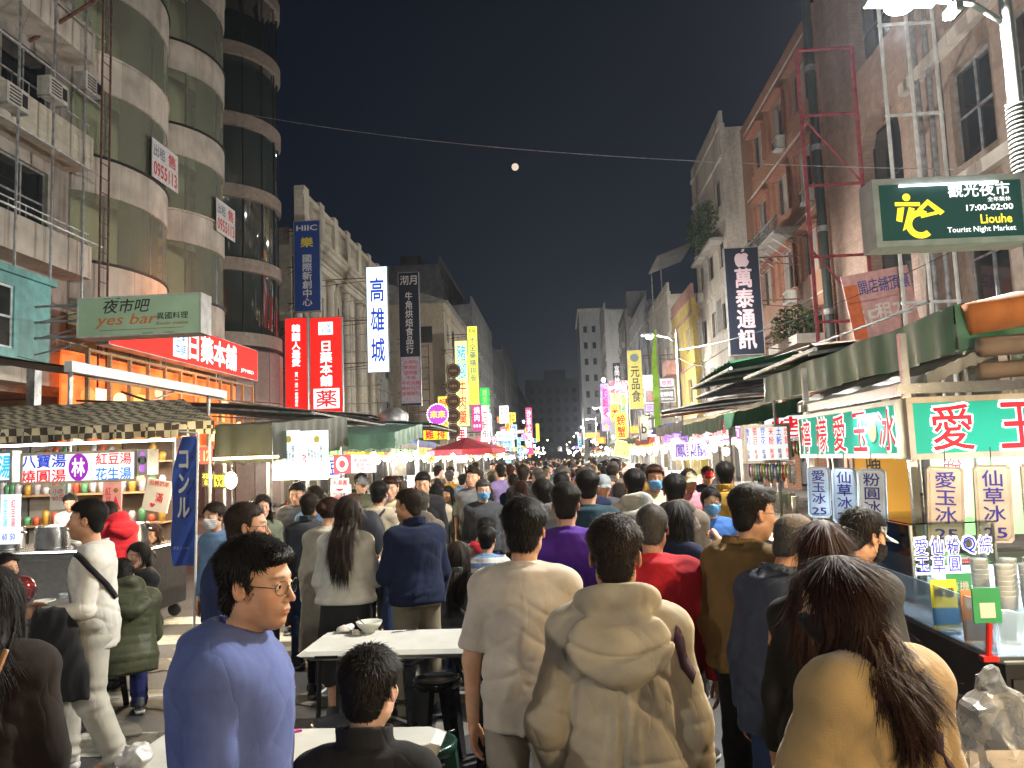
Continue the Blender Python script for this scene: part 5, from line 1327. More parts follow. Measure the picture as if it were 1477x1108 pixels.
street_lamp(-9.8, 20, 'street lamp hidden behind the left stalls', .8, side=1, h=6.2) if 0 else None
# ------------------------------------------------------------------ signs
M_SIGNF = mat('sign_frame', (.35, .36, .36), .4, metal=.6, var=.15, grime=.4)
M_WH = mat('sign_white', (.62, .62, .60), .5, var=.04); M_BLK = mat('ink_black', (.012, .012, .014), .5, var=0)
INK = dict(red=emis((.75, .02, .03), 1.0), blue=emis((.02, .05, .55), 1.0), navy=mat('ink_navy', (.02, .02, .22), .5, var=0), white=emis((1, 1, 1), 1.5), black=M_BLK, yellow=emis((1, .80, .08), 1.6),
           dimw=mat('dim_white', (.6, .6, .6), .5, var=0), purple=emis((.35, .05, .5), 1.0), cyan=emis((.05, .5, .9), 1.1), green=emis((.03, .45, .10), 1.0), orange=emis((1, .35, .05), 1.3), dimy=mat('dim_yellow', (.6, .5, .05), .5, var=0), dred=mat('print_red', (.5, .02, .03), .5, var=0), gold=mat('print_gold', (.55, .38, .12), .5, var=0), brown=mat('print_brown', (.25, .1, .03), .5, var=0), dgreen=mat('print_green', (.02, .25, .10), .5, var=0))
def board(center, w, h, label, face, texts=(), depth=.22, yaw=0, frame=None, fw=.03, brackets=None, group=None, cat='sign', name='sign', tilt=0, backtext=False):
    t = thing(name, label, cat, center, yaw, group)
    if tilt: t.rotation_euler = (0, tilt, yaw)
    fr = frame or M_SIGNF
    m = MB(); m.box(-w / 2, w / 2, 0.0, depth, -h / 2, h / 2); m.build('sign_box', fr if depth > .05 else face, t)
    if depth > .05:
        m = MB(); m.box(-w / 2 + fw, w / 2 - fw, -.008, -.001, -h / 2 + fw, h / 2 - fw); m.build('sign_face', face, t)
        m = MB(); m.box(-w / 2, w / 2, -.02, -.0005, h / 2 - fw + .001, h / 2); m.box(-w / 2, w / 2, -.02, -.0005, -h / 2, -h / 2 + fw - .001); m.box(-w / 2, -w / 2 + fw - .001, -.02, -.0005, -h / 2 + fw, h / 2 - fw); m.box(w / 2 - fw + .001, w / 2, -.02, -.0005, -h / 2 + fw, h / 2 - fw); m.build('frame', fr, t)
    for q in texts:
        body, cx, cy, tw, th, im = q[:6]; bold = q[6] if len(q) > 6 else .02; sh = q[7] if len(q) > 7 else 0
        lettering(t, body, INK.get(im, im) if isinstance(im, str) else im, tw * w, th * h, (cx - .5) * w, (.5 - cy) * h, -.012 if depth > .05 else -.003, bold, shear=sh)
    if brackets:
        dx, lens = brackets
        m = MB()
        for zz in (-.4, 0, .4): m.bar((dx * w / 2, depth / 2, zz * h), (dx * (w / 2 + lens), depth / 2, zz * h), .03, 6); m.bar((dx * w / 2, depth / 2, zz * h - .15), (dx * (w / 2 + lens), depth / 2, zz * h - .35), .018, 5)
        m.build('bracket', M_RUST if h > 3 else M_GALV, t)
    return t
def sg(x0, y0, x1, y1, Y, label, face, texts=(), wall=None, **kw):
    a, b = atY(x0, y0, Y), atY(x1, y1, Y); c0 = atY((x0 + x1) / 2, (y0 + y1) / 2, Y); a2, b2 = atY(x0, (y0 + y1) / 2, Y), atY(x1, (y0 + y1) / 2, Y)
    a3, b3 = atY((x0 + x1) / 2, y0, Y), atY((x0 + x1) / 2, y1, Y); w, h = b2.x - a2.x, a3.z - b3.z
    if wall is not None:
        s_ = 1 if wall > c0.x else -1; kw['brackets'] = (s_, max(.15, abs(wall - c0.x) - w / 2))
    return board(tuple(c0), w, h, label, face, texts, **kw)
V = lambda s: '\n'.join(s)
RED = emis((1, .018, .012), .95, uneven=.12); WHT = emis((.78, .95, 1), 1.9, uneven=.08); LWHT = emis((1, .97, .9), 2.6, uneven=.1)
BLU_D = mat('deep_blue_board', (.012, .045, .22), .35, var=.05); NAVY = mat('navy_board', (.006, .010, .022), .4, var=.08)
t = sg(424, 318, 462, 449, 35.3, 'dark blue vertical sign topped with the letters HIIC and a yellow emblem', BLU_D, [('HIIC', .5, .08, .78, .06, 'dimw', .03), ('樂', .5, .24, .46, .11, 'dimy', .04), (V('國際新創中心'), .5, .66, .36, .56, 'dimw', .03)], wall=-12.6)
m = MB(); m.lathe([(.26, 0), (.26, .004)], n=24); o = m.build('emblem_disc', BLU_D, t); o.rotation_euler = (R(90), 0, 0); o.location = (0, -.0085, .26 * 4.17); o.scale = (1, 1, .4)
sg(411, 458, 444, 602, 34.6, 'narrow glowing red vertical sign with yellow corners left of the wide red one', RED, [(V('韓國人最愛'), .5, .28, .36, .42, 'white', .05), (V('買一送一'), .5, .64, .14, .18, 'white', .02), (V('樂購專區'), .5, .82, .14, .14, 'white', .02), ('▬', .5, .94, .5, .02, 'white', .02)], wall=-12.7)
t = sg(447, 457, 494, 604, 34.4, 'wide glowing red vertical pharmacy sign with a white square panel at its foot', RED, [(V('日藥本舖'), .5, .46, .36, .44, 'white', .05), ('ニチヤク薬', .5, .955, .8, .03, 'white', .03)])
for (cx, cy, w_, h_, txt, ink, bt) in ((.5, .10, .46, .13, '回楽\n本舖', emis((.05, .25, .6), 1), .01), (.5, .81, .82, .20, '薬', INK['red'], .03)):
    W_, H_ = (494 - 447) * 34.4 / 1109, (604 - 457) * 34.4 / 1109
    m = MB(); m.box((cx - .5) * W_ - w_ * W_ / 2, (cx - .5) * W_ + w_ * W_ / 2, -.016, -.0085, (.5 - cy) * H_ - h_ * H_ / 2, (.5 - cy) * H_ + h_ * H_ / 2); m.build('white_panel', INK['white'], t); lettering(t, txt, ink, w_ * W_ * .8, h_ * H_ * .82, (cx - .5) * W_, (.5 - cy) * H_, -.020, bt)
t = sg(529, 384, 560, 537, 40, 'tall glowing white sign with three big blue characters and an ornamental border', WHT, [('高', .5, .22, .62, .22, 'blue', .03), ('雄', .5, .50, .62, .22, 'blue', .03), ('城', .5, .79, .62, .22, 'blue', .03)], wall=-12.6)
m = MB(); W_, H_ = 31 * 40 / 1109, 153 * 40 / 1109
for sx in (-1, 1):
    for sz in (-1, 1):
        for k in range(3): a = W_ / 2 - .07 - k * .05; b = H_ / 2 - .07 - k * .05; L = .3 - k * .07; m.box(min(sx * a, sx * (a - L)), max(sx * a, sx * (a - L)), -.014, -.009, sz * b - .01, sz * b + .01); m.box(sx * a - .01, sx * a + .01, -.0135, -.0088, min(sz * b, sz * (b - L)), max(sz * b, sz * (b - L)))
m.box(-W_ / 2 + .05, -W_ / 2 + .065, -.0145, -.0092, -H_ / 2 + .3, H_ / 2 - .3); m.box(W_ / 2 - .065, W_ / 2 - .05, -.0145, -.0092, -H_ / 2 + .3, H_ / 2 - .3); m.build('border', INK['blue'], t)
t = sg(576, 392, 606, 585, 44, 'tall unlit navy and pale sign of a bakery with columns of small print', NAVY, [('沏月', .5, .06, .8, .07, 'dimw', .02), (V('牛角烘焙食品行'), .5, .38, .36, .46, 'dimw', .02)], wall=-8.7)
W_, H_ = 30 * 44 / 1109, 193 * 44 / 1109; m = MB(); m.box(-W_ / 2 + .04, W_ / 2 - .04, -.012, -.0085, -H_ / 2 + .04, -H_ * .14); m.build('lower_panel', mat('pale_lilac', (.42, .38, .46), .5), t)
for i, tx in enumerate(('大蒜包', '雙胞胎', '甜甜圈', '牛角', '牛奶波羅', '厚片吐司', '波羅麵包')): lettering(t, tx, INK['dred'], W_ * .22 * len(tx), H_ * .028, 0, -H_ * (.18 + i * .04), -.016, .01)
sg(657, 491, 676, 615, 58, 'glowing yellow sign with blue and red characters for pork and beef soup', emis((.95, 1, .35), 1.4), [(V('豬腳'), .5, .25, .7, .40, 'cyan', .02), (V('牛肉羹'), .5, .72, .6, .50, 'red', .02)], wall=-8.7)
sg(675, 470, 690, 584, 62, 'tall narrow yellow lit sign for herbal pork rib soup', emis((.92, 1, .12), 1.3), [('和級', .5, .06, .7, .06, 'brown', .01), (V('十全藥膳排骨'), .5, .42, .62, .58, emis((.04, .06, .25), 1), .01), (V('麵線'), .3, .86, .28, .14, 'orange', .01), (V('滷味'), .7, .86, .28, .14, 'orange', .01)], wall=-8.9)
sg(681, 584, 695, 622, 60, 'small magenta lit sign reading barbecue under the yellow sign', emis((.9, .05, .30), 1.1), [(V('燒肉'), .5, .35, .6, .55, 'white', .02), ('▪▪▪', .5, .8, .7, .1, 'white')])
sg(693, 559, 707, 630, 66, 'bright green lit sign of a tea merchant', emis((.03, .75, .10), 1.2), [(V('精芳茗茶商行'), .5, .5, .5, .92, emis((.5, 1, .3), 1.3), .02)], wall=-9)
M_BROWN = mat('brown_disc', (.07, .035, .025), .5)
for i, y in enumerate((535, 557, 579, 600, 622)):
    c = atY(654, y, 50); t = thing('round_sign', 'unlit round brown sign, %s in the chain hanging beside the yellow soup sign' % ('topmost', 'second from top', 'middle', 'second from bottom', 'lowest')[i], 'sign', c, 0, 'chain of round brown signs')
    m = MB(); m.lathe([(.46, 0), (.48, .02), (.48, .10), (.46, .12)], n=28); o = m.build('disc', M_BROWN, t); o.rotation_euler = (R(90), 0, 0); m = MB(); m.tube([(.40 * math.cos(a * .2618), -.125, .40 * math.sin(a * .2618)) for a in range(25)], .012, 5); m.build('ring', INK['gold'], t); lettering(t, '大腸包', INK['gold'], .5, .17, 0, 0, -.128, .01)
    m = MB(); m.bar((0, -.06, .47), (0, -.06, 1.0), .015, 5); m.build('hanger', M_FRAME_D, t)
c = atY(632, 598, 40); t = thing('round_sign', 'round purple neon sign ringed with white bulbs', 'sign', c); m = MB(); m.lathe([(.50, 0), (.54, .04), (.54, .14), (.50, .16)], n=32); o = m.build('disc', emis((.55, .08, .65), 1.0), t); o.rotation_euler = (R(90), 0, 0)
m = MB(); 
for a in range(26): m.ball((.55 * math.cos(a * .2417), -.17, .55 * math.sin(a * .2417)), .035, n=6, m=4)
m.build('bulb_ring', emis((1, .9, 1), 4), t); lettering(t, '來來', INK['yellow'], .8, .38, 0, 0, -.175, .05); m = MB(); m.bar((-.5, -.08, 0), (-1.4, -.08, .05), .025); m.build('bracket', M_GALV, t)
sg(610, 616, 646, 635, 32, 'yellow lit box sign with two red characters for fried chicken cutlet', emis((1, .78, .02), 1.4), [('雞 排', .5, .5, .8, .8, 'red', .05)], depth=.3)
sg(616, 650, 628, 668, 24, 'orange lit board hanging in a left stall', emis((1, .45, .05), 1.3), [('滷味', .5, .3, .8, .3, 'red', .03), ('炸', .5, .7, .5, .4, 'red', .03)])
sg(720, 585, 734, 611, 75, 'small white lit sign with red arches above the left crowd', emis((1, .95, .95), 1.8), [('回', .5, .3, .6, .35, 'red', .03), ('旅店', .5, .75, .7, .2, 'blue', .02)])
sg(716, 622, 742, 636, 70, 'wide white lit box sign low on the left', emis((.75, .95, 1), 2.0), [('便利商店', .5, .5, .85, .5, 'cyan', .02)])
sg(737, 612, 746, 634, 80, 'tiny blue and white vertical sign far on the left', emis((.5, .7, 1), 1.5), [(V('旅社'), .5, .5, .6, .8, 'blue', .02)])
sg(759, 588, 768, 656, 95, 'tall thin red neon sign far down the left side', emis((1, .05, .22), 1.4), [(V('沙茶火鍋城'), .5, .45, .7, .8, 'white', .03)])
sg(737, 595, 744, 609, 90, 'yellow diamond neon of a medicine shop far on the left', emis((1, .75, .08), 1.7), [('大', .5, .35, .7, .4, 'red', .02), ('飯', .5, .75, .7, .3, 'red', .02)])
sg(773, 611, 778, 637, 110, 'slim bright yellow sign far down the left row', emis((1, .85, .05), 1.7))
sg(604, 562, 640, 630, 47, 'pale translucent awning board sticking out over the left stalls', mat('pale_board', (.4, .36, .32), .6, grime=.5), []) if 0 else None
# yes bar
t = sg(111, 426, 290, 484, 15, 'pale green box sign of a bar with black and orange lettering', mat('pale_green_face', (.30, .44, .30), .4, var=.06, scale=2), [('夜市吧', .40, .25, .38, .34, 'black', .02, .2), ('yes bar', .40, .62, .50, .34, mat('print_orange', (.50, .14, .04), .5, var=0), .02, .25), ('異國料理', .77, .54, .25, .17, 'black', .015), ('Exotic cuisine', .77, .72, .25, .08, 'brown'), ('——————————', .52, .84, .68, .012, 'brown', .01), ('◢◣▗ ▘', .3, .04, .2, .06, 'dgreen', 0), ('▁▂▁▂▁▁', .7, .965, .5, .05, 'dgreen', 0)], depth=.45, frame=mat('old_white_metal', (.42, .43, .42), .5, grime=.5), wall=-10.8)
# JPMED lit fascia facing the street
def fascia(X, y0, y1, z0, z1, label, face, texts, side=1, depth=.3, group=None):
    return board((X, (y0 + y1) / 2, (z0 + z1) / 2), abs(y1 - y0), z1 - z0, label, face, texts, depth=depth, yaw=R(90) * side, group=group)
t = fascia(-11.5, 19.0, 28.9, 5.15, 6.35, 'long glowing red pharmacy fascia above the wooden lattice shop', emis((1, .02, .012), 1.15, uneven=.15), [('日藥本舖', .62, .48, .36, .72, 'white', .05), ('JPMED', .90, .78, .12, .13, 'white', .03)], depth=.35)
m = MB(); m.box(-1.60, -.72, -.014, -.0085, -.46, .46); m.build('logo_panel', INK['white'], t); lettering(t, '回楽\n本舖', emis((.05, .25, .6), 1), .68, .74, -1.16, 0, -.018, .02)
t['label'] = 'long glowing red pharmacy fascia above the wooden lattice shop'
# lattice shop front
t = thing('lattice_shopfront', 'glowing orange shopfront behind pale wooden lattice hung with paper lanterns', 'shopfront', (-12.1, 24.5, 2.6))
M_WOOD = mat('pale_wood', (.40, .26, .13), .6, var=.2, scale=8, stretch=(1, 1, 6)); m = MB()
for i in range(12):
    u = -5.4 + i * .98; m.box(-.05, .05, u - .04, u + .04, 0, 2.5)
m.build('lattice_post', M_WOOD, t); m = MB()
for z in (0, .85, 1.7, 2.42): m.box(-.042, .042, -5.45, 5.45, z, z + .07)
m.build('lattice_rail', M_WOOD, t); m = MB(); m.box(-.75, -.7, -5.4, 5.4, 0, 2.5); m.build('glowing_back', emis((1, .16, .03), 1.5, uneven=.6), t)
for i in range(14):
    m = MB(); m.smooth = True; m.lathe([(.07, -.2), (.15, -.12), (.17, 0), (.15, .12), (.07, .2)], n=12); o = m.build('lantern', emis((1, .75, .40), rnd.uniform(1.6, 3)) if i % 3 else emis((1, .25, .06), 2), t); o.location = (-.3, -4.9 + i * .75, .45 + .85 * (i % 3 != 1) + (.4 if i % 2 else 0))
for i in range(11):
    m = MB(); m.box(-.62, -.60, -5 + i * .95, -4.35 + i * .95, .1 + .9 * (i % 2), .7 + .9 * (i % 2)); o = m.build('poster', emis(rnd.choice([(1, .6, .15), (1, .9, .7), (.9, .1, .03)]), 1.1), t)
lamp('AREA', (.6, 0, 1.4), 180, (1, .35, .12), (9, 2), parent=t, rot=(0, R(90), 0))
# ---- right signs
t = sg(1048, 356, 1099, 512, 29, 'dark navy vertical sign with a white fruit emblem and four pale characters', NAVY, [(V('萬泰通訊'), .52, .57, .50, .74, mat('dim_pink', (.5, .38, .42), .5, var=0), .05)], wall=9.4)
W_, H_ = 51 * 29 / 1109, 156 * 29 / 1109
pts = [(0, .26), (.10, .31), (.22, .29), (.30, .20), (.24, .10), (.26, -.02), (.32, -.08), (.26, -.22), (.16, -.33), (.06, -.31), (0, -.29), (-.06, -.31), (-.16, -.33), (-.26, -.22), (-.31, -.06), (-.31, .12), (-.24, .26), (-.10, .31)]
m = MB(); m.add([(x * .85, -.013, z * .85 + H_ * .385) for x, z in pts], [tuple(range(len(pts)))[::-1]]); m.add([(x, -.013, z + H_ * .385) for x, z in ((.0, .29), (.03, .40), (.13, .43), (.10, .33))], [(3, 2, 1, 0)]); m.build('fruit_emblem', MATS['dim_pink'], t)
sg(1038, 532, 1101, 569, 26.5, 'dark horizontal sign with one large pale character under the navy one', NAVY, [('黨', .30, .5, .34, .75, mat('dim_cream', (.5, .42, .28), .5, var=0), .05), ('TAI', .80, .75, .3, .3, 'dimw', .03)], wall=9.4)
sg(906, 505, 927, 590, 55, 'yellow vertical sign with black brush characters and a round grey seal', mat('yellow_board', (.50, .44, .08), .5), [('●', .5, .13, .6, .14, mat('seal_grey', (.12, .16, .18), .5, var=0), 0), (V('元品食'), .5, .58, .6, .60, 'black', .03)], wall=8.4)
sg(884, 523, 896, 563, 70, 'small dark vertical sign with white characters', NAVY, [(V('高雄'), .5, .5, .6, .8, 'dimw', .03)], wall=8.2)
sg(867, 553, 880, 622, 66, 'tall pink and blue neon sign glittering on the right', emis((.55, .35, 1), 1.6, uneven=.5), [(V('釣蝦場'), .5, .4, .6, .6, 'red', .03), ('★', .5, .9, .8, .14, 'yellow', 0)])
sg(928, 541, 951, 560, 34, 'white glowing cloud shaped sign on the right', emis((.85, .97, 1), 3.0), [('冰', .5, .5, .3, .6, 'cyan', .02)])
sg(930, 561, 974, 581, 32, 'black sign with a red swirl and white characters on the right', mat('black_board', (.012, .01, .01), .4, var=0), [('元井', .26, .5, .34, .7, mat('vivid_red', (.6, .03, .01), .5, var=0), .03), ('食刻料理', .72, .4, .42, .35, 'dimw', .02), ('TEPPANYAKI', .72, .75, .42, .15, 'dimw', 0)])
sg(930, 583, 951, 594, 33, 'small lavender lit panel under the black sign', emis((.65, .5, 1), 1.6), [('沙冰', .5, .5, .7, .6, 'purple', .02)])
sg(951, 546, 972, 558, 36, 'pale lit sign panel beside the cloud sign', emis((.75, .75, 1), 1.0), [('旅館', .5, .5, .7, .6, 'red', .02)])
sg(922, 600, 936, 636, 22, 'upright white framed lightbox leaning over the right stalls', emis((.9, .85, .75), .45), [('b', .5, .5, .5, .4, 'black', .03)])
sg(936, 620, 962, 629, 20, 'dark board edged with white light strips', mat('black_board2', (.01, .01, .015), .4, var=0), [], frame=emis((.8, .85, 1), 3), fw=.05)
t = sg(886, 636, 910, 660, 30, 'tilted yellow neon sign with green characters leaning over the crowd', emis((.85, 1, .05), 1.6), [('烤魷魚', .5, .35, .8, .4, 'green', .03), ('海產', .5, .75, .6, .3, 'green', .03)], tilt=R(14))
# Liouhe sign on the lamp pole
c = atY(1371, 304, 6.9); W_, H_ = 1.36, .62
t = board(tuple(c), W_, H_, 'night market sign with yellow emblem and white lettering fixed to the lamp pole', emis((.006, .040, .034), 1.0), [('觀光夜市', .69, .21, .40, .20, 'white', .025), ('全年無休', .815, .36, .15, .07, 'white', .01), ('17:00-02:00', .75, .475, .30, .085, 'white', .04), ('Liouhe', .785, .645, .20, .13, emis((1, .75, .05), 1.6), .03), ('Tourist Night Market', .685, .80, .44, .10, 'white', .02)], depth=.26, frame=mat('sign_grey', (.42, .44, .45), .45, grime=.4), fw=.055, yaw=R(2))
YL = emis((1, .70, .03), 1.7); m = MB()
def arcband(cx, cz, r0, r1, a0, a1, n=14):
    vs = []; 
    for i in range(n + 1): a = R(a0 + (a1 - a0) * i / n); vs += [(cx + r0 * math.cos(a), -.013, cz + r0 * math.sin(a)), (cx + r1 * math.cos(a), -.013, cz + r1 * math.sin(a))]
    m.add(vs, [(2 * i, 2 * i + 2, 2 * i + 3, 2 * i + 1) for i in range(n)])
arcband(-.385, .135, 0, .035, 0, 360); arcband(-.28, -.115, .075, .13, 60, 310); 
for (x0, z0, x1, z1, x2, z2, x3, z3) in ((-.49, .095, -.27, .085, -.27, .05, -.49, .06), (-.47, .04, -.41, .045, -.44, -.09, -.49, -.075), (-.37, .045, -.32, .03, -.37, -.13, -.44, -.17), (-.30, .02, -.20, .11, -.19, .07, -.29, -.02), (-.20, .11, -.06, -.01, -.10, -.04, -.20, .06), (-.27, -.03, -.12, .00, -.12, -.03, -.27, -.06)): m.add([(x0, -.0134, z0), (x1, -.0134, z1), (x2, -.0134, z2), (x3, -.0134, z3)], [(3, 2, 1, 0)])
m.build('emblem', YL, t); m = MB(); m.bar((-.45, -.03, .235), (.42, -.03, .235), .010, 6); m.build('tube', emis((.85, .97, 1), 5), t)
m = MB(); 
for z in (-.2, .2): m.box(.67, .80, .08, .14, z - .02, z + .02)
m.build('clamp', M_GALV, t)
# spiral conduit on the first lamp pole
t = thing('spiral_conduit', 'white ribbed cable guard wound round the near lamp pole beside the market sign', 'cable guard', (4.28, 7, 3.6)); m = MB(); m.smooth = True
m.tube([(.072 * math.cos(i * .55), .072 * math.sin(i * .55), i * .0036) for i in range(360)], .017, 5); m.build('coil', mat('white_plastic', (.10, .105, .10), .5), t)
# camera on the lamp arm
t = thing('security_camera', 'white security camera clamped under the near lamp arm', 'camera', (3.78, 6.95, 5.78)); m = MB(); m.bbox(-.05, .05, -.12, .1, -.04, .05, .02); m.build('housing', MATS['white_plastic'], t); m = MB(); m.bar((0, 0, .05), (0, .03, .15), .018); m.build('bracket', MATS['white_plastic'], t)
# green banner pole
c = atY(951, 560, 19); t = thing('banner_flag', 'tall narrow lime green feather banner beside the halfway lamp', 'banner', (c.x, 19, 0)); m = MB(); m.bar((0, 0, 0), (0, 0, 4.9), .018, 6); m.build('pole', M_ALU, t); m = MB()
vs = []
for i in range(15): z = 2.45 + i * .175; w_ = .02 + .13 * math.sin(min(1, (14 - i) / 6) * 1.4); y = .03 * math.sin(i * .8); vs += [(-.01, y, z), (-.01 - w_, y + .02, z)]
m.add(vs, [(2 * i, 2 * i + 2, 2 * i + 3, 2 * i + 1) for i in range(14)]); m.build('cloth', mat('lime_cloth', (.25, .46, .03), .7), t)
# advertisement on the arched facade
c = atY(1271, 437, 20.5); t = board(tuple(c), 1.75, 1.75, 'faded red and white advertising banner hung on the frame of the tan building', mat('faded_pink', (.55, .30, .28), .6, grime=.3), [('5F', .25, .7, .3, .25, mat('faded_white', (.6, .55, .5), .6), .03), ('開店鋪頂讓', .6, .22, .75, .22, mat('faded_blue', (.05, .06, .25), .6), .02), ('租72', .65, .62, .5, .25, 'faded_w' if 0 else MATS['faded_white'], .03)], depth=.04, tilt=R(-8))
m = MB(); m.box(-.87, -.52, -.014, -.004, -.87, .6); m.build('orange_strip', mat('faded_orange', (.55, .12, .03), .6), t)

t = sg(970, 632, 1024, 663, 14.2, 'purple lit sign with three large navy characters for pineapple cake', emis((.50, .38, .95), 1.6, uneven=.2), [('鳳梨酥', .5, .56, .86, .62, emis((.01, .01, .12), 1), .03), ('2', .60, .1, .1, .14, 'red', .02), ('招', .86, .12, .14, .2, 'red', .02)], depth=.1)
# ------------------------------------------------------------------ stalls
def canvas(name, col, **k): return mat(name, col, .7, var=.15, scale=4, grime=.5, gscale=3, **k)
GREENT = canvas('green_tarp', (.03, .12, .065)); OLIVE = canvas('olive_tarp', (.03, .033, .02)); REDT = canvas('red_tarp', (.30, .02, .03)); BLUET = canvas('blue_tarp', (.03, .06, .18)); GREYT = canvas('grey_tarp', (.20, .20, .19)); ORANT = canvas('orange_tarp', (.55, .16, .03)); BROWNT = canvas('brown_tarp', (.16, .11, .08)); PURPT = canvas('purple_tarp', (.12, .05, .18))
def two_tone(name, c1, c2, sc_, axis=None):
    m, nt, b = newmat(name); N, L = nt.nodes, nt.links; tc = N.new('ShaderNodeTexCoord'); ck = N.new('ShaderNodeTexChecker'); ck.inputs['Scale'].default_value = sc_
    ck.inputs['Color1'].default_value = (*c1, 1); ck.inputs['Color2'].default_value = (*c2, 1); mp = N.new('ShaderNodeMapping'); mp.inputs['Location'].default_value = (.013, .017, .011)
    if axis: mp.inputs['Scale'].default_value = axis
    L.new(tc.outputs['Object'], mp.inputs[0]); L.new(mp.outputs[0], ck.inputs['Vector']); L.new(ck.outputs[0], b.inputs['Base Color']); b.inputs['Roughness'].default_value = .8; MATS[name] = m; return m
CHECK = two_tone('checker_canvas', (.42, .38, .26), (.045, .035, .025), 11.0)
BULBM = emis((1, .78, .42), 40); BULBC = emis((.9, .97, 1), 36); TUBEM = emis((.92, .98, 1), 9)
def bulb(x, y, z, label, warm=True, e=45, group='bare bulbs hanging in the stalls', k=1.0):
    t = thing('light_bulb', label, 'light bulb', (x, y, z), 0, group)
    m = MB(); m.smooth = True; m.ball((0, 0, 0), .052 * k, .052 * k, .062 * k, n=10, m=7); m.build('glass', BULBM if warm else BULBC, t)
    m = MB(); m.bar((0, 0, .05), (0, 0, .10), .022, 8); m.bar((0, 0, .10), (0, 0, .30), .004, 4); m.build('socket', M_FRAME_D, t)
    if e: lamp('POINT', (0, 0, -.07), e, (1, .76, .45) if warm else (.85, .95, 1), .05, parent=t)
    return t
SHARE = {}
def shared(key, fn, name, parent=None, loc=(0, 0, 0), rz=0, scale=None):
    """one mesh per key, shared by alike pieces"""
    if key not in SHARE:
        o = fn(); SHARE[key] = o.data; o.name = name; o.location = loc; o.rotation_euler = (0, 0, rz)
        if parent: o.parent = parent
        return o
    o = bpy.data.objects.new(name, SHARE[key]); COL.objects.link(o); o.location = loc; o.rotation_euler = (0, 0, rz)
    if parent: o.parent = parent
    return o
CUPM = mat('paper_cup', (.62, .64, .62), .5, var=.03); PLAST = mat('plastic_clear_cup', (.45, .55, .60), .25, var=.05, trans=.5)
def f_cupstack():
    m = MB(); m.smooth = True
    for i in range(7): m.lathe([(.031, -.0 + i * .025), (.042, .10 + i * .025), (.045, .105 + i * .025)], n=12)
    return m.build('cup_stack', CUPM)
def f_cup():
    m = MB(); m.smooth = True; m.lathe([(.03, 0), (.041, .11), (.043, .113), (.039, .10)], n=12); return m.build('cup', PLAST)
def f_bowl():
    m = MB(); m.smooth = True; m.lathe([(.035, 0), (.04, .01), (.075, .045), (.088, .072), (.085, .073), (.07, .045), (.03, .015)], n=18); return m.build('bowl', mat('melamine', (.62, .62, .56), .25, var=.03))
def f_pot():
    m = MB(); m.smooth = True; m.lathe([(.19, 0), (.2, .02), (.2, .26), (.215, .27), (.19, .27), (.185, .05)], n=20); m.bar((-.26, 0, .2), (-.2, 0, .2), .012); m.bar((.2, 0, .2), (.26, 0, .2), .012); return m.build('pot', M_STEEL)
def f_tray():
    m = MB(); m.box(-.2, .2, -.14, .14, 0, .01); m.box(-.2, .2, -.14, -.13, .01, .06); m.box(-.2, .2, .13, .14, .01, .06); m.box(-.2, -.19, -.13, .13, .01, .06); m.box(.19, .2, -.13, .13, .01, .06); return m.build('tray', M_STEEL)
def f_bottle():
    m = MB(); m.smooth = True; m.lathe([(.032, 0), (.034, .01), (.034, .13), (.014, .18), (.014, .20), (.018, .20), (.018, .215)], n=10); return m.build('bottle', mat('sauce_red', (.3, .03, .02), .25, var=0))
STOOLC = {}
def stool(x, y, label, colr='black', rz=0, h=.46, group='plastic stools around the tables'):
    t = thing('stool', label, 'stool', (x, y, 0), rz, group)
    M_ = {'black': mat('stool_black', (.014, .014, .016), .22, var=.1), 'green': mat('stool_green', (.008, .03, .022), .25, var=.1), 'blue': mat('stool_blue', (.01, .03, .12), .3), 'red': mat('stool_red', (.25, .015, .015), .3)}[colr]
    def seat():
        m = MB(); m.smooth = True; m.lathe([(.128, -.055), (.150, -.045), (.156, -.005), (.150, .004), (.125, .006), (.120, -.002), (.03, -.004)], n=22); return m.build('seat', M_)
    o = shared(('seat', colr), seat, 'seat', t, (0, 0, h))
    for i in range(4):
        a = R(45 + 90 * i)
        def leg():
            m = MB(); m.add([(x_, y_, z_) for (x_, y_, z_) in ((.085, -.045, h - .03), (.145, -.04, h - .03), (.145, .04, h - .03), (.085, .045, h - .03), (.155, -.03, 0), (.195, -.026, 0), (.195, .026, 0), (.155, .03, 0))], [(0, 4, 5, 1), (1, 5, 6, 2), (2, 6, 7, 3), (3, 7, 4, 0), (4, 7, 6, 5), (0, 1, 2, 3)]); return m.build('leg', M_)
        shared(('leg', colr), leg, 'leg', t, (0, 0, 0), a)
    def ring():
        m = MB(); m.smooth = True; m.tube([(.158 * math.cos(a * .2618 + .785), .158 * math.sin(a * .2618 + .785), .17) for a in range(25)], .012, 6); return m.build('brace_ring', M_)
    shared(('ring', colr), ring, 'brace_ring', t)
    return t
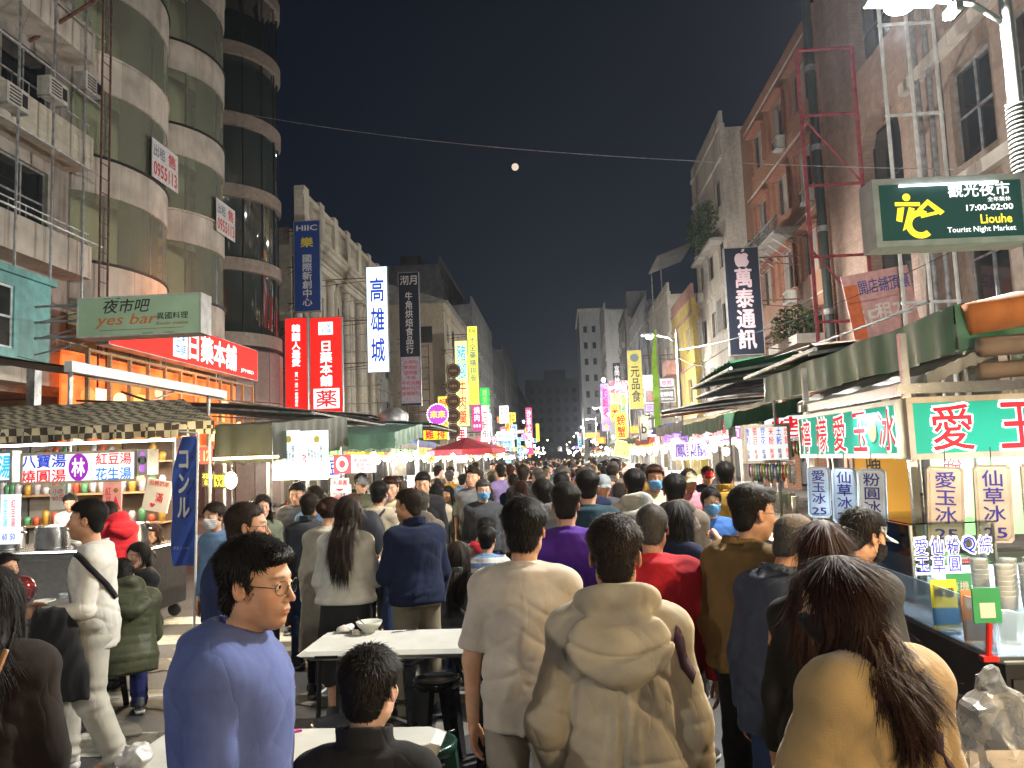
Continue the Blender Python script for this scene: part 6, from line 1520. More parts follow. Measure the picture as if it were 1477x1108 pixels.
def table(x0, x1, y0, y1, label, z=.74):
    t = thing('folding_table', label, 'table', ((x0 + x1) / 2, (y0 + y1) / 2, 0), 0, 'white plastic folding tables'); w, d = (x1 - x0) / 2, (y1 - y0) / 2
    TM = mat('table_plastic', (.60, .60, .55), .42, var=.05, scale=6, bump=.3, bscale=220, grime=.15, gscale=6)
    m = MB(); m.bbox(-w, w, -d, d, z - .045, z, .035); m.build('table_top', TM, t)
    m = MB(); m.box(-w + .07, w - .07, -d + .06, d - .06, z - .06, z - .0455); m.build('underside', mat('table_under', (.4, .4, .38), .6), t)
    DM = mat('black_steel', (.02, .02, .022), .4, metal=.3)
    for sx in (-1, 1):
        for sy in (-1, 1): m = MB(); m.bar((sx * (w - .12), sy * (d - .1), z - .06), (sx * (w - .10), sy * (d - .08), 0), .015, 8); m.build('leg', DM, t)
        m = MB(); m.bar((sx * (w - .105), -d + .09, .12), (sx * (w - .105), d - .09, .12), .012, 6); m.bar((sx * (w - .12), 0, .12), (sx * .25, 0, z - .06), .011, 6); m.build('brace', DM, t)
    m = MB(); m.box(-w + .12, -w + .26, -d - .003, -d + .004, z - .034, z - .018); m.build('handle_slot', DM, t)
    return t
def awning(name, label, x0, x1, y0, y1, zf, zb, slope, mt, val=.22, cut=0, valm=None, sag=.02, group=None, seed=0, frame=True, cat='awning', scallop=.10):
    """sloping tarp; slope is the side that is low: '-y', 'x0' or 'x1'. wavy valance on the low edge and both ends"""
    t = thing(name, label, cat, ((x0 + x1) / 2, (y0 + y1) / 2, zb), 0, group); cx, cy = (x0 + x1) / 2, (y0 + y1) / 2
    nu, nv = 18, 14; rr = random.Random(seed); vs = []
    def zz(u, v):
        f = {'-y': 1 - v, 'x0': 1 - u, 'x1': u}[slope]; return zb + (zf - zb) * f - sag * 3 * math.sin(math.pi * ((u * 3) % 1 if slope == '-y' else (v * 3) % 1)) * math.sin(math.pi * f * .9 + .1) + .006 * math.sin(u * 40 + v * 23)
    for j in range(nv + 1):
        for i in range(nu + 1): u, v = i / nu, j / nv; vs.append((x0 + (x1 - cut * v - x0) * u - cx, y0 + (y1 - y0) * v - cy, zz(u, v) - zb))
    m = MB(); m.smooth = True; m.add(vs, [(j * (nu + 1) + i, j * (nu + 1) + i + 1, (j + 1) * (nu + 1) + i + 1, (j + 1) * (nu + 1) + i) for j in range(nv) for i in range(nu)])
    n0 = len(vs); m.add([(x, y, z - .012) for x, y, z in vs], [(j * (nu + 1) + i, (j + 1) * (nu + 1) + i, (j + 1) * (nu + 1) + i + 1, j * (nu + 1) + i + 1) for j in range(nv) for i in range(nu)])
    m.build('tarp', mt, t)
    if val:
        def edge(ptf, n, nrm):
            m = MB(); m.smooth = True; vs = []
            for i in range(n * 4 + 1):
                u = i / (n * 4); p = ptf(u); w = .012 * math.sin(i * 1.1) + .008 * math.sin(i * .37 + 1)
                for k in range(3): vs.append((p[0] + nrm[0] * w * k + nrm[0] * .004, p[1] + nrm[1] * w * k + nrm[1] * .004, p[2] - val * k / 2 * (1 - scallop * abs(math.sin(i * math.pi / 4)))))
            m.add(vs, [(i * 3 + k, (i + 1) * 3 + k, (i + 1) * 3 + k + 1, i * 3 + k + 1) for i in range(n * 4) for k in range(2)]); m.build('valance', valm or mt, t)
        L = x1 - x0; D = y1 - y0
        edge(lambda u: (x0 + L * u - cx, y0 - cy, zz(u, 0) - zb), max(4, int(L / .25)), (0, -1))
        edge(lambda u: (x1 - cut * u - cx, y0 + D * u - cy, zz(1, u) - zb), max(4, int(D / .25)), (1, 0)); edge(lambda u: (x0 - cx, y0 + D * u - cy, zz(0, u) - zb), max(4, int(D / .25)), (-1, 0))
    if frame:
        for sx in (0, 1):
            for sy in (0, 1):
                px_, py_ = (x0 + .08 if sx == 0 else x1 - .08 - cut * sy) - cx, (y0 + .08 if sy == 0 else y1 - .08) - cy; m = MB(); m.bar((px_, py_, -zb), (px_, py_, zz(sx, sy) - zb - .02), .018, 7); m.build('post', M_GALV, t)
        m = MB(); m.bar((x0 + .08 - cx, y0 + .08 - cy, zz(0, 0) - zb - .04), (x1 - .08 - cx, y0 + .08 - cy, zz(1, 0) - zb - .04), .014, 6); m.bar((x0 + .08 - cx, y1 - .08 - cy, zz(0, 1) - zb - .04), (x1 - .08 - cut - cx, y1 - .08 - cy, zz(1, 1) - zb - .04), .014, 6)
        for fx in ((x0 + .08, x1 - .08) if not cut else (x0 + .08,)): m.bar((fx - cx, y0 + .08 - cy, zz(0 if fx < cx else 1, 0) - zb - .04), (fx - cx, y1 - .08 - cy, zz(0 if fx < cx else 1, 1) - zb - .04), .014, 6)
        m.build('rail', M_GALV, t)
    return t
def cart(x0, x1, y0, y1, label, top=.9, mt=None, group=None, top_m=None):
    t = thing('food_cart', label, 'food cart', ((x0 + x1) / 2, (y0 + y1) / 2, 0), 0, group); w, d = (x1 - x0) / 2, (y1 - y0) / 2; mt = mt or M_STEEL
    m = MB(); m.box(-w, w, -d, d, .18, top - .04); m.build('cabinet', mt, t); m = MB(); m.bbox(-w - .05, w + .05, -d - .05, d + .05, top - .035, top, .02); m.build('counter', top_m or M_STEEL, t)
    m = MB(); n = max(2, int(2 * w / .6))
    for i in range(n): a = -w + 2 * w * i / n + .02; m.box(a, a + 2 * w / n - .04, -d - .012, -d - .001, .24, top - .1)
    m.build('door_panel', mt, t); m = MB()
    for sx in (-1, 1):
        for sy in (-1, 1): m.bar((sx * (w - .1), sy * (d - .1) - .02, .08), (sx * (w - .1), sy * (d - .1) + .02, .08), .08, 12)
    m.build('wheel', M_FRAME_D, t); return t
PAPER = mat('paper_white', (.58, .56, .50), .6, var=.05)
TAGN = [0]
def price_tag(x, y, z, w, h, txt, num, label, mt, ink, yaw=0, tilt=0):
    t = thing('price_board', label, 'price board', (x, y, z), yaw, 'hanging price boards of the shaved ice stall'); t.rotation_euler = (0, tilt, yaw)
    m = MB(); m.bbox(-w / 2, w / 2, -h / 2, h / 2, -.006, .006, .02); o = m.build('plaque', mt, t); o.rotation_euler = (R(90), 0, 0)
    lettering(t, V(txt), ink, w * .58, h * .66, 0, h * .10, -.009, .02); lettering(t, num, ink, w * .60, h * .13, 0, -h * .37, -.009, .03)
    m = MB(); m.bar((0, 0, h / 2), (0, 0, h / 2 + .10), .003, 4); m.build('string', M_FRAME_D, t); return t
# ---------- right: the shaved-ice (aiyu) stall
SX, SY = 2.0, 4.6
TEAL = emis((.005, .30, .20), 1.25, uneven=.15); OUTW = emis((1, .98, .95), 1.5); REDI = emis((.72, .008, .02), 1.0)
def outlined(t, body, w, h, x, z, y, b=.02, o=.07):
    lettering(t, body, OUTW, w, h, x, z, y, o, name='lettering_outline'); k = 1 - (o - b) * .9; lettering(t, body, REDI, w * k, h * k, x, z, y - .004, b)
CREAMF = mat('cream_frame', (.45, .40, .32), .5, grime=.5, gscale=4)
t = board((SX + .02 + 1.05, SY, 1.935), 2.1, .36, 'big green lit sign with two red brush characters facing the photographer', TEAL, [], depth=.22, frame=CREAMF, fw=.035)
for ch, x in (('愛', -.80), ('玉', -.42), ('冰', .0), ('品', .5)): outlined(t, ch, .24, .27, x, 0, -.013)
t = fascia(SX - .0, SY + .03, 6.5, 1.765, 2.11, 'green lit fascia with five red brush characters along the aisle side of the ice stall', TEAL, [], side=-1, depth=.20)
for i, ch in enumerate('檸檬愛玉冰'): outlined(t, ch, .24, .26, -.76 + i * .37 + (.05 if i == 4 else 0), 0, -.013)
m = MB(); m.lathe([(.07, 0), (.07, .004)], n=20); o = m.build('fruit_picture', mat('fruit_brown', (.10, .08, .03), .4, var=.4), t); o.rotation_euler = (R(90), 0, 0); o.location = (.55, -.010, .0)
for x in (SX + .04, SX + 2.1): pass
t = thing('stall_frame', 'steel posts and beams carrying the green signs of the ice stall', 'stall frame', (SX, SY, 0)); m = MB()
for x, y in ((.06, .06), (.06, 1.9), (2.1, .06), (2.1, 1.9)):
    m = MB(); m.box(x - .02, x + .02, y - .02, y + .02, 0, 2.5); m.build('post', M_STEEL, t)
m = MB(); m.box(0, 2.12, .03, .09, 2.14, 2.2); m.box(.03, .09, .1, 1.9, 2.14, 2.2); m.box(0, 2.12, 1.85, 1.91, 2.14, 2.2); m.build('beam', M_STEEL, t)
m = MB(); m.bar((.15, .12, 2.10), (1.9, .12, 2.10), .013, 8); m.build('light_tube', emis((.92, .98, 1), 11), t); m = MB(); m.bar((.16, .3, 2.10), (.16, 1.7, 2.10), .013, 8); m.build('light_tube', emis((.92, .98, 1), 11), t)
lamp('AREA', (.7, .5, 2.05), 120, (.88, .97, 1), (1.6, .3), parent=t); bulb(SX - .1, SY - 1.9, 2.32, 'added unseen warm bulb above the near corner of the ice stall', True, e=125); lamp('AREA', (.7, -.5, 2.1), 12, (.8, .92, 1), (1.2, .2), parent=t)  # the bulb is out of view, added to light nearby people from the right
for i, (y, txt) in enumerate(((5.0, '粉圓冰'), (5.47, '仙草冰'), (6.0, '愛玉冰'))):
    price_tag(SX - .05, y, 1.51, .165, .38, txt, '25', ['pale blue price board for tapioca ice hanging under the side fascia', 'pale blue price board for grass jelly ice in the middle under the side fascia', 'pale blue price board for aiyu ice farthest along the side fascia'][i], mat('tag_blue', (.50, .60, .72), .5), INK['navy'], yaw=R(-32), tilt=R(2))
for i, (x, txt) in enumerate(((2.14, '愛玉冰'), (2.40, '仙草冰'), (2.66, '粉圓冰'))):
    price_tag(x, SY - .12, 1.50, .20, .43, txt, '25', ['beige price board for aiyu ice hanging lowest at the stall corner', 'beige price board for grass jelly ice under the big green sign', 'beige price board for tapioca ice cut off by the picture edge'][i], mat('tag_beige', (.48, .38, .28), .6), INK['navy'], tilt=R((4, 2, 1)[i]))
CT = .98
def filmy(name, col, f, rough=.12):
    m = clear_glass(name, (.95, .96, .97), 0, rough); nt = m.node_tree; d = nt.nodes.new('ShaderNodeBsdfDiffuse'); d.inputs[0].default_value = (*col, 1); x = nt.nodes.new('ShaderNodeMixShader'); x.inputs[0].default_value = f
    t_ = [n for n in nt.nodes if n.type == 'BSDF_TRANSPARENT'][0]; ms = [n for n in nt.nodes if n.type == 'MIX_SHADER' and n != x][0]
    nt.links.new(t_.outputs[0], x.inputs[1]); nt.links.new(d.outputs[0], x.inputs[2]); nt.links.new(x.outputs[0], ms.inputs[1]); return m
M_FILM = filmy('plastic_film', (.40, .43, .47), .34, .3)
M_SCR = clear_glass('screen_acrylic', (.86, .93, 1.0)); _nt = M_SCR.node_tree; _d = _nt.nodes.new('ShaderNodeBsdfDiffuse'); _d.inputs[0].default_value = (.45, .58, .72, 1); _m = _nt.nodes.new('ShaderNodeMixShader'); _m.inputs[0].default_value = .38
_o = _nt.nodes['Material Output']; _t = [n for n in _nt.nodes if n.type == 'BSDF_TRANSPARENT'][0]; _nt.links.new(_t.outputs[0], _m.inputs[1]); _nt.links.new(_d.outputs[0], _m.inputs[2]); _nt.links.new(_m.outputs[0], _o.inputs[0])
t = cart(1.78, 4.3, 3.35, 6.3, 'stainless counter of the shaved ice stall piled with cups', CT, mt=mat('dark_curtain', (.03, .03, .035), .7), top_m=mat('white_laminate', (.50, .58, .66), .35, var=.04, grime=.15, gscale=5))
# glass case with lettering, acrylic screen
t = thing('display_case', 'glass display case with blue brush characters on the ice stall counter', 'display case', (1.90, 4.40, CT)); CK = .62; 
for nm, b in (('front_glass', (0, .45, 0, .008, .0, .42)), ('side_glass', (0, .008, .012, .8, 0, .42)), ('back_glass', (0, .45, .792, .8, 0, .42)), ('shelf', (.01, .44, .02, .78, .2, .208)), ('top_glass', (0, .45, 0, .8, .425, .433))): m = MB(); m.box(*b); m.build(nm, M_CLEAR, t)
m = MB(); m.box(-.01, .46, -.01, .81, .0, .012); 
for x, y in ((0, 0), (.44, 0), (0, .79), (.44, .79)): m.box(x, x + .014, y, y + .014, .012, .42)
m.build('case_frame', M_ALU, t)
for i, ch in enumerate(('愛玉', '仙草', '粉圓', 'Q', '綜')):
    lettering(t, V(ch), OUTW, .075, .10 * len(ch), .05 + i * .085, .36 - .05 * len(ch), -.006, .09, name='lettering_outline'); lettering(t, V(ch), emis((.02, .02, .55), 1.0), .066, .09 * len(ch), .05 + i * .085, .36 - .05 * len(ch), -.010, .01)
t = thing('acrylic_screen', 'low bluish acrylic splash screen along the aisle edge of the counter', 'screen', (1.74, 3.32, CT)); m = MB(); m.box(0, .008, 0, 2.9, .0, .20); m.build('sheet', M_SCR, t); m = MB(); m.box(.01, 1.2, 0, .008, 0, .17); m.build('end_sheet', M_SCR, t); m = MB(); m.box(-.02, 1.22, -.02, -.002, -.02, .0); m.box(-.02, -.002, 0, 2.9, -.02, 0); m.build('edge_strip', M_STEEL, t)
for i in range(10):
    x, y = 2.17 + (i % 5) * .13 + rnd.uniform(-.01, .01), 4.02 + (i // 5) * .22 + rnd.uniform(-.02, .02)
    o = shared('cupstack', f_cupstack, 'cup_stack', None, (x, y, CT + .002)); tag(o, ['stack of white paper cups standing at the front of the ice counter', 'stack of white paper cups in the rear row behind the others'][i // 5], 'cup stack', 'stacks of paper cups on the ice counter')
for i in range(6):
    o = shared('cup', f_cup, 'plastic_cup', None, (SX - .12 + rnd.uniform(0, .12), 3.6 + i * .35, CT + .002)); tag(o, 'clear plastic cup on the aisle edge of the ice counter', 'cup', 'clear cups along the counter edge')
for i, (x, y, c, tx, lb) in enumerate(((2.62, 3.35, (.75, .70, .05), '檸檬', 'yellow and blue product card standing on the ice counter'), (2.80, 3.38, (.03, .30, .12), '有機', 'green certificate card standing on the ice counter'), (3.02, 3.28, (.45, .18, .06), '健康', 'orange leaflet propped against the screen'))):
    t = thing('card', lb, 'card', tuple(atZ((1366, 1388, 1412)[i], (905, 893, 925)[i], CT + .002))); m = MB(); m.box(-.06, .06, 0, .004, 0, .22); m.build('sheet', mat('card_%d' % i, c, .5, var=.05), t); m = MB(); m.box(-.06, .06, -.002, 0, .01, .09); m.build('picture', mat('card_b%d' % i, ((.03, .2, .5), (.6, .6, .6), (.2, .15, .12))[i], .5), t); lettering(t, tx, INK['dimw'] if i else M_BLK, .09, .045, 0, .16, -.004, .02)
t = thing('code_stand', 'small green payment card held upright in a red clamp', 'card holder', tuple(atZ(1426, 946, CT + .003))); m = MB(); m.bar((0, 0, 0), (.015, 0, .13), .012, 8); m.box(-.03, .03, -.02, .02, -.02, .0); m.build('clamp', mat('clamp_red', (.5, .02, .015), .3), t); m = MB(); m.box(-.045, .065, -.004, .004, .13, .27); m.build('card', mat('pay_green', (.02, .25, .09), .4), t); m = MB(); m.box(-.02, .04, -.006, -.0045, .15, .21); m.build('label_patch', PAPER, t)
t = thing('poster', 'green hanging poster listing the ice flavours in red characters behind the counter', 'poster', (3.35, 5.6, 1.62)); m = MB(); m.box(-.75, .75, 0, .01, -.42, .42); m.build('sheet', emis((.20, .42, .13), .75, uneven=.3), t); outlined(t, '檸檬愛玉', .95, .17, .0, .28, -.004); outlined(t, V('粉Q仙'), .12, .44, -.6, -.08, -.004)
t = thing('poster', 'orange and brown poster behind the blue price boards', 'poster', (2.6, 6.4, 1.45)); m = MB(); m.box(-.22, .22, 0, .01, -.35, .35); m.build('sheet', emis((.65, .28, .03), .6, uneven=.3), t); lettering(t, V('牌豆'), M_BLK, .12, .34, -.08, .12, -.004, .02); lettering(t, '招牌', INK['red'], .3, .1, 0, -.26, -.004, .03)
t = thing('plastic_bag', 'big clear plastic bag hanging from the counter corner beside a cardboard box', 'bag', tuple(atY(1434, 978, 2.62))); 
Vb, Qb = surf(lambda P: (smin(elli(P, (0, 0, -.30), (.15, .13, .27)), caps(P, (0, .02, -.12), (.0, .03, -.01), .06, .035), .10) + .022 * nz(P, 24, 3) + .016 * np.abs(nz(P, 48, 5)) + .010 * np.sin(P[:, 0] * 60 + 4 * nz(P, 11, 1))) - .004, *grid((-.24, -.22, -.64), (.24, .22, .1), .030)); link('film', mesh_np('film', Vb + .006 * np.sin(Vb[:, ::-1] * 97), Qb, M_FILM, smooth=False), t)
t = thing('cardboard_box', 'tan cardboard box on the ground of the ice stall at the right edge', 'box', (atY(1490, 1000, 2.75).x, 2.75, .35)); m = MB(); m.box(-.25, .25, -.15, .15, 0, .42); m.build('carton', mat('cardboard', (.42, .28, .14), .8), t); m = MB(); m.add([(-.25, -.15, .421), (.25, -.15, .421), (.27, -.30, .50), (-.22, -.30, .50)], [(0, 1, 2, 3)]); m.build('flap', MATS['cardboard'], t); m = MB(); m.box(-.4, .4, -.25, .25, -.35, -.002); m.build('crate', M_FRAME_D, t)
# roofs over the ice stall
awning('awning', 'green tarpaulin lean-to sloping over the aisle side of the ice stall', 2.5, 5.4, 4.9, 9.4, 2.70, 3.05, 'x0', mat('green_tarp_wet', (.03, .13, .075), .4, var=.2, scale=4, grime=.35, gscale=3), val=.30, seed=2, scallop=0)
t = thing('awning', 'rolled orange tarpaulin over the front of the ice stall', 'awning', (3.9, 4.9, 2.60)); m = MB(); m.smooth = True; m.tube([(-1.35 + i * .3, -.05, .02 * math.sin(i) + i * .03) for i in range(11)], .15, 14, rs=[.10 + .012 * math.sin(i * 2.1) for i in range(11)]); m.build('roll', canvas('dull_orange_tarp', (.36, .115, .025)), t); m = MB(); m.box(-1.35, 1.8, .1, .9, .0, .03); m.build('roof_sheet', BROWNT, t)
m = MB(); m.smooth = True
m.tube([(-1.4 + i * .3, -.25, -.20 + .01 * math.sin(i * 1.7)) for i in range(11)], .06, 8); m.tube([(-1.4 + i * .3, -.22, -.34 + .012 * math.sin(i * 1.3)) for i in range(11)], .05, 8); m.build('rolled_curtain', BROWNT, t)
awning('awning', 'grimy grey plastic sheet hanging under the green tarpaulin', 2.2, 2.6, 4.7, 7.2, 2.26, 2.42, 'x0', GREYT, val=.08, seed=5, frame=False)
# ---------- next right stall: white menu with red/blue columns
t = sg(1073, 612, 1140, 668, 7.9, 'white lit menu sign with two rows of upright characters next to the green fascia', emis((.95, .96, .92), .95, uneven=.1), [], depth=.12, frame=CREAMF)
for i, tx in enumerate(('魯肉', '虱目', '豆花', '米粉', '土魠', '炒飯')): lettering(t, V(tx), INK['blue' if i % 2 == 0 else 'red'], .048, .17, -.195 + i * .078, .075, -.013, .02); lettering(t, V('飯湯'), INK['red' if i % 2 else 'navy'], .036, .10, -.195 + i * .078, -.10, -.013, .02)
cart(2.15, 3.6, 7.2, 9.6, 'steel cart stacked with hanging bags of snacks behind the ice stall', .92)
def snackbags(x, y, z, n, label):
    t = thing('snack_packets', label, 'snack packets', (x, y, z)); rr = random.Random(int(x * 10 + y))
    m = MB(); m.bar((0, 0, 0), (0, n * .11, 0), .01, 5); m.build('rod', M_STEEL, t)
    for i in range(n):
        m = MB(); c = rr.choice([(.5, .1, .05), (.1, .35, .12), (.55, .4, .08), (.1, .15, .4), (.5, .5, .45), (.25, .05, .3)]); w = rr.uniform(.06, .09); h = rr.uniform(.14, .24)
        m.smooth = True; m.ball((0, 0, -h / 2 - .02), .025, w * .6, h / 2, n=8, m=6); o = m.build('packet', mat('packet_%d' % (hash(c) % 97), c, .3, var=.4, scale=30), t); o.location = (0, .06 + i * .11, 0)
for x, z, lb in ((2.2, 1.72, 'row of colourful snack packets hanging over the aisle'), (2.5, 1.95, 'second row of snack packets hanging higher inside the stall')): snackbags(x, 7.4, z, 16, lb)
# generic stalls down both sides
RS = random.Random(21)
COLS = [('green', GREENT), ('grey', GREYT), ('blue', BLUET), ('red', REDT), ('olive', OLIVE), ('brown', BROWNT), ('purple', PURPT), ('orange', ORANT)]
GOODS = ['skewer', 'fried chicken', 'squid', 'noodle', 'fruit', 'toy', 'dumpling', 'juice', 'sausage', 'papaya milk', 'oyster omelette', 'crab', 'sweet', 'tea egg', 'taro ball', 'corn', 'duck', 'pancake', 'pineapple cake', 'tofu', 'rice cake', 'shrimp', 'peanut', 'soup', 'sugarcane', 'mochi']
TX = ['烤魷魚', '炸雞排', '木瓜牛奶', '蚵仔煎', '鹽蒸蝦', '土魠魚羹', '香腸', '棺材板', '臭豆腐', '麻糬', '果汁', '筒仔米糕', '螃蟹', '豆花', '玉米', '花生糖']
SC = [((.95, .97, 1), 'white', 'red'), ((1, .8, .1), 'yellow', 'red'), ((1, .25, .05), 'orange', 'yellow'), ((.6, .5, 1), 'lavender', 'purple'), ((.5, .9, 1), 'pale blue', 'blue'), ((1, .95, .7), 'cream', 'green'), ((1, .1, .15), 'red', 'white')]
def stall(side, y0, L, k, xin):
    s = 1 if side == 'R' else -1; cn, cm = COLS[k % len(COLS)]; good = GOODS[(k + (13 if side == 'L' else 0)) % 26]; txt = TX[(k * 3 + (5 if side == 'L' else 0)) % len(TX)]; sc_, scn, ink = SC[(k * 3 + (2 if side == 'L' else 0)) % len(SC)]
    sd = {'R': 'right', 'L': 'left'}[side]; x0, x1 = (xin, xin + 2.2) if s > 0 else (xin - 2.2, xin)
    awning('awning', '%s tarpaulin roof of the %s stall on the %s side' % (cn, good, sd), min(x0, x1) - .15, max(x0, x1) + .15, y0, y0 + L - .3, 2.30 + .1 * (k % 3), 2.75, 'x0' if s > 0 else 'x1', cm, val=.2, seed=k)
    fy = y0 + .12
    c = cart(min(x0 + .2, x1 - .2), max(x0 + .2, x1 - .2), y0 + .4, y0 + L - .7, 'lit %s cart under the %s roof, %s row' % (good, cn, sd), .92)
    board(((x0 + x1) / 2, fy, 2.12), 1.5, .34, '%s lit sign with %s characters heading the %s stall' % (scn, ink, good), emis(sc_, 1.3 + .5 * (k % 3), uneven=.15), [(txt, .5, .5, .85, .75, ink, .03)], depth=.12)
    fascia(xin - .02 * s, y0 + .3, y0 + L - .5, 2.02, 2.30, '%s lit fascia facing the aisle on the %s stall' % (scn, good), emis(sc_, 1.2, uneven=.15), [(txt + '　' + TX[(k + 5) % 16], .5, .5, .9, .75, ink, .03)], side=-s, depth=.08)
    warm = k % 3 != 1; far = y0 > 45
    for j in range(5 if not far else 3): bulb(xin + s * (.25 + .35 * (j % 2)), y0 + .5 + j * L * (.19 if not far else .3), 1.95 - .06 * (j % 3), 'glowing %s bulb over the %s cart' % ('warm' if warm else 'white', good), warm, e=(290 if j in (1, 3) else 0) * (1.0 if not far else 2.2), group='bare bulbs over the %s cart' % good)
    if far: return
    rr = random.Random(k)
    for j in range(9):
        fn, nm, key = [(f_bowl, 'bowl', 'bowl'), (f_pot, 'pot', 'pot'), (f_tray, 'tray', 'tray'), (f_bottle, 'bottle', 'bottle'), (f_cupstack, 'cup_stack', 'cupstack')][rr.randrange(5)]
        x = xin + s * rr.uniform(.4, 1.6); y = y0 + .6 + (L - 1.6) * j / 8
        o = shared(key, fn, nm, None, (x, y, .922)); tag(o, '%s standing on the %s cart' % ({'bowl': 'cream bowl', 'pot': 'steel cooking pot', 'tray': 'steel tray', 'bottle': 'red sauce bottle', 'cup_stack': 'white cup stack'}[nm], good), nm.replace('_', ' '), '%ss on the %s cart' % (nm.replace('_', ' '), good))
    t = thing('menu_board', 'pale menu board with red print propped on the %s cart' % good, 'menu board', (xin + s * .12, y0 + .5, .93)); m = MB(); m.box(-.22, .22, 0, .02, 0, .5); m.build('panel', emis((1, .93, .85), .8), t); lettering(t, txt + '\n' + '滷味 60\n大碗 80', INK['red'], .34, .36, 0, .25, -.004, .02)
yy = 9.9
for k in range(13):
    L = RS.uniform(3.4, 4.6) if k < 6 else RS.uniform(5, 8); stall('R', yy, L, k, 2.15 + min(1.2, .04 * (yy - 10)) + RS.uniform(-.1, .2)); yy += L
yy = 15.4
for k in range(13):
    L = RS.uniform(3.4, 4.6) if k < 5 else RS.uniform(5, 8); stall('L', yy, L, k, -4.1 - min(.6, .02 * yy) + RS.uniform(-.15, .15)); yy += L

GOODS[0:0] = []
GOODS.extend(['grilled corn'] * 5)
GOODS[3], _gsv = 'unseen herbal tea', GOODS[3]
stall('R', -3.2, 4.6, 29, 2.6)  # unseen stall behind the camera, added for the warm light of its bulbs
GOODS[3] = _gsv

CORR = mat('corrugated_roof', (.16, .15, .14), .6, metal=.4, var=.3, scale=3, grime=.8, gscale=2)
def sheet_roof(label, x0, x1, y0, y1, z0, z1, mt, seed):
    t = thing('roof_sheet', label, 'roof', ((x0 + x1) / 2, (y0 + y1) / 2, z0)); rr = random.Random(seed); n = 26; nu = 6; vs = []
    cx, cy = (x0 + x1) / 2, (y0 + y1) / 2
    for j in range(n + 1):
        for i in range(nu + 1):
            u, v = i / nu, j / n; vs.append((x0 + (x1 - x0) * u - cx, y0 + (y1 - y0) * v - cy, (z1 - z0) * u + (.03 if j % 2 else 0) + .05 * math.sin(u * 5 + v * 3 + seed) + rr.uniform(-.01, .01)))
    m = MB(); m.add(vs, [(j * (nu + 1) + i, j * (nu + 1) + i + 1, (j + 1) * (nu + 1) + i + 1, (j + 1) * (nu + 1) + i) for j in range(n) for i in range(nu)]); m.build('sheet', mt, t); m = MB()
    for y in (y0 + .2, (y0 + y1) / 2, y1 - .2): m.bar((x0 - cx, y - cy, -.05), (x1 - cx, y - cy, z1 - z0 - .05), .025, 5)
    m.bar((x0 - cx, y0 - cy, -.03), (x0 - cx, y1 - cy, -.03), .025, 5); m.build('rafter', M_GALV, t)
for q in ((('dull green tarpaulin sheet tented above the right carts', 2.3, 5.4, 10.2, 13.2, 2.95, 3.35, GREENT, 1)), ('rusty corrugated roof behind the right tarpaulins', 3.2, 7.2, 13.4, 18.0, 3.1, 3.5, CORR, 2), ('brown plastic sheet over the snack stall', 2.4, 5.2, 7.2, 9.9, 2.78, 3.15, BROWNT, 3), ('grey corrugated lean-to over the right arcade', 5.2, 9.6, 18.5, 26, 3.6, 3.9, CORR, 4), ('olive sheet roof sagging over the right row', 2.7, 5.6, 20, 24.5, 2.95, 3.2, OLIVE, 5),
    ('dark corrugated roof behind the left canopies', -5.2, -10.5, 16, 23, 3.0, 3.5, CORR, 6), ('faded green sheet roof over the left carts', -4.0, -7.0, 24, 30, 3.0, 3.3, GREENT, 7), ('grey corrugated lean-to before the red signs', -6.2, -11.0, 25, 33, 3.4, 4.1, CORR, 8)): sheet_roof(*q)
for i, (a, b_) in enumerate((((2.4, 5.0, 2.75), (4.2, 27, 5.2)), ((9.2, 16, 6.2), (4.3, 27, 5.4)), ((-11, 15, 4.3), (-5, 27, 3.6)), ((9.4, 30, 9), (8.8, 60, 8.5)))):
    t = thing('cable', ['slack black cable running from the ice stall roof to the next lamp', 'cable from the purple building to the halfway lamp', 'drooping cable behind the bar sign', 'cable along the right facades'][i], 'cable', (0, 0, 0)); a, b_ = Vector(a), Vector(b_); m = MB(); m.tube([a.lerp(b_, k / 20) - Vector((0, 0, .8 * 4 * (k / 20) * (1 - k / 20) * .5)) for k in range(21)], .010, 4); m.build('wire', M_FRAME_D, t)
# ------------------------------------------------------------------ left: the sweet-soup stall and its neighbours
awning('awning', 'checkered canvas canopy over the sweet soup stall at the left', -8.6, -3.85, 8.4, 10.6, 2.40, 2.86, '-y', CHECK, val=.17, seed=1, sag=.025, cut=1.45)
t = sg(30, 651, 198, 697, 8.45, 'white lit sign of the sweet soup stall with a purple seal in the middle', emis((.93, 1, .98), 1.15, uneven=.1), [('八寶湯', .20, .27, .38, .42, 'blue', .035), ('燒圓湯', .20, .75, .38, .42, 'red', .035), ('紅豆湯', .80, .27, .30, .36, 'red', .03), ('花生湯', .80, .74, .30, .38, emis((.02, .22, .7), 1), .03)], depth=.14, frame=MATS['cream_frame'])
m = MB(); m.lathe([(.155, 0), (.155, .003)], n=26); o = m.build('seal', emis((.30, .02, .45), 1), t); o.rotation_euler = (R(90), 0, 0); o.location = (-.0, -.010, .0); o.scale = (.75, 1, 1); lettering(t, '林', INK['white'], .15, .2, 0, 0, -.016, .04)
sg(-45, 651, 19, 697, 8.45, 'left neighbour sign showing only its last blue character', emis((.80, .95, 1), 1.1), [('豆花 湯', .5, .5, .92, .7, 'cyan', .04)], depth=.14)
t = sg(199, 648, 214, 685, 8.4, 'purple lit ornament with a round mirror at the end of the soup sign', emis((.55, .2, .8), .8), []); m = MB(); m.lathe([(.05, 0), (.05, .01)], n=18); o = m.build('mirror', M_STEEL, t); o.rotation_euler = (R(90), 0, 0); o.location = (0, -.01, .02)
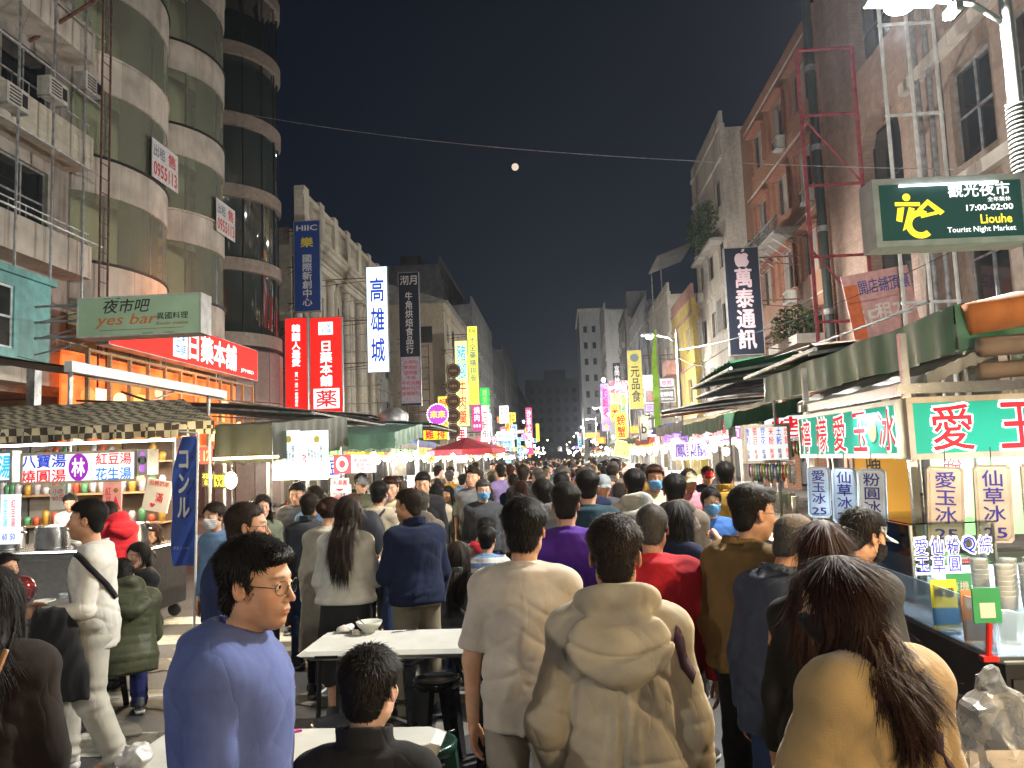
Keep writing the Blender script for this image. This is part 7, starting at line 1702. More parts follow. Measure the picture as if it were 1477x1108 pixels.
t = sg(0, 713, 27, 785, 7.6, 'small white menu panel with coloured columns and prices at the left edge', emis((.85, .95, 1), 1.0), [(V('花生湯'), .28, .38, .22, .55, 'cyan', .01), (V('紅豆湯'), .70, .38, .22, .55, 'red', .01), ('60', .28, .85, .25, .12, 'blue', .02), ('50', .70, .85, .25, .12, 'blue', .02)], depth=.03)
cart(-7.2, -4.9, 8.9, 9.9, 'steel counter of the sweet soup stall under the checkered canopy', .95)
for i, (x, lb) in enumerate(((-6.9, 'steel soup pot at the left end of the soup counter'), (-6.3, 'steel soup pot second on the soup counter'), (-5.3, 'steel soup pot nearest the canopy corner'))): tag(shared('pot', f_pot, 'pot', None, (x, 9.3, .952)), lb, 'pot')
for i in range(6): tag(shared('bowl', f_bowl, 'bowl', None, (-5.95 + .0 * i, 9.25, .952 + i * .028)), 'cream bowl in the nested pile on the soup counter', 'bowl', 'bowls nested on the soup counter')
lamp('AREA', (-5.9, 9.3, 2.15), 90, (1, .95, .85), (2.6, .5)); t = thing('light_tube', 'bright fluorescent tube under the checkered canopy', 'lamp', (-5.8, 9.0, 2.22)); m = MB(); m.bar((-1.2, 0, 0), (1.2, 0, 0), .016, 8); m.build('tube', TUBEM, t)
PINKW = emis((.75, .30, .25), .55, uneven=.3)
def poster(px0, py0, px1, py1, Y, lb, face, texts):
    return sg(px0, py0, px1, py1, Y, lb, face, texts, depth=.02, cat='poster', name='poster')
poster(72, 700, 96, 735, 11.2, 'small white poster with red print behind the soup stall', PAPER, [('小吃\n60元', .5, .4, .7, .5, 'dred', .02)])
poster(148, 695, 175, 745, 11.5, 'pink poster picturing a seller behind the soup stall', mat('pink_poster', (.55, .25, .22), .6), [(V('紅豆'), .3, .4, .3, .5, 'dred', .02), ('●', .7, .25, .25, .14, 'brown', 0), ('▲', .7, .6, .5, .4, 'dred', 0)])
t = poster(208, 692, 245, 738, 8.7, 'white and red slanted banner hanging beside the flag', PAPER, [('伯爵奶茶', .5, .12, .8, .16, 'dred', .02), (V('滿'), .6, .55, .3, .3, 'dred', .03), ('♥', .4, .82, .2, .14, 'dred', 0)]); t.rotation_euler = (0, R(12), 0)
poster(228, 700, 252, 722, 11, 'pink price list poster high behind the seated diners', mat('pink2', (.5, .22, .2), .6), [('大碗 50\n小碗 40', .5, .5, .8, .6, 'dimw', .01)])
poster(256, 646, 306, 670, 12.2, 'dark red banner with pale letters and the number twelve', mat('dred_board', (.25, .03, .02), .6), [('SINCE 12', .5, .5, .85, .6, 'gold', .02)])
for i, (x0, y0, x1, y1) in enumerate(((0, 700, 40, 800), (40, 705, 110, 800), (110, 690, 175, 790), (175, 690, 250, 780))):
    c = atY((x0 + x1) / 2, (y0 + y1) / 2, 12.6); t = thing('shop_shelf', ['dim shelf of jars at the far left behind the soup stall', 'white tiled kitchen shelf behind the soup stall', 'wooden shelf with papers behind the standing man in white', 'brown cabinet behind the diners'][i], 'shelf', (c.x, 12.6, 0)); w = (x1 - x0) * 12.6 / 1109
    m = MB(); m.box(-w / 2, w / 2, 0, .4, 0, 2.4); m.build('back', [M_GREYW, M_CREAMW, M_WOOD, BROWNT][i], t); m = MB()
    for z in (.5, 1.0, 1.5, 2.0): m = MB(); m.box(-w / 2, w / 2, -.3, -.001, z, z + .03); m.build('shelf_board', M_WOOD, t)
    rr = random.Random(i)
    for z in (1.03, 1.53, 2.03):
        for q in range(5):
            m = MB(); m.smooth = True; h = rr.uniform(.12, .3); m.lathe([(.05, 0), (.06, h * .8), (.03, h)], n=8); o = m.build('jar', mat('jar%d' % rr.randint(0, 4), [(.5, .1, .05), (.5, .45, .3), (.1, .3, .15), (.45, .45, .5), (.5, .3, .05)][rr.randint(0, 4)], .3, var=.2), t); o.location = (-w / 2 + w * (q + .5) / 5, -.16, z)
lamp('AREA', (-6.6, 11.6, 2.3), 110, (1, .80, .62), (3.5, .6)); lamp('POINT', (-5.1, 11.2, 2.0), 60, (1, .75, .5), .1)
# grey metal lean-to roof above, and its gutter
t = thing('metal_roof', 'long grey metal lean-to roof with a pale gutter above the checkered canopy', 'roof', (-7.2, 13.4, 3.45)); m = MB(); m.add([(0, -2.5, 0), (0, 2.6, 0), (-4, 2.6, .7), (-4, -2.5, .7)], [(0, 1, 2, 3)]); m.add([(0, -2.5, -.03), (0, 2.6, -.03), (-4, 2.6, .67), (-4, -2.5, .67)], [(3, 2, 1, 0)]); m.build('sheet', M_GREYW, t); m = MB(); m.box(0, .12, -2.6, 2.7, -.10, .06); m.build('gutter', mat('gutter_grey', (.40, .44, .46), .4, grime=.3), t); m = MB()
for y in (-2.3, 2.3): m.bar((-.1, y, -3.45), (-.1, y, -.04), .035, 8)
m.bar((-.1, 2.3, -.6), (-2, 2.3, .1), .025, 6); m.bar((-.1, -2.3, -1), (-.1, 1, -.05), .02, 6); m.build('post', M_GALV, t)
t = thing('rolled_awning', 'rolled yellow green awning at the far left above the soup stall', 'awning', (-8.1, 9.9, 3.0)); m = MB(); m.smooth = True; m.tube([(-1.6 + i * .3, 0, .02 * i) for i in range(7)], .12, 12); m.build('roll', canvas('yellowgreen_tarp', (.35, .36, .06)), t); m = MB(); m.bar((-1.7, 0, -.1), (.3, 0, .0), .03); m.build('bar', M_WH, t)
# flag
c = atY(262, 720, 7.2); t = thing('banner_flag', 'blue feather flag with white strokes leaning beside the seated diners', 'banner', (c.x, 7.2, 0)); m = MB(); m.bar((.12, 0, 0), (.16, 0, 2.2), .012, 6); m.bar((.16, 0, 2.2), (-.02, 0, 2.22), .008, 5); m.build('pole', M_WH, t)
BF = mat('flag_blue', (.02, .06, .30), .6, var=.1); m = MB(); m.smooth = True; vs = []
for i in range(21):
    z = .95 + i * .061; a = .15 - .015 * (20 - i) / 20; w_ = .16 + .06 * math.sin((20 - i) * .16); 
    for k in range(5): vs.append((a - w_ * k / 4 - .05 * (20 - i) / 20 * k / 4, .03 * math.sin(i * .5 + k * .9), z))
m.add(vs, [(i * 5 + k, i * 5 + k + 1, i * 5 + 6 + k, i * 5 + 5 + k) for i in range(20) for k in range(4)]); m.build('cloth', BF, t); lettering(t, V('コンル'), INK['dimw'], .11, .62, .04, 1.72, -.045, .06); lettering(t, 'プスニール', INK['dimw'], .16, .03, .02, 1.12, -.045, .01)
# yellow neon and lantern stall
poster(291, 681, 308, 702, 9.0, 'yellow neon board beside the flag', mat('dark_board3', (.05, .04, .02), .5), [('不辣軟\n本人', .5, .5, .85, .8, emis((1, .85, .05), 2.6), .02)])
poster(306, 683, 327, 704, 9.1, 'second yellow neon board ending by the round lantern', MATS['dark_board3'], [('手打軟\n本人自', .5, .5, .85, .8, emis((1, .85, .05), 2.6), .02)])
c = atY(333, 693, 8.8); t = thing('lantern', 'glowing white paper lantern beside the yellow neon', 'lantern', c); m = MB(); m.smooth = True; m.ball((0, 0, 0), .07, .07, .10, n=14, m=10); m.build('paper', emis((1, .85, .55), 7), t); m = MB(); m.bar((0, 0, .1), (0, 0, .28), .004, 4); m.build('cord', M_FRAME_D, t); lamp('POINT', (0, -.15, 0), 40, (1, .8, .5), .07, parent=t)
awning('awning', 'dark olive canopy of the stall with the bright double menu', -4.15, -3.45, 9.1, 12.4, 2.38, 2.62, '-y', OLIVE, val=.5, seed=9)
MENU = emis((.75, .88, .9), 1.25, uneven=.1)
for i, (a, b_) in enumerate(((393, 431), (433, 472))):
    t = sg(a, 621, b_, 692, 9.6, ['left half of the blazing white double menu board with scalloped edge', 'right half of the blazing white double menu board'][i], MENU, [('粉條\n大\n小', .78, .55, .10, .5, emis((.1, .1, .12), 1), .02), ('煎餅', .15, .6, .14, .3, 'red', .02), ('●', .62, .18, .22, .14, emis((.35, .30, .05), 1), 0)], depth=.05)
    W_ = (b_ - a) * 9.6 / 1109
    for q in range(5): lettering(t, V(('招牌', '原味', '起司', '花生', '綜合')[q] + '五十'), emis((.05, .05, .07), 1), .03, .22, W_ * (-.18 + q * .12), -.02 - .02 * q, -.014, .03)
cart(-4.1, -3.05, 9.7, 12, 'steel cart under the olive canopy behind the double menu', .92); t = thing('light_tube', 'long warm light tube under the olive canopy', 'lamp', (-3.7, 9.05, 1.97)); m = MB(); m.bar((-.45, 0, 0), (.35, 0, .0), .016, 8); m.build('tube', emis((1, .78, .4), 9), t); lamp('AREA', (-3.7, 9.3, 1.93), 70, (1, .78, .45), (1, .3))
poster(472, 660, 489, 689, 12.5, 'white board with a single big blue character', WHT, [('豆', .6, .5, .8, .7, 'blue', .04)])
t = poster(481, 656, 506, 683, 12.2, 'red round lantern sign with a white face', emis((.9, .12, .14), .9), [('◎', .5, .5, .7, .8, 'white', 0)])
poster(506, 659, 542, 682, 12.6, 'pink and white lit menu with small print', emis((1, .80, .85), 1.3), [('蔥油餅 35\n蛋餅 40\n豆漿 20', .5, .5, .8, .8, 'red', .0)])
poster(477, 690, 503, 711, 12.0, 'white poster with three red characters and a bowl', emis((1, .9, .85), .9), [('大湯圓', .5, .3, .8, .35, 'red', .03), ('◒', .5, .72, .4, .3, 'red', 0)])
awning('awning', 'faded green striped canopy behind the double menu', -4.9, -2.7, 12.6, 15.2, 2.35, 2.6, '-y', canvas('faded_green', (.08, .17, .12)), val=.28, seed=12)
for i, (x, y, w) in enumerate(((-3.9, 8.0, 1), (-3.2, 13.2, 1), (-3.0, 14.5, 0), (-2.9, 17, 1), (-2.9, 21, 1))): bulb(x, y, 1.98, ['warm bulb over the standing man in the dark jacket', 'warm bulb under the faded green canopy', 'white bulb behind the faded green canopy', 'warm bulb near the fried chicken sign', 'warm bulb farther along the left carts'][i], bool(w), e=45)
t = thing('umbrella', 'red parasol over the left stalls in the middle distance', 'parasol', (-2.7, 22.5, 0)); m = MB(); m.add([(0, 0, 2.5)] + [(1.15 * math.cos(2 * math.pi * i / 8), 1.15 * math.sin(2 * math.pi * i / 8), 2.15) for i in range(8)] + [(1.15 * math.cos(2 * math.pi * i / 8), 1.15 * math.sin(2 * math.pi * i / 8), 2.0) for i in range(8)], [(0, 1 + i, 1 + (i + 1) % 8) for i in range(8)] + [(1 + i, 9 + i, 9 + (i + 1) % 8, 1 + (i + 1) % 8) for i in range(8)]); m.build('canopy', canvas('red_parasol', (.35, .02, .04)), t); m = MB(); m.bar((0, 0, 0), (0, 0, 2.5), .02); m.build('pole', M_ALU, t); m = MB()
for i in range(8): a = 2 * math.pi * i / 8; m.bar((0, 0, 2.47), (1.13 * math.cos(a), 1.13 * math.sin(a), 2.14), .008, 4)
m.build('rib', M_ALU, t)
t = thing('exhaust_duct', 'shiny steel exhaust duct rising behind the left canopies', 'duct', (-5.6, 26, 1.4)); m = MB(); m.smooth = True; m.lathe([(.38, 0), (.38, 1.6), (.5, 1.7), (.5, 2.1), (.2, 2.3)], n=20); m.build('pipe', M_GALV, t)
t = thing('sign_lattice', 'empty grid lattice of thin steel bars on the classical facade', 'steel frame', (-12, 44, 5)); m = MB()
for i in range(4): m.bar((-12.2 + i * .7, 43.5, 4), (-12.2 + i * .7, 43.5, 11.5), .03, 5)
for k in range(8): m.bar((-12.3, 43.5, 4.3 + k), (-10, 43.5, 4.3 + k), .025, 5)
wb(m, 'bars', M_GALV, t)
t = thing('sign_lattice', 'rusty box lattice beside the yellow soup sign', 'steel frame', (-9, 55, 4)); m = MB()
for x in (-10.6, -9.8, -9.0): m.bar((x, 54, 3.5), (x, 54, 10.2), .05, 5)
for k in range(9): m.bar((-10.6, 54, 3.8 + k * .78), (-9, 54, 3.8 + k * .78), .035, 5)
wb(m, 'bars', M_RUST, t)
# far neon: small signs on both sides, each a thing
rf = random.Random(5)
ADJ = ['flickering', 'small', 'bright', 'slim', 'blurred', 'square', 'tiny', 'tilted']
for i in range(70):
    side = -1 if i % 2 else 1; Y = 56 + i * 2.2 + rf.uniform(-2, 2); x = (-8.7 + rf.uniform(0, 3)) if side < 0 else (8.0 - rf.uniform(0, 4)); sc_, scn, ink = SC[rf.randrange(7)]; v = rf.random() < .5; w, h = (rf.uniform(.6, 1.0), rf.uniform(1.8, 4)) if v else (rf.uniform(1.2, 2.4), rf.uniform(.6, 1.1)); txt = TX[rf.randrange(16)]
    board((x, Y, rf.uniform(2.8, 7.5)), w, h, '%s %s %s neon sign number of the distant %s row, %s' % (ADJ[i % 8], scn, 'upright' if v else 'wide', 'left' if side < 0 else 'right', 'over the far crowd'), emis(sc_, 1.4 + rf.random()), [(V(txt) if v else txt, .5, .5, .7, .85, ink, .03)], depth=.2, group='distant neon signs').__setitem__('label', '%s %s %s lit sign in the distant %s row' % (ADJ[i % 8], scn, 'upright' if v else 'wide', 'left' if side < 0 else 'right'))
for i in range(64):
    side = -1 if i % 2 else 1; bulb(side * rf.uniform(1.8, 4.6) - .3, 36 + i * 2.3, rf.uniform(1.9, 3.4) + (2 if i % 5 == 0 else 0), 'distant glaring lamp over the far %s stalls' % ('left' if side < 0 else 'right'), rf.random() < .6, e=(520 if i % 9 == 0 else 0), k=1.7, group='distant lamps over the %s stalls' % ('left' if side < 0 else 'right'))
# ------------------------------------------------------------------ tables, stools, bowl
T1 = table(-1.62, -.36, 4.62, 5.22, 'white folding table with the bowl on it'); T2 = table(-1.75, -.52, 2.75, 3.36, 'nearer white folding table behind the seated person in black')
p = atZ(538, 908, .74); tag(shared('bowl2', f_bowl, 'bowl', None, (p.x, p.y - .1, .742)), 'white bowl holding a dark spoon on the far folding table', 'bowl')
t = thing('spoon', 'dark spoon leaning in the white bowl', 'spoon', (p.x, p.y - .1, .76)); m = MB(); m.smooth = True; m.ball((.02, 0, .0), .022, .016, .006, n=10, m=6); m.bar((.0, 0, .005), (-.085, .02, .075), .004, 5); m.build('steel', M_STEEL, t)
t = thing('spoon', 'steel spoon lying on the far table right of the bowl', 'spoon', (p.x + .24, p.y - .08, .745)); m = MB(); m.smooth = True; m.ball((.05, .03, 0), .024, .017, .005, n=10, m=6); m.bar((.03, .02, 0), (-.09, -.05, .0), .004, 5); m.build('steel', M_STEEL, t)
def tissue(x, y, label, mt=None, s=1.0, seed=0):
    V_, Q_ = surf(lambda P: elli(P, (0, 0, .02), (.06, .045, .026)) + .013 * nz(P, 75, seed) + .009 * np.abs(nz(P, 130, seed + 3)), *grid((-.09, -.08, -.02), (.09, .08, .08), .0045)); V_ = V_ * s; V_[:, 2] = np.maximum(V_[:, 2], 0)
    t = thing('tissue', label, 'tissue', (x, y, .742), seed); link('paper', mesh_np('paper', V_, Q_, mt or mat('tissue_white', (.62, .60, .55), .8, var=.05), smooth=False), t)
tissue(p.x - .17, p.y - .06, 'crumpled white tissue beside the bowl', seed=1); tissue(p.x - .08, p.y - .14, 'small crumpled tissue in front of the bowl', s=.6, seed=2)
tissue(-1.20, 3.1, 'pile of used tissues on the nearer table', s=1.2, seed=4); t = thing('wrapper', 'pink paper wrapper on the tissues of the nearer table', 'wrapper', (-1.12, 3.16, .78), .6); m = MB(); m.box(-.035, .035, -.012, .012, 0, .008); m.build('paper', mat('pink_wrapper', (.55, .08, .35), .5), t)
t = thing('carrier_bag', 'white plastic bag with rubbish at the left end of the nearer table', 'bag', (-1.66, 2.95, .742)); V_, Q_ = surf(lambda P: elli(P, (0, 0, .035), (.075, .06, .04)) + .012 * nz(P, 60, 2) + .01 * np.abs(nz(P, 95, 4)), *grid((-.12, -.11, -.01), (.12, .11, .10), .005)); link('film', mesh_np('film', V_, Q_, mat('bag_white', (.55, .53, .5), .4), smooth=True), t)
for i, (x, y, c_, lb) in enumerate(((-1.25, 4.25, 'black', 'black plastic stool in front of the far folding table at its left end'), (-.85, 5.05, 'black', 'black plastic stool tucked under the far folding table'), (-.72, 3.95, 'green', 'dark green plastic stool between the two folding tables'), (-1.18, 5.7, 'black', 'black stool behind the far table at its left'), (-.42, 4.9, 'black', 'black stool at the right end of the far table'), (-1.0, 2.32, 'black', 'black stool under the seated person in black'), (-.72, 6.28, 'black', 'black stool under the woman in the grey puffer jacket'), (-.55, 7.2, 'blue', 'blue stool under the man in the striped shirt'), (-.62, 8.05, 'red', 'red stool under the man in the black cap'),
    (-4.35, 7.05, 'black', 'empty black stool with an open seat beside the flag'), (-4.05, 5.55, 'black', 'black stool under the person in the olive jacket'), (-3.7, 6.1, 'black', 'black stool beside the olive jacket'), (-4.55, 7.6, 'red', 'red stool in shadow behind the empty black one'), (-5.2, 6.9, 'black', 'black stool under the woman in the striped track jacket'), (-5.3, 9.0, 'blue', 'blue stool at the back table of the soup stall'))): stool(x, y, lb, c_, rz=i * .4)
t = table(-6.3, -4.1, 6.15, 6.75, 'low table crowded with bowls in front of the soup stall', .70)
for i in range(9): tag(shared('bowl', f_bowl, 'bowl', None, (-5.9 + i * .2, 6.3 + .25 * (i % 2), .702)), 'bowl of sweet soup on the crowded left table', 'bowl', 'bowls on the crowded left table')
for i in range(5): tag(shared('cup', f_cup, 'plastic_cup', None, (-5.7 + i * .33, 6.62, .702)), 'clear plastic cup on the crowded left table', 'cup', 'cups on the crowded left table')
t = table(-.15, .55, 7.6, 9.2, 'orange covered dining table behind the man in the striped shirt', .74); m = MB(); m.box(-.34, .34, -.79, .79, .5, .741); m.build('orange_cover', mat('orange_cover', (.5, .12, .02), .6), t)
for i in range(7): tag(shared('bowl', f_bowl, 'bowl', None, (.02 + .3 * (i % 2), 7.75 + i * .2, .743)), 'bowl on the orange covered table', 'bowl', 'bowls on the orange covered table')
# ------------------------------------------------------------------ the people
def hx(px, Y): return atY(px, 662, Y).x
def sk_col(*c): return c
C_ = lambda n, c, **k: cloth(n, c, **k)
BEIGE = C_('beige', (.40, .345, .255), rough=.75); OFFW = C_('offwhite', (.50, .445, .375)); CAMEL = C_('camel', (.34, .225, .095), sheen=.4, bscale=90, bump=.6); BLUESW = C_('periwinkle', (.085, .115, .285)); BLACKC = C_('black', (.018, .018, .02)); NAVYC = C_('navy', (.006, .011, .034)); PURP = C_('purple', (.060, .016, .20)); REDC = C_('red', (.36, .012, .022)); KHAKI = C_('khaki', (.17, .145, .10)); STONEC = C_('stone', (.30, .265, .215)); WHITEC = C_('white', (.56, .54, .49)); BROWNC = C_('tobacco', (.145, .088, .030)); DKBLUE = C_('dark_denim', (.020, .035, .085)); JEAN = C_('jeans', (.05, .09, .2)); GREYC = C_('grey', (.16, .165, .17)); GREYP = C_('grey_nylon', (.11, .115, .12), rough=.45, sheen=0); CHAR = C_('charcoal', (.045, .048, .055)); TEALC = C_('dark_teal', (.015, .038, .055)); OLIVEC = C_('olive', (.05, .055, .03), rough=.5); CREAMC = C_('cream', (.50, .43, .28)); PUFFW = C_('white_nylon', (.50, .50, .46), rough=.5, sheen=0); TAUPE = C_('taupe', (.13, .105, .085)); MASKB = C_('mask_blue', (.12, .30, .55)); MASKK = C_('mask_black', (.012, .012, .014)); MASKW = C_('mask_white', (.5, .5, .52)); GREENC = C_('green', (.05, .12, .06)); PINKC = C_('pink', (.45, .16, .20)); BLUEC = C_('blue', (.03, .09, .28)); LBLUE = C_('light_blue', (.12, .21, .36)); MUST = C_('mustard', (.33, .19, .03)); LILAC = C_('lilac', (.26, .20, .40))
def strap(root, k, f, pts, dr, width, mt, name='strap', off=.004):
    dr = unit(dr); vs = []; P = [V3(*p) for p in pts]; rows = []
    n = 26; path = []
    for i in range(n + 1):
        t = i / n * (len(P) - 1); a = int(min(t, len(P) - 2)); q = P[a] + (P[a + 1] - P[a]) * (t - a); path.append(q)
    T_ = unit(P[-1] - P[0]); sd = unit(np.cross(T_, dr))
    for q in path:
        row = []
        for e in (-.5, .5):
            o = q + sd * width * e + dr * .7
            for _ in range(40):
                d = float(f(o[None].astype(F32))[0])
                if d < off: break
                o = o - dr * max(.002, d * .7)
            row.append(o)
        rows.append(row)
    for a, b in rows: vs += [tuple(a), tuple(b)]
    for a, b in rows: vs += [tuple(a + dr * .006), tuple(b + dr * .006)]
    m = MB(); m.smooth = True; L = len(rows); m.add(vs, [(2 * i, 2 * i + 1, 2 * i + 3, 2 * i + 2) for i in range(L - 1)] + [(2 * L + 2 * i, 2 * L + 2 * i + 2, 2 * L + 2 * i + 3, 2 * L + 2 * i + 1) for i in range(L - 1)] + [(2 * i, 2 * i + 2, 2 * L + 2 * i + 2, 2 * L + 2 * i) for i in range(L - 1)] + [(2 * i + 1, 2 * L + 2 * i + 1, 2 * L + 2 * i + 3, 2 * i + 3) for i in range(L - 1)])
    return m.build(name, mt, root)
STRAPM = C_('strap_brown', (.055, .030, .045)); STRAPK = C_('strap_black', (.012, .012, .014)); STRAPW = C_('strap_pale', (.4, .38, .33))
top = lambda **k: dict(t='top', **k)
legs = lambda **k: dict(t='legs', name='trousers', **k)
SIT = ((.16, 1, -.06), (.03, -.05, -1))
def P_(label, px, Y, yaw, c, hero=1, z=0.0, group=None): return person(c, (hx(px, Y), Y, z), R(yaw), label, group, hero)
# 1 blue sweatshirt
P_('man in a periwinkle sweatshirt and glasses in profile, nearest on the left', 328, 2.08, -76, dict(H=1.715, hs=.95, neckfwd=.04, girth=1.08, neckdown=.03, skin=0, face='mb', head=(-.42, .06, 0), hair=('short', 'black'), hseed=1.0, glasses=1, armR=((.10, .02, -1), (-.05, .5, -1)), armL=((.1, .1, -1), (0, .5, -1)), wear=[top(name='sweatshirt', kind='sweater', off=.030, loose=.55, hem=-.08, sl=(.064, .062, .048), amp=.0058, cuff=1, m=BLUESW, seed=2.0, h=.0075), legs(m=CHAR)]), 2)
# 2 seated person in black
P_('young person in a black shirt seated with back turned at the nearer table', 519, 2.33, 2, dict(H=1.73, hs=.93, girth=.86, skin=3, head=(-.30, .04, 0), hair=('neat', 'black'), hseed=2.0, leg=SIT, arm=((.12, .55, -1), (-.35, 1, .0)), neckfwd=.01, wear=[top(name='shirt', kind='jacket', off=.018, loose=.5, hem=-.08, sl=(.056, .054, .044), amp=.005, collar='stand', m=BLACKC, seed=3.0), legs(m=BLACKC)]), 2)
# 3 white T-shirt
P_('man in an off white T-shirt and pale trousers walking away', 750, 3.25, -4, dict(H=1.70, girth=.99, skin=0, head=(-.12, 0, 0), hair=('short', 'black'), hseed=3.0, armL=((.20, -.05, -1), (.02, .10, -1)), armR=((.22, .12, -1), (-.2, .5, -1)), legL=((.05, .10, -1), (.02, -.05, -1)), legR=((.06, -.16, -1), (.02, -.35, -1)), wear=[top(name='t_shirt', kind='tee', off=.026, loose=.62, hem=-.16, flare=.0, sl=(.064, .070, .0), len=.85, amp=.0062, m=OFFW, seed=4.0, h=.0075), legs(m=STONEC, off=.014, w=.024, amp=.007, h=.010)], shoe=SHOE_W), 2)
# 4 beige hood
gB = top(name='hooded_coat', kind='coat', off=.032, hem=-.36, flare=.05, loose=.75, sl=(.064, .065, .054), amp=.0068, collar='hood', m=BEIGE, seed=5.0, h=.0068, cuff=0)
def x_beige(root, k, c):
    f, _, _ = top_sdf(c, k, gB); strap(root, k, f, [(.17, -.1, k['T']((0, 0, .40))[2] + .01), (.225, -.1, k['T']((0, 0, .34))[2])], (0, -.4, 1), .028, STRAPM, 'shoulder_strap')
P_('man in a long beige hooded coat walking away in the centre', 880, 2.55, -3, dict(H=1.66, girth=.98, skin=2, head=(-.04, .03, 0), hair=('fade', 'dark'), hseed=4.0, armL=((.27, -.18, -1), (-.15, .75, -1)), armR=((.17, -.02, -1), (.06, .14, -1)), wear=[gB, legs(m=CHAR)], extras=[x_beige]), 2)
# 5.. midground
P_('man in a purple T-shirt from behind between white shirt and beige coat', 813, 4.75, 0, dict(H=1.70, girth=1.12, skin=0, hair=('fade', 'black'), hseed=5.0, head=(0, 0, 0), wear=[top(name='t_shirt', kind='tee', off=.022, hem=-.10, len=.9, sl=(.064, .07, 0), amp=.005, m=PURP, seed=6.0), legs(m=CHAR)]))
P_('stout man in a red sweater seen from behind right of the beige coat', 934, 3.95, -8, dict(H=1.61, girth=1.34, skin=2, hair=('thin', 'grey'), hseed=6.0, head=(-.15, .02, 0), armR=((.28, -.05, -1), (.05, .12, -1)), wear=[top(name='sweater', kind='sweater', off=.026, hem=-.10, sl=(.07, .064, .052), amp=.005, cuff=1, m=REDC, seed=7.0), legs(m=CHAR)]))
P_('woman in dark navy raising a hand to her face beyond the red sweater', 966, 4.9, -35, dict(H=1.56, fem=1, skin=3, hair=('bob', 'black'), head=(-.1, .1, 0), armR=((.7, .35, -.25), (-.75, .35, .85)), handR='grip', wear=[top(name='blouse', kind='tee', off=.03, hem=-.08, len=1.0, sl=(.06, .062, 0), amp=.006, m=NAVYC, seed=8.0), legs(m=BLACKC)]))
P_('young man with glasses in a tobacco brown jacket looking towards the ice stall', 1066, 3.7, -58, dict(H=1.70, skin=0, face='m', hair=('fade', 'black'), hseed=7.0, glasses=1, head=(-.25, .04, 0), armR=((.14, .05, -1), (-.05, .55, -1)), wear=[top(name='jacket', kind='jacket', off=.042, hem=-.08, loose=.9, sl=(.078, .074, .05), amp=.0075, collar='shirt', cuff=1, m=BROWNC, seed=9.0), legs(m=BLACKC, w=.014)], shoe=mat('shoe_cream', (.45, .38, .26), .6)))
P_('older man in a grey brown cap and dark blue jacket at the ice stall', 1112, 3.35, -50, dict(H=1.60, skin=2, hair=('thin', 'grey'), cap=C_('cap_taupe', (.12, .10, .085)), head=(-.2, .30, 0), lean=.08, armR=((.16, .2, -1), (-.3, .8, -.3)), wear=[top(name='jacket', kind='jacket', off=.034, hem=-.20, flare=.05, loose=.8, sl=(.066, .062, .05), amp=.006, collar='shirt', m=C_('slate', (.035, .045, .07), rough=.5)), legs(m=DKBLUE)]))
P_('woman with long reddish brown hair and black top before the ice stall', 1171, 2.85, -30, dict(H=1.60, fem=1, skin=1, hair=('long', 'brown'), head=(-.1, .12, 0), wear=[top(name='top', kind='tee', off=.016, hem=-.08, len=1.9, sl=(.05, .046, .038), amp=.004, m=BLACKC), legs(m=BLACKC)]))
P_('person in a white baseball cap and mask at the ice stall counter', 1216, 3.5, -55, dict(H=1.60, skin=0, hair=('neat', 'black'), cap=C_('cap_white', (.50, .54, .62)), mask=MASKK, head=(-.3, .25, 0), wear=[top(name='jacket', kind='jacket', off=.03, hem=-.08, amp=.005, m=CHAR), legs(m=CHAR)]))
# 12 camel coat
gC = top(name='wool_coat', kind='cape', off=.036, hem=-.52, flare=.19, loose=.92, sl=(.085, .088, .078), amp=.010, collar='crew', m=CAMEL, seed=11.0, h=.0085)
def x_camel(root, k, c):
    f, _, _ = top_sdf(c, k, gC); z = lambda q: float(k['T']((0, 0, q))[2])
    strap(root, k, f, [(-.10, -.1, z(.42)), (.02, -.1, z(.30)), (.20, -.1, z(.06)), (.26, -.1, z(-.10))], (.15, -1, .25), .032, STRAPM, 'bag_strap')
P_('woman in a wide camel wool coat with loose dark brown hair, nearest on the right', 1240, 2.02, 26, dict(H=1.60, fem=1, girth=1.02, skin=1, hair=('loose', 'brown'), hseed=3.0, mask=MASKK, lean=.06, head=(.55, .20, 0), hs=.90, armL=((.30, .25, -1), (-.2, .8, -.5)), armR=((.28, .22, -1), (-.2, .8, -.5)), wear=[gC, legs(m=BLACKC)], extras=[x_camel]), 2)
# 13 white long sleeve walker
gW = top(name='long_sleeve_shirt', kind='tee', off=.016, hem=-.16, sl=(.056, .052, .040), amp=.0055, m=WHITEC, seed=12.0)
def x_white(root, k, c):
    f, _, _ = top_sdf(c, k, gW); z = lambda q: float(k['T']((0, 0, q))[2])
    strap(root, k, f, [(-.1, .10, z(.42)), (-.1, .02, z(.32)), (-.1, -.08, z(.22)), (-.1, -.14, z(.14))], (-1, -.15, .2), .035, STRAPK, 'bag_strap')
    a = k['arms'][0]; ctr = (a[1] + a[2]) / 2
    def g(P):
        q = P - (ctr + V3(-.015, .03, -.20)); th = q[:, 1] * 38; d = loft(q, [(-.33, .035, .10, -.10), (-.2, .05, .17, -.03), (0, .055, .15, 0), (.18, .06, .12, .01), (.24, .05, .09, .02)], n=2.6)
        return d + .010 * np.abs(np.sin(th + 3 * np.sin(q[:, 2] * 7))) - .004 + .006 * nz(q, 14, 2)
    V_, Q_ = surf(g, *grid(ctr + V3(-.14, -.28, -.60), ctr + V3(.14, .30, .08), .010)); o = link('jacket_over_arm', mesh_np('jacket_over_arm', V_, Q_, BLACKC), None); o.location = root.location; o.rotation_euler = root.rotation_euler; tag(o, 'dark jacket draped over the forearm of the man in white', 'jacket')
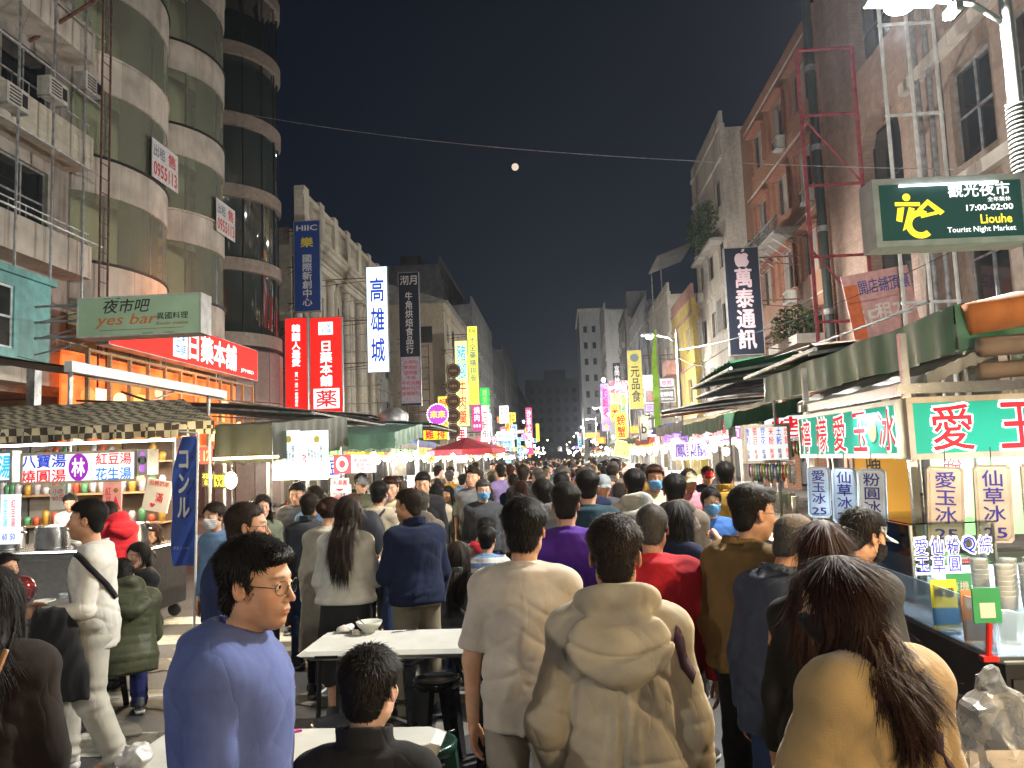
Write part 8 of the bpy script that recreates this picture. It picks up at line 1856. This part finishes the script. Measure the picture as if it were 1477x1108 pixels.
rw, kw_ = P_('man in a white long sleeved top and pale trousers walking left past the diners', 140, 4.85, 113, dict(H=1.74, skin=0, face='mb', head=(-.08, -.02, 0), hair=('neat', 'black'), armL=((.10, .12, -1), (-.05, 1, .02)), handL='grip', armR=((.1, .2, -1), (0, 1, -.1)), legR=((.03, .42, -1), (.02, .02, -1)), legL=((.04, .02, -1), (.02, -.42, -1)), shoep=(.5, -.1), shoe=SHOE_W, wear=[gW, legs(m=C_('ecru', (.42, .40, .34)), off=.016, w=.028, amp=.009)], extras=[x_white]))
hp = rw.matrix_basis @ Vector(kw_['arms'][0][2].tolist()) if 0 else (Matrix.Translation(rw.location) @ Matrix.Rotation(R(113), 4, 'Z')) @ Vector(kw_['arms'][0][2].tolist())
t = thing('balloon', 'shiny red foil ball balloon with a white star held by the man in white', 'balloon', hp + Vector((-.09, -.03, .15))); m = MB(); m.smooth = True; m.ball((0, 0, 0), .088, n=24, m=16); m.build('foil', mat('foil_red', (.45, .01, .015), .12, metal=.7, var=0, coat=1), t); lettering(t, '★', INK['dimw'], .06, .06, 0, 0, -.090, 0); m = MB(); m.bar((0, 0, -.085), (.02, .0, -.16), .006, 5); m.build('stick', M_WH, t)
t = thing('drink_bag', 'clear plastic bag with an orange drink cup hanging from his hand', 'bag', hp + Vector((-.05, -.02, -.04))); V_, Q_ = surf(lambda P: (smin(elli(P, (0, 0, -.19), (.062, .055, .105)), caps(P, (0, 0, -.1), (0, 0, .02), .03, .012), .05) + .005 * nz(P, 60, 1)) - .0025, *grid((-.09, -.08, -.32), (.09, .08, .04), .007)); link('film', mesh_np('film', V_, Q_, M_FILM), t); m = MB(); m.smooth = True; m.lathe([(.034, -.28), (.045, -.13), (.043, -.128)], n=14); m.build('cup', mat('orange_drink', (.75, .32, .01), .3, var=.1), t)
t = thing('shopping_bag', 'teal plastic bag hanging beside the dark jacket of the man in white', 'bag', hp + Vector((-.02, .08, -.38))); V_, Q_ = surf(lambda P: elli(P, (0, 0, 0), (.10, .08, .13)) + .012 * nz(P, 38, 5), *grid((-.14, -.12, -.17), (.14, .12, .17), .012)); link('film', mesh_np('film', V_, Q_, mat('teal_bag', (.015, .10, .13), .3, var=.3)), t)
# 14 dark figure at the left edge
P_('dark coated figure with long black hair cut off by the left edge', -14, 2.45, 20, dict(H=1.57, fem=1, girth=1.1, skin=1, hair=('longer', 'black'), wear=[top(name='coat', kind='coat', off=.04, hem=-.14, flare=.06, loose=.8, sl=(.075, .07, .055), amp=.006, m=C_('dark_brown', (.022, .016, .013))), legs(m=CHAR, w=.02)]), 1)
t = thing('handbag', 'tan leather handbag at the hip of the dark figure on the left edge', 'bag', (hx(2, 2.2), 2.2, .80)); m = MB(); m.bbox(-.14, .10, -.05, .05, -.14, .10, .03); m.build('body', mat('tan_leather', (.22, .10, .03), .35, var=.2), t); m = MB(); m.smooth = True; m.tube([(-.1, 0, .1), (-.05, 0, .35), (.03, 0, .55)], .008, 6); m.build('handle', MATS['tan_leather'], t)
# 15 balding man in blue
P_('balding man with glasses in a deep blue jacket behind the periwinkle sweatshirt', 338, 3.9, -50, dict(H=1.70, girth=1.12, skin=0, face='m', glasses=1, hair=('thin', 'dark'), head=(-.35, .05, 0), wear=[top(name='jacket', kind='jacket', off=.03, hem=-.14, sl=(.064, .06, .048), amp=.005, m=C_('deep_blue', (.016, .026, .085))), legs(m=CHAR)]))
striped = lambda z, p: ((np.abs(z - .22) < .10) & ((z * 38).astype(int) % 2 == 0)).astype(np.int32)
P_('man in a charcoal jacket over a striped jumper facing the camera', 431, 8.7, 195, dict(H=1.69, girth=1.15, skin=0, hair=('neat', 'black'), head=(-.3, .2, 0), shoe=SHOE_DARK, wear=[top(name='jumper', kind='sweater', off=.022, hem=-.06, sl=(.05, .05, .04), m=[C_('maroon', (.05, .012, .03)), WHITEC], stripe=striped), top(name='jacket', kind='jacket', off=.036, hem=-.13, sl=(.066, .062, .05), amp=.006, collar='shirt', m=CHAR, post=lambda root, k, o: None), legs(m=BLACKC)]))
gP = top(name='puffer_jacket', kind='puffer', off=.034, hem=-.06, flare=.10, loose=.75, sl=(.066, .064, .05), amp=.0036, collar='crew', m=PUFFW, seed=14.0)
P_('woman with long straight dark hair in a short white puffer jacket and black skirt', 497, 5.7, 0, dict(H=1.63, fem=1, skin=1, hair=('longer', 'dark'), hseed=5.0, head=(-.1, .05, 0), armR=((.22, .25, -1), (-.1, .9, .3)), armL=((.2, .1, -1), (-.1, .5, -1)), wear=[gP, dict(t='legs', kind='skirt', name='skirt', m=BLACKC, len=.62)]))
P_('woman with a hair bun in a cream cardigan beside the white puffer jacket', 468, 6.3, -15, dict(H=1.60, fem=1, skin=1, hair=('bun', 'brown'), head=(-.2, .15, 0), wear=[top(name='cardigan', kind='coat', off=.03, hem=-.55, flare=.05, sl=(.06, .056, .045), m=C_('cream2', (.40, .37, .30)), amp=.006), legs(m=BLACKC)]))
P_('man in a navy zip jacket and khaki trousers beyond the folding table', 596, 5.75, 38, dict(H=1.67, girth=1.14, skin=2, glasses=1, face='mb', hair=('neat', 'dark'), head=(.55, .10, 0), armL=((.12, .3, -1), (-.2, .9, .1)), armR=((.16, .05, -1), (0, .35, -1)), wear=[top(name='jacket', kind='jacket', off=.030, hem=-.10, sl=(.068, .064, .05), amp=.005, collar='stand', cuff=1, m=NAVYC, seed=15.0), legs(m=KHAKI, w=.02)]))
gG = top(name='puffer_jacket', kind='puffer', off=.03, hem=-.12, loose=.6, sl=(.064, .062, .05), amp=.0042, collar='stand', m=GREYP, seed=16.0)
def x_grey(root, k, c):
    f, _, _ = top_sdf(c, k, gG); z = lambda q: float(k['T']((0, 0, q))[2]); strap(root, k, f, [(-.12, -.1, z(.36)), (.0, -.1, z(.24)), (.15, -.1, z(.08))], (0, -1, .2), .022, STRAPW, 'bag_strap')
P_('woman in a shiny grey quilted jacket seated with a pale strap across her back', 655, 6.25, -5, dict(H=1.58, fem=1, skin=1, hair=('long', 'dark'), leg=SIT, arm=((.12, .5, -1), (-.3, 1, .1)), wear=[gG, legs(m=JEAN)], extras=[x_grey]))
st2 = lambda z, p: ((z * 22).astype(int) % 2).astype(np.int32)
P_('man in a blue and white striped shirt seated with his back to the camera', 697, 7.2, -8, dict(H=1.62, girth=1.1, skin=0, hair=('neat', 'black'), leg=SIT, arm=((.12, .5, -1), (-.3, 1, .1)), wear=[top(name='striped_shirt', kind='tee', off=.024, hem=-.08, len=.9, sl=(.06, .065, 0), m=[LBLUE, WHITEC], stripe=st2), legs(m=CHAR)]))
P_('seated man in a dark cap and a red and white sweater', 686, 8.05, -70, dict(H=1.66, skin=0, hair=('neat', 'black'), cap=C_('cap_dark', (.03, .035, .05)), leg=SIT, head=(-.1, .3, 0), arm=((.12, .6, -1), (-.2, 1, .2)), wear=[top(name='sweater', kind='sweater', off=.024, hem=-.08, sl=(.06, .056, .046), m=[REDC, WHITEC], stripe=lambda z, p: (z < .24).astype(np.int32)), legs(m=CHAR)]))
P_('young man in a cream hoodie facing the camera behind the navy jacket', 563, 8.4, 185, dict(H=1.72, skin=1, hair=('short', 'brown'), head=(0, .05, 0), arm=((.14, .3, -1), (-.3, .9, .3)), wear=[top(name='hoodie', kind='sweater', off=.036, hem=-.08, sl=(.068, .066, .05), m=CREAMC, collar='crew'), legs(m=CHAR)]))
gK = top(name='sweatshirt', kind='sweater', off=.032, hem=-.08, sl=(.064, .062, .05), m=BLACKC)
def x_print(root, k, c): lettering(root, 'Champion', INK['dimw'], .20, .035, 0, 0, 0).matrix_local = Matrix.Translation((0, .165, float(k['T']((0, 0, .25))[2]))) @ Matrix.Rotation(R(180), 4, 'Z')
P_('tall young man in a black sweatshirt with small white print facing the camera', 611, 9.0, 172, dict(H=1.75, skin=1, hair=('short', 'black'), head=(.2, .15, 0), wear=[gK, legs(m=CHAR)], extras=[x_print]))
P_('person in a grey hoodie walking away left of the purple T-shirt', 782, 6.2, 8, dict(H=1.69, girth=1.05, skin=0, hair=('short', 'black'), wear=[top(name='hoodie', kind='sweater', off=.034, hem=-.08, sl=(.068, .064, .05), m=GREYC, collar='hood'), legs(m=CHAR)]))
P_('man in a dark teal sweater walking away beyond the purple T-shirt', 846, 6.1, 0, dict(H=1.75, girth=1.1, skin=0, hair=('fade', 'black'), wear=[top(name='sweater', kind='sweater', off=.03, hem=-.08, sl=(.066, .062, .05), m=TEALC), legs(m=BLACKC)]))
P_('man in a khaki and navy vest over a pale hoodie walking away', 914, 6.6, 0, dict(H=1.74, skin=0, hair=('short', 'black'), wear=[top(name='hoodie', kind='sweater', off=.036, hem=-.08, sl=(.066, .062, .05), m=[C_('pale_hood', (.42, .42, .38)), KHAKI, NAVYC], collar='hood', stripe=lambda z, p: np.where(np.abs(p[:, 0]) > .20, 0, np.where(z < .2, 2, np.where(z < .33, 1, 0))).astype(np.int32)), legs(m=CHAR)]))
P_('person with round black hair in a taupe coat walking away near the yellow lights', 971, 6.0, -5, dict(H=1.70, skin=0, hair=('short', 'black'), wear=[top(name='coat', kind='coat', off=.036, hem=-.25, sl=(.066, .062, .05), m=TAUPE, collar='hood'), legs(m=BLACKC)]))
P_('woman with a pale blue face mask in a blue printed shirt facing the camera', 1021, 6.6, 178, dict(H=1.56, fem=1, girth=1.15, skin=1, mask=MASKB, glasses=1, hair=('bun', 'black'), wear=[top(name='shirt', kind='tee', off=.024, hem=-.08, len=.9, sl=(.06, .065, 0), m=BLUEC), legs(m=CHAR)]))
P_('stall keeper in a red cap behind the snack stall', 1017, 11.2, 185, dict(H=1.66, skin=0, cap=REDC, hair=('neat', 'black'), head=(0, .25, 0), wear=[top(name='shirt', kind='tee', off=.024, hem=-.08, m=NAVYC), legs(m=CHAR)]))
P_('person in a peach baseball cap in the middle of the aisle', 809, 8.2, 10, dict(H=1.70, skin=1, cap=C_('cap_peach', (.50, .34, .20)), hair=('neat', 'black'), wear=[top(name='jacket', kind='jacket', off=.03, hem=-.08, m=CHAR), legs(m=CHAR)]))
P_('older man in a pale grey cap walking towards the camera', 867, 8.6, 182, dict(H=1.66, skin=0, face='m', cap=C_('cap_grey', (.22, .25, .27)), hair=('thin', 'grey'), head=(.1, .12, 0), wear=[top(name='jacket', kind='jacket', off=.03, hem=-.08, m=CHAR), legs(m=CHAR)]))
# left diners
P_('person in an olive quilted jacket seated behind the man in white', 186, 5.6, 40, dict(H=1.66, girth=1.15, skin=0, hair=('neat', 'black'), lean=.25, head=(0, .5, 0), leg=SIT, arm=((.12, .6, -1), (-.2, 1, .1)), wear=[top(name='quilted_jacket', kind='puffer', off=.034, hem=-.14, sl=(.068, .066, .052), amp=.0035, collar='hood', m=OLIVEC), legs(m=C_('indigo', (.015, .02, .09)))]))
P_('seated woman with dark hair in a black track jacket with white stripes', 208, 7.0, 150, dict(H=1.60, fem=1, skin=1, hair=('pony', 'black'), leg=SIT, head=(.2, .05, 0), arm=((.12, .5, -1), (-.3, 1, .1)), wear=[top(name='track_jacket', kind='jacket', off=.028, hem=-.08, m=[BLACKC, WHITEC], stripe=lambda z, p: (np.abs(np.abs(p[:, 0]) - .215) < .008).astype(np.int32)), legs(m=CHAR)]))
P_('person in a bright red puffer jacket bending at the soup stall', 178, 8.0, 60, dict(H=1.62, skin=0, hair=('neat', 'black'), lean=.35, head=(0, .3, 0), arm=((.12, .6, -1), (-.2, 1, .1)), wear=[top(name='puffer_jacket', kind='puffer', off=.036, hem=-.08, amp=.004, sl=(.07, .068, .05), collar='hood', m=REDC), legs(m=CHAR)]))
P_('woman with wavy hair eating at the back table of the soup stall', 226, 9.6, 178, dict(H=1.60, fem=1, skin=1, hair=('bob', 'brown'), leg=SIT, head=(0, .25, 0), z=0, arm=((.12, .5, -1), (-.35, .8, .7)), wear=[top(name='jacket', kind='jacket', off=.028, hem=-.08, m=C_('sand', (.34, .26, .15))), legs(m=CHAR)]))
P_('seated child in yellow beside the wavy haired woman', 196, 9.4, 185, dict(H=1.40, fem=1, skin=1, hair=('bob', 'black'), leg=SIT, arm=((.12, .5, -1), (-.35, .8, .4)), wear=[top(name='jumper', kind='sweater', off=.024, hem=-.08, m=MUST), legs(m=CHAR)]))
P_('person with a white mask in pale blue standing behind the balding man', 315, 6.6, 160, dict(H=1.58, fem=1, skin=1, mask=MASKW, hair=('bun', 'dark'), wear=[top(name='shirt', kind='tee', off=.024, hem=-.08, len=1.9, m=LBLUE), legs(m=CHAR)]))
P_('woman with a dark bob in a green grey jacket beside the bright menu', 377, 7.6, 200, dict(H=1.60, fem=1, skin=1, hair=('bob', 'dark'), head=(.2, .05, 0), wear=[top(name='jacket', kind='jacket', off=.03, hem=-.1, m=C_('sage', (.14, .16, .11))), legs(m=CHAR)]))
P_('cook in a white apron behind the soup counter', 105, 10.3, 190, dict(H=1.62, skin=0, hair=('neat', 'black'), head=(.2, .3, 0), arm=((.12, .4, -1), (-.2, 1, .0)), wear=[top(name='apron_top', kind='tee', off=.024, hem=-.08, len=1.7, m=WHITEC), legs(m=CHAR)]))
P_('person in a blue hoodie eating at the far left of the crowded table', 8, 6.3, 250, dict(H=1.60, skin=0, hair=('neat', 'black'), leg=SIT, arm=((.12, .5, -1), (-.35, .8, .5)), wear=[top(name='hoodie', kind='sweater', off=.03, hem=-.08, m=DKBLUE, collar='hood'), legs(m=CHAR)]))
# ------------------------------------------------------------------ the crowd
PAL = [('black', BLACKC), ('charcoal', CHAR), ('navy', NAVYC), ('grey', GREYC), ('white', WHITEC), ('cream', CREAMC), ('olive', OLIVEC), ('brown', TAUPE), ('red', REDC), ('blue', BLUEC), ('light blue', LBLUE), ('pink', PINKC), ('mustard', MUST), ('green', GREENC), ('lilac', LILAC), ('black', BLACKC), ('navy', NAVYC), ('beige', BEIGE)]
TMPL = []
def tpl(hero, gar, fem, **c):
    c.setdefault('H', 1.60 if fem else 1.70); c['fem'] = fem
    base = dict(kind='jacket', off=.03, hem=-.10); base.update(gar); c['wear'] = [top(m=CHAR, name=gar.get('name', 'jacket'), **{k_: v_ for k_, v_ in base.items() if k_ != 'name'}), legs(m=BLACKC)]
    r_, _ = person(c, (0, -30, 0), 0, 'x', None, hero); return (r_, gar.get('name', 'jacket'), c.get('hair', ('', ''))[0], fem, bool(c.get('mask')), bool(c.get('cap')))
KF = []
for hero in (1, 0):
    L_ = []
    L_.append(tpl(hero, dict(name='jacket', collar='stand'), 0, hair=('short', 'black'), hseed=8.0, armR=((.12, .05, -1), (0, .3, -1))))
    L_.append(tpl(hero, dict(name='hoodie', kind='sweater', collar='hood'), 0, hair=('neat', 'black'), head=(.3, .1, 0), hseed=9.0))
    L_.append(tpl(hero, dict(name='coat', kind='coat', hem=-.4, flare=.06), 1, hair=('long', 'dark'), head=(-.15, .1, 0), hseed=9.0))
    L_.append(tpl(hero, dict(name='sweater', kind='sweater'), 1, arm=((.14, .4, -1), (-.3, .9, .7)), hair=('bob', 'black'), head=(.2, .1, 0)))
    L_.append(tpl(hero, dict(name='T-shirt', kind='tee', len=.9, sl=(.06, .066, 0)), 0, hair=('fade', 'black'), head=(-.3, 0, 0), armL=((.1, .3, -1), (-.3, 1, .2)), girth=1.1))
    L_.append(tpl(hero, dict(name='puffer jacket', kind='puffer', amp=.004, collar='stand'), 1, hair=('pony', 'black'), head=(0, .2, 0), arm=((.12, .3, -1), (-.4, .9, .3))))
    L_.append(tpl(hero, dict(name='shirt', kind='jacket', collar='shirt', off=.024), 0, cap=CHAR, hair=('neat', 'black'), girth=1.15, head=(.1, .1, 0)))
    L_.append(tpl(hero, dict(name='jacket', kind='jacket', collar='crew', off=.034), 0, pack=C_('pack_dark', (.03, .032, .04), rough=.6), hair=('short', 'dark'), mask=MASKB, hseed=2.0, glasses=1))
    L_.append(tpl(hero, dict(name='cardigan', kind='sweater', hem=-.2), 1, hair=('bun', 'dark'), head=(.4, .15, 0)))
    TMPL.append(L_)
def tint(o, m):
    for s_ in o.material_slots: s_.link = 'OBJECT'; s_.material = m
used = {}; taken = [(o.location.x, o.location.y) for o in bpy.data.objects if o.get('category') == 'person' and o.location.y > 0]
rc = random.Random(99); NP = 0
HN = {'short': 'short hair', 'neat': 'short neat hair', 'fade': 'cropped hair', 'thin': 'thin hair', 'long': 'long hair', 'longer': 'long hair', 'bob': 'a bob', 'bun': 'a hair bun', 'pony': 'a ponytail'}
def crowd_person(x, y, away):
    global NP
    L_ = TMPL[0 if y < 13 else 1]; r_, gn, hs, fem, mk, cp = L_[rc.randrange(len(L_))]
    c = r_.copy(); COL.objects.link(c); cn, cm = PAL[rc.randrange(len(PAL))]; bn, bm = rc.choice([('', BLACKC), ('', DKBLUE), ('', CHAR), ('', KHAKI), ('', GREYC)]); skm = skin(rc.randrange(4)); hm = hair(rc.choice(['black', 'black', 'dark', 'brown', 'light' if fem else 'grey']))
    for ch in r_.children:
        if ch.name.split('.')[0] in ('eye', 'shoe', 'glasses') and y > 13: continue
        d = ch.copy(); COL.objects.link(d); d.parent = c; n = ch.name.split('.')[0]
        if n == gn.split('.')[0]: tint(d, cm)
        elif n == 'trousers': tint(d, bm)
        elif n == 'body': tint(d, skm)
        elif n == 'hair': tint(d, hm)
        elif n == 'cap': tint(d, PAL[rc.randrange(len(PAL))][1])
        for g_ in ch.children: e = g_.copy(); COL.objects.link(e); e.parent = d
    s_ = rc.uniform(.90, 1.05); c.scale = (s_, s_, s_); c.location = (x, y, 0); yaw = rc.gauss(0, 22) + (0 if away else 180); c.rotation_euler = (0, 0, R(yaw))
    where = ('left' if x < -1.9 else 'right' if x > .9 else 'middle'); band = 'near' if y < 10 else 'middle distance' if y < 17 else 'far' if y < 30 else 'very distant'
    ref = {'left': 'by left carts', 'right': 'by right carts', 'middle': 'in the aisle'}[where]
    lab = 'person with %s in a %s %s %s %s, %s' % (('a cap' if cp else 'a mask' if mk else HN[hs]), cn, gn, 'from behind' if away else 'facing us', ref, {'near': 'near', 'middle distance': 'midway', 'far': 'far', 'very distant': 'distant'}[band])
    c['label'] = lab; c['category'] = 'person'; c['group'] = lab.replace('person', 'people', 1); NP += 1
spots = []
def try_add(x, y, md):
    if any((x - a) ** 2 + (y - b) ** 2 < md * md for a, b in taken): return
    px, py = proj((x, y, 1.6))
    taken.append((x, y)); spots.append((x, y))
n0 = 0
while len(spots) < 62 and n0 < 3000:
    n0 += 1; try_add(rc.uniform(-2.7, 1.75), rc.uniform(7.2, 16), .56)
while len(spots) < 150 and n0 < 9000:
    n0 += 1; try_add(rc.uniform(-2.9, 1.9), 16 + 18 * rc.random() ** 1.1, .6)
while len(spots) < 225 and n0 < 20000:
    n0 += 1; try_add(rc.uniform(-3.2, 2.3), 34 + 45 * rc.random() ** 1.2, .7)
for x, y in spots: crowd_person(x, y, rc.random() < .66)
for L_ in TMPL:
    for r_ in L_:
        for o in [r_[0]] + list(r_[0].children_recursive): bpy.data.objects.remove(o)
hz = MB(); hz.box(-60, 60, -25, 345, -1.2, 42)
HZ, _nt, _b = newmat('haze_air'); _nt.nodes.remove(_b); _v = _nt.nodes.new('ShaderNodeVolumePrincipled'); _v.inputs['Color'].default_value = (.72, .80, .95, 1); _v.inputs['Density'].default_value = .0004; _v.inputs['Anisotropy'].default_value = .3
_nt.links.new(_v.outputs[0], _nt.nodes['Material Output'].inputs['Volume']); hzo = hz.build('haze', HZ); hzo['kind'] = 'stuff'
for _s in list(bpy.data.scenes):
    if _s.name == 'lettering_bench': bpy.data.scenes.remove(_s)
print('objects', len(bpy.data.objects), 'script %.1fs' % (time.time() - T0))
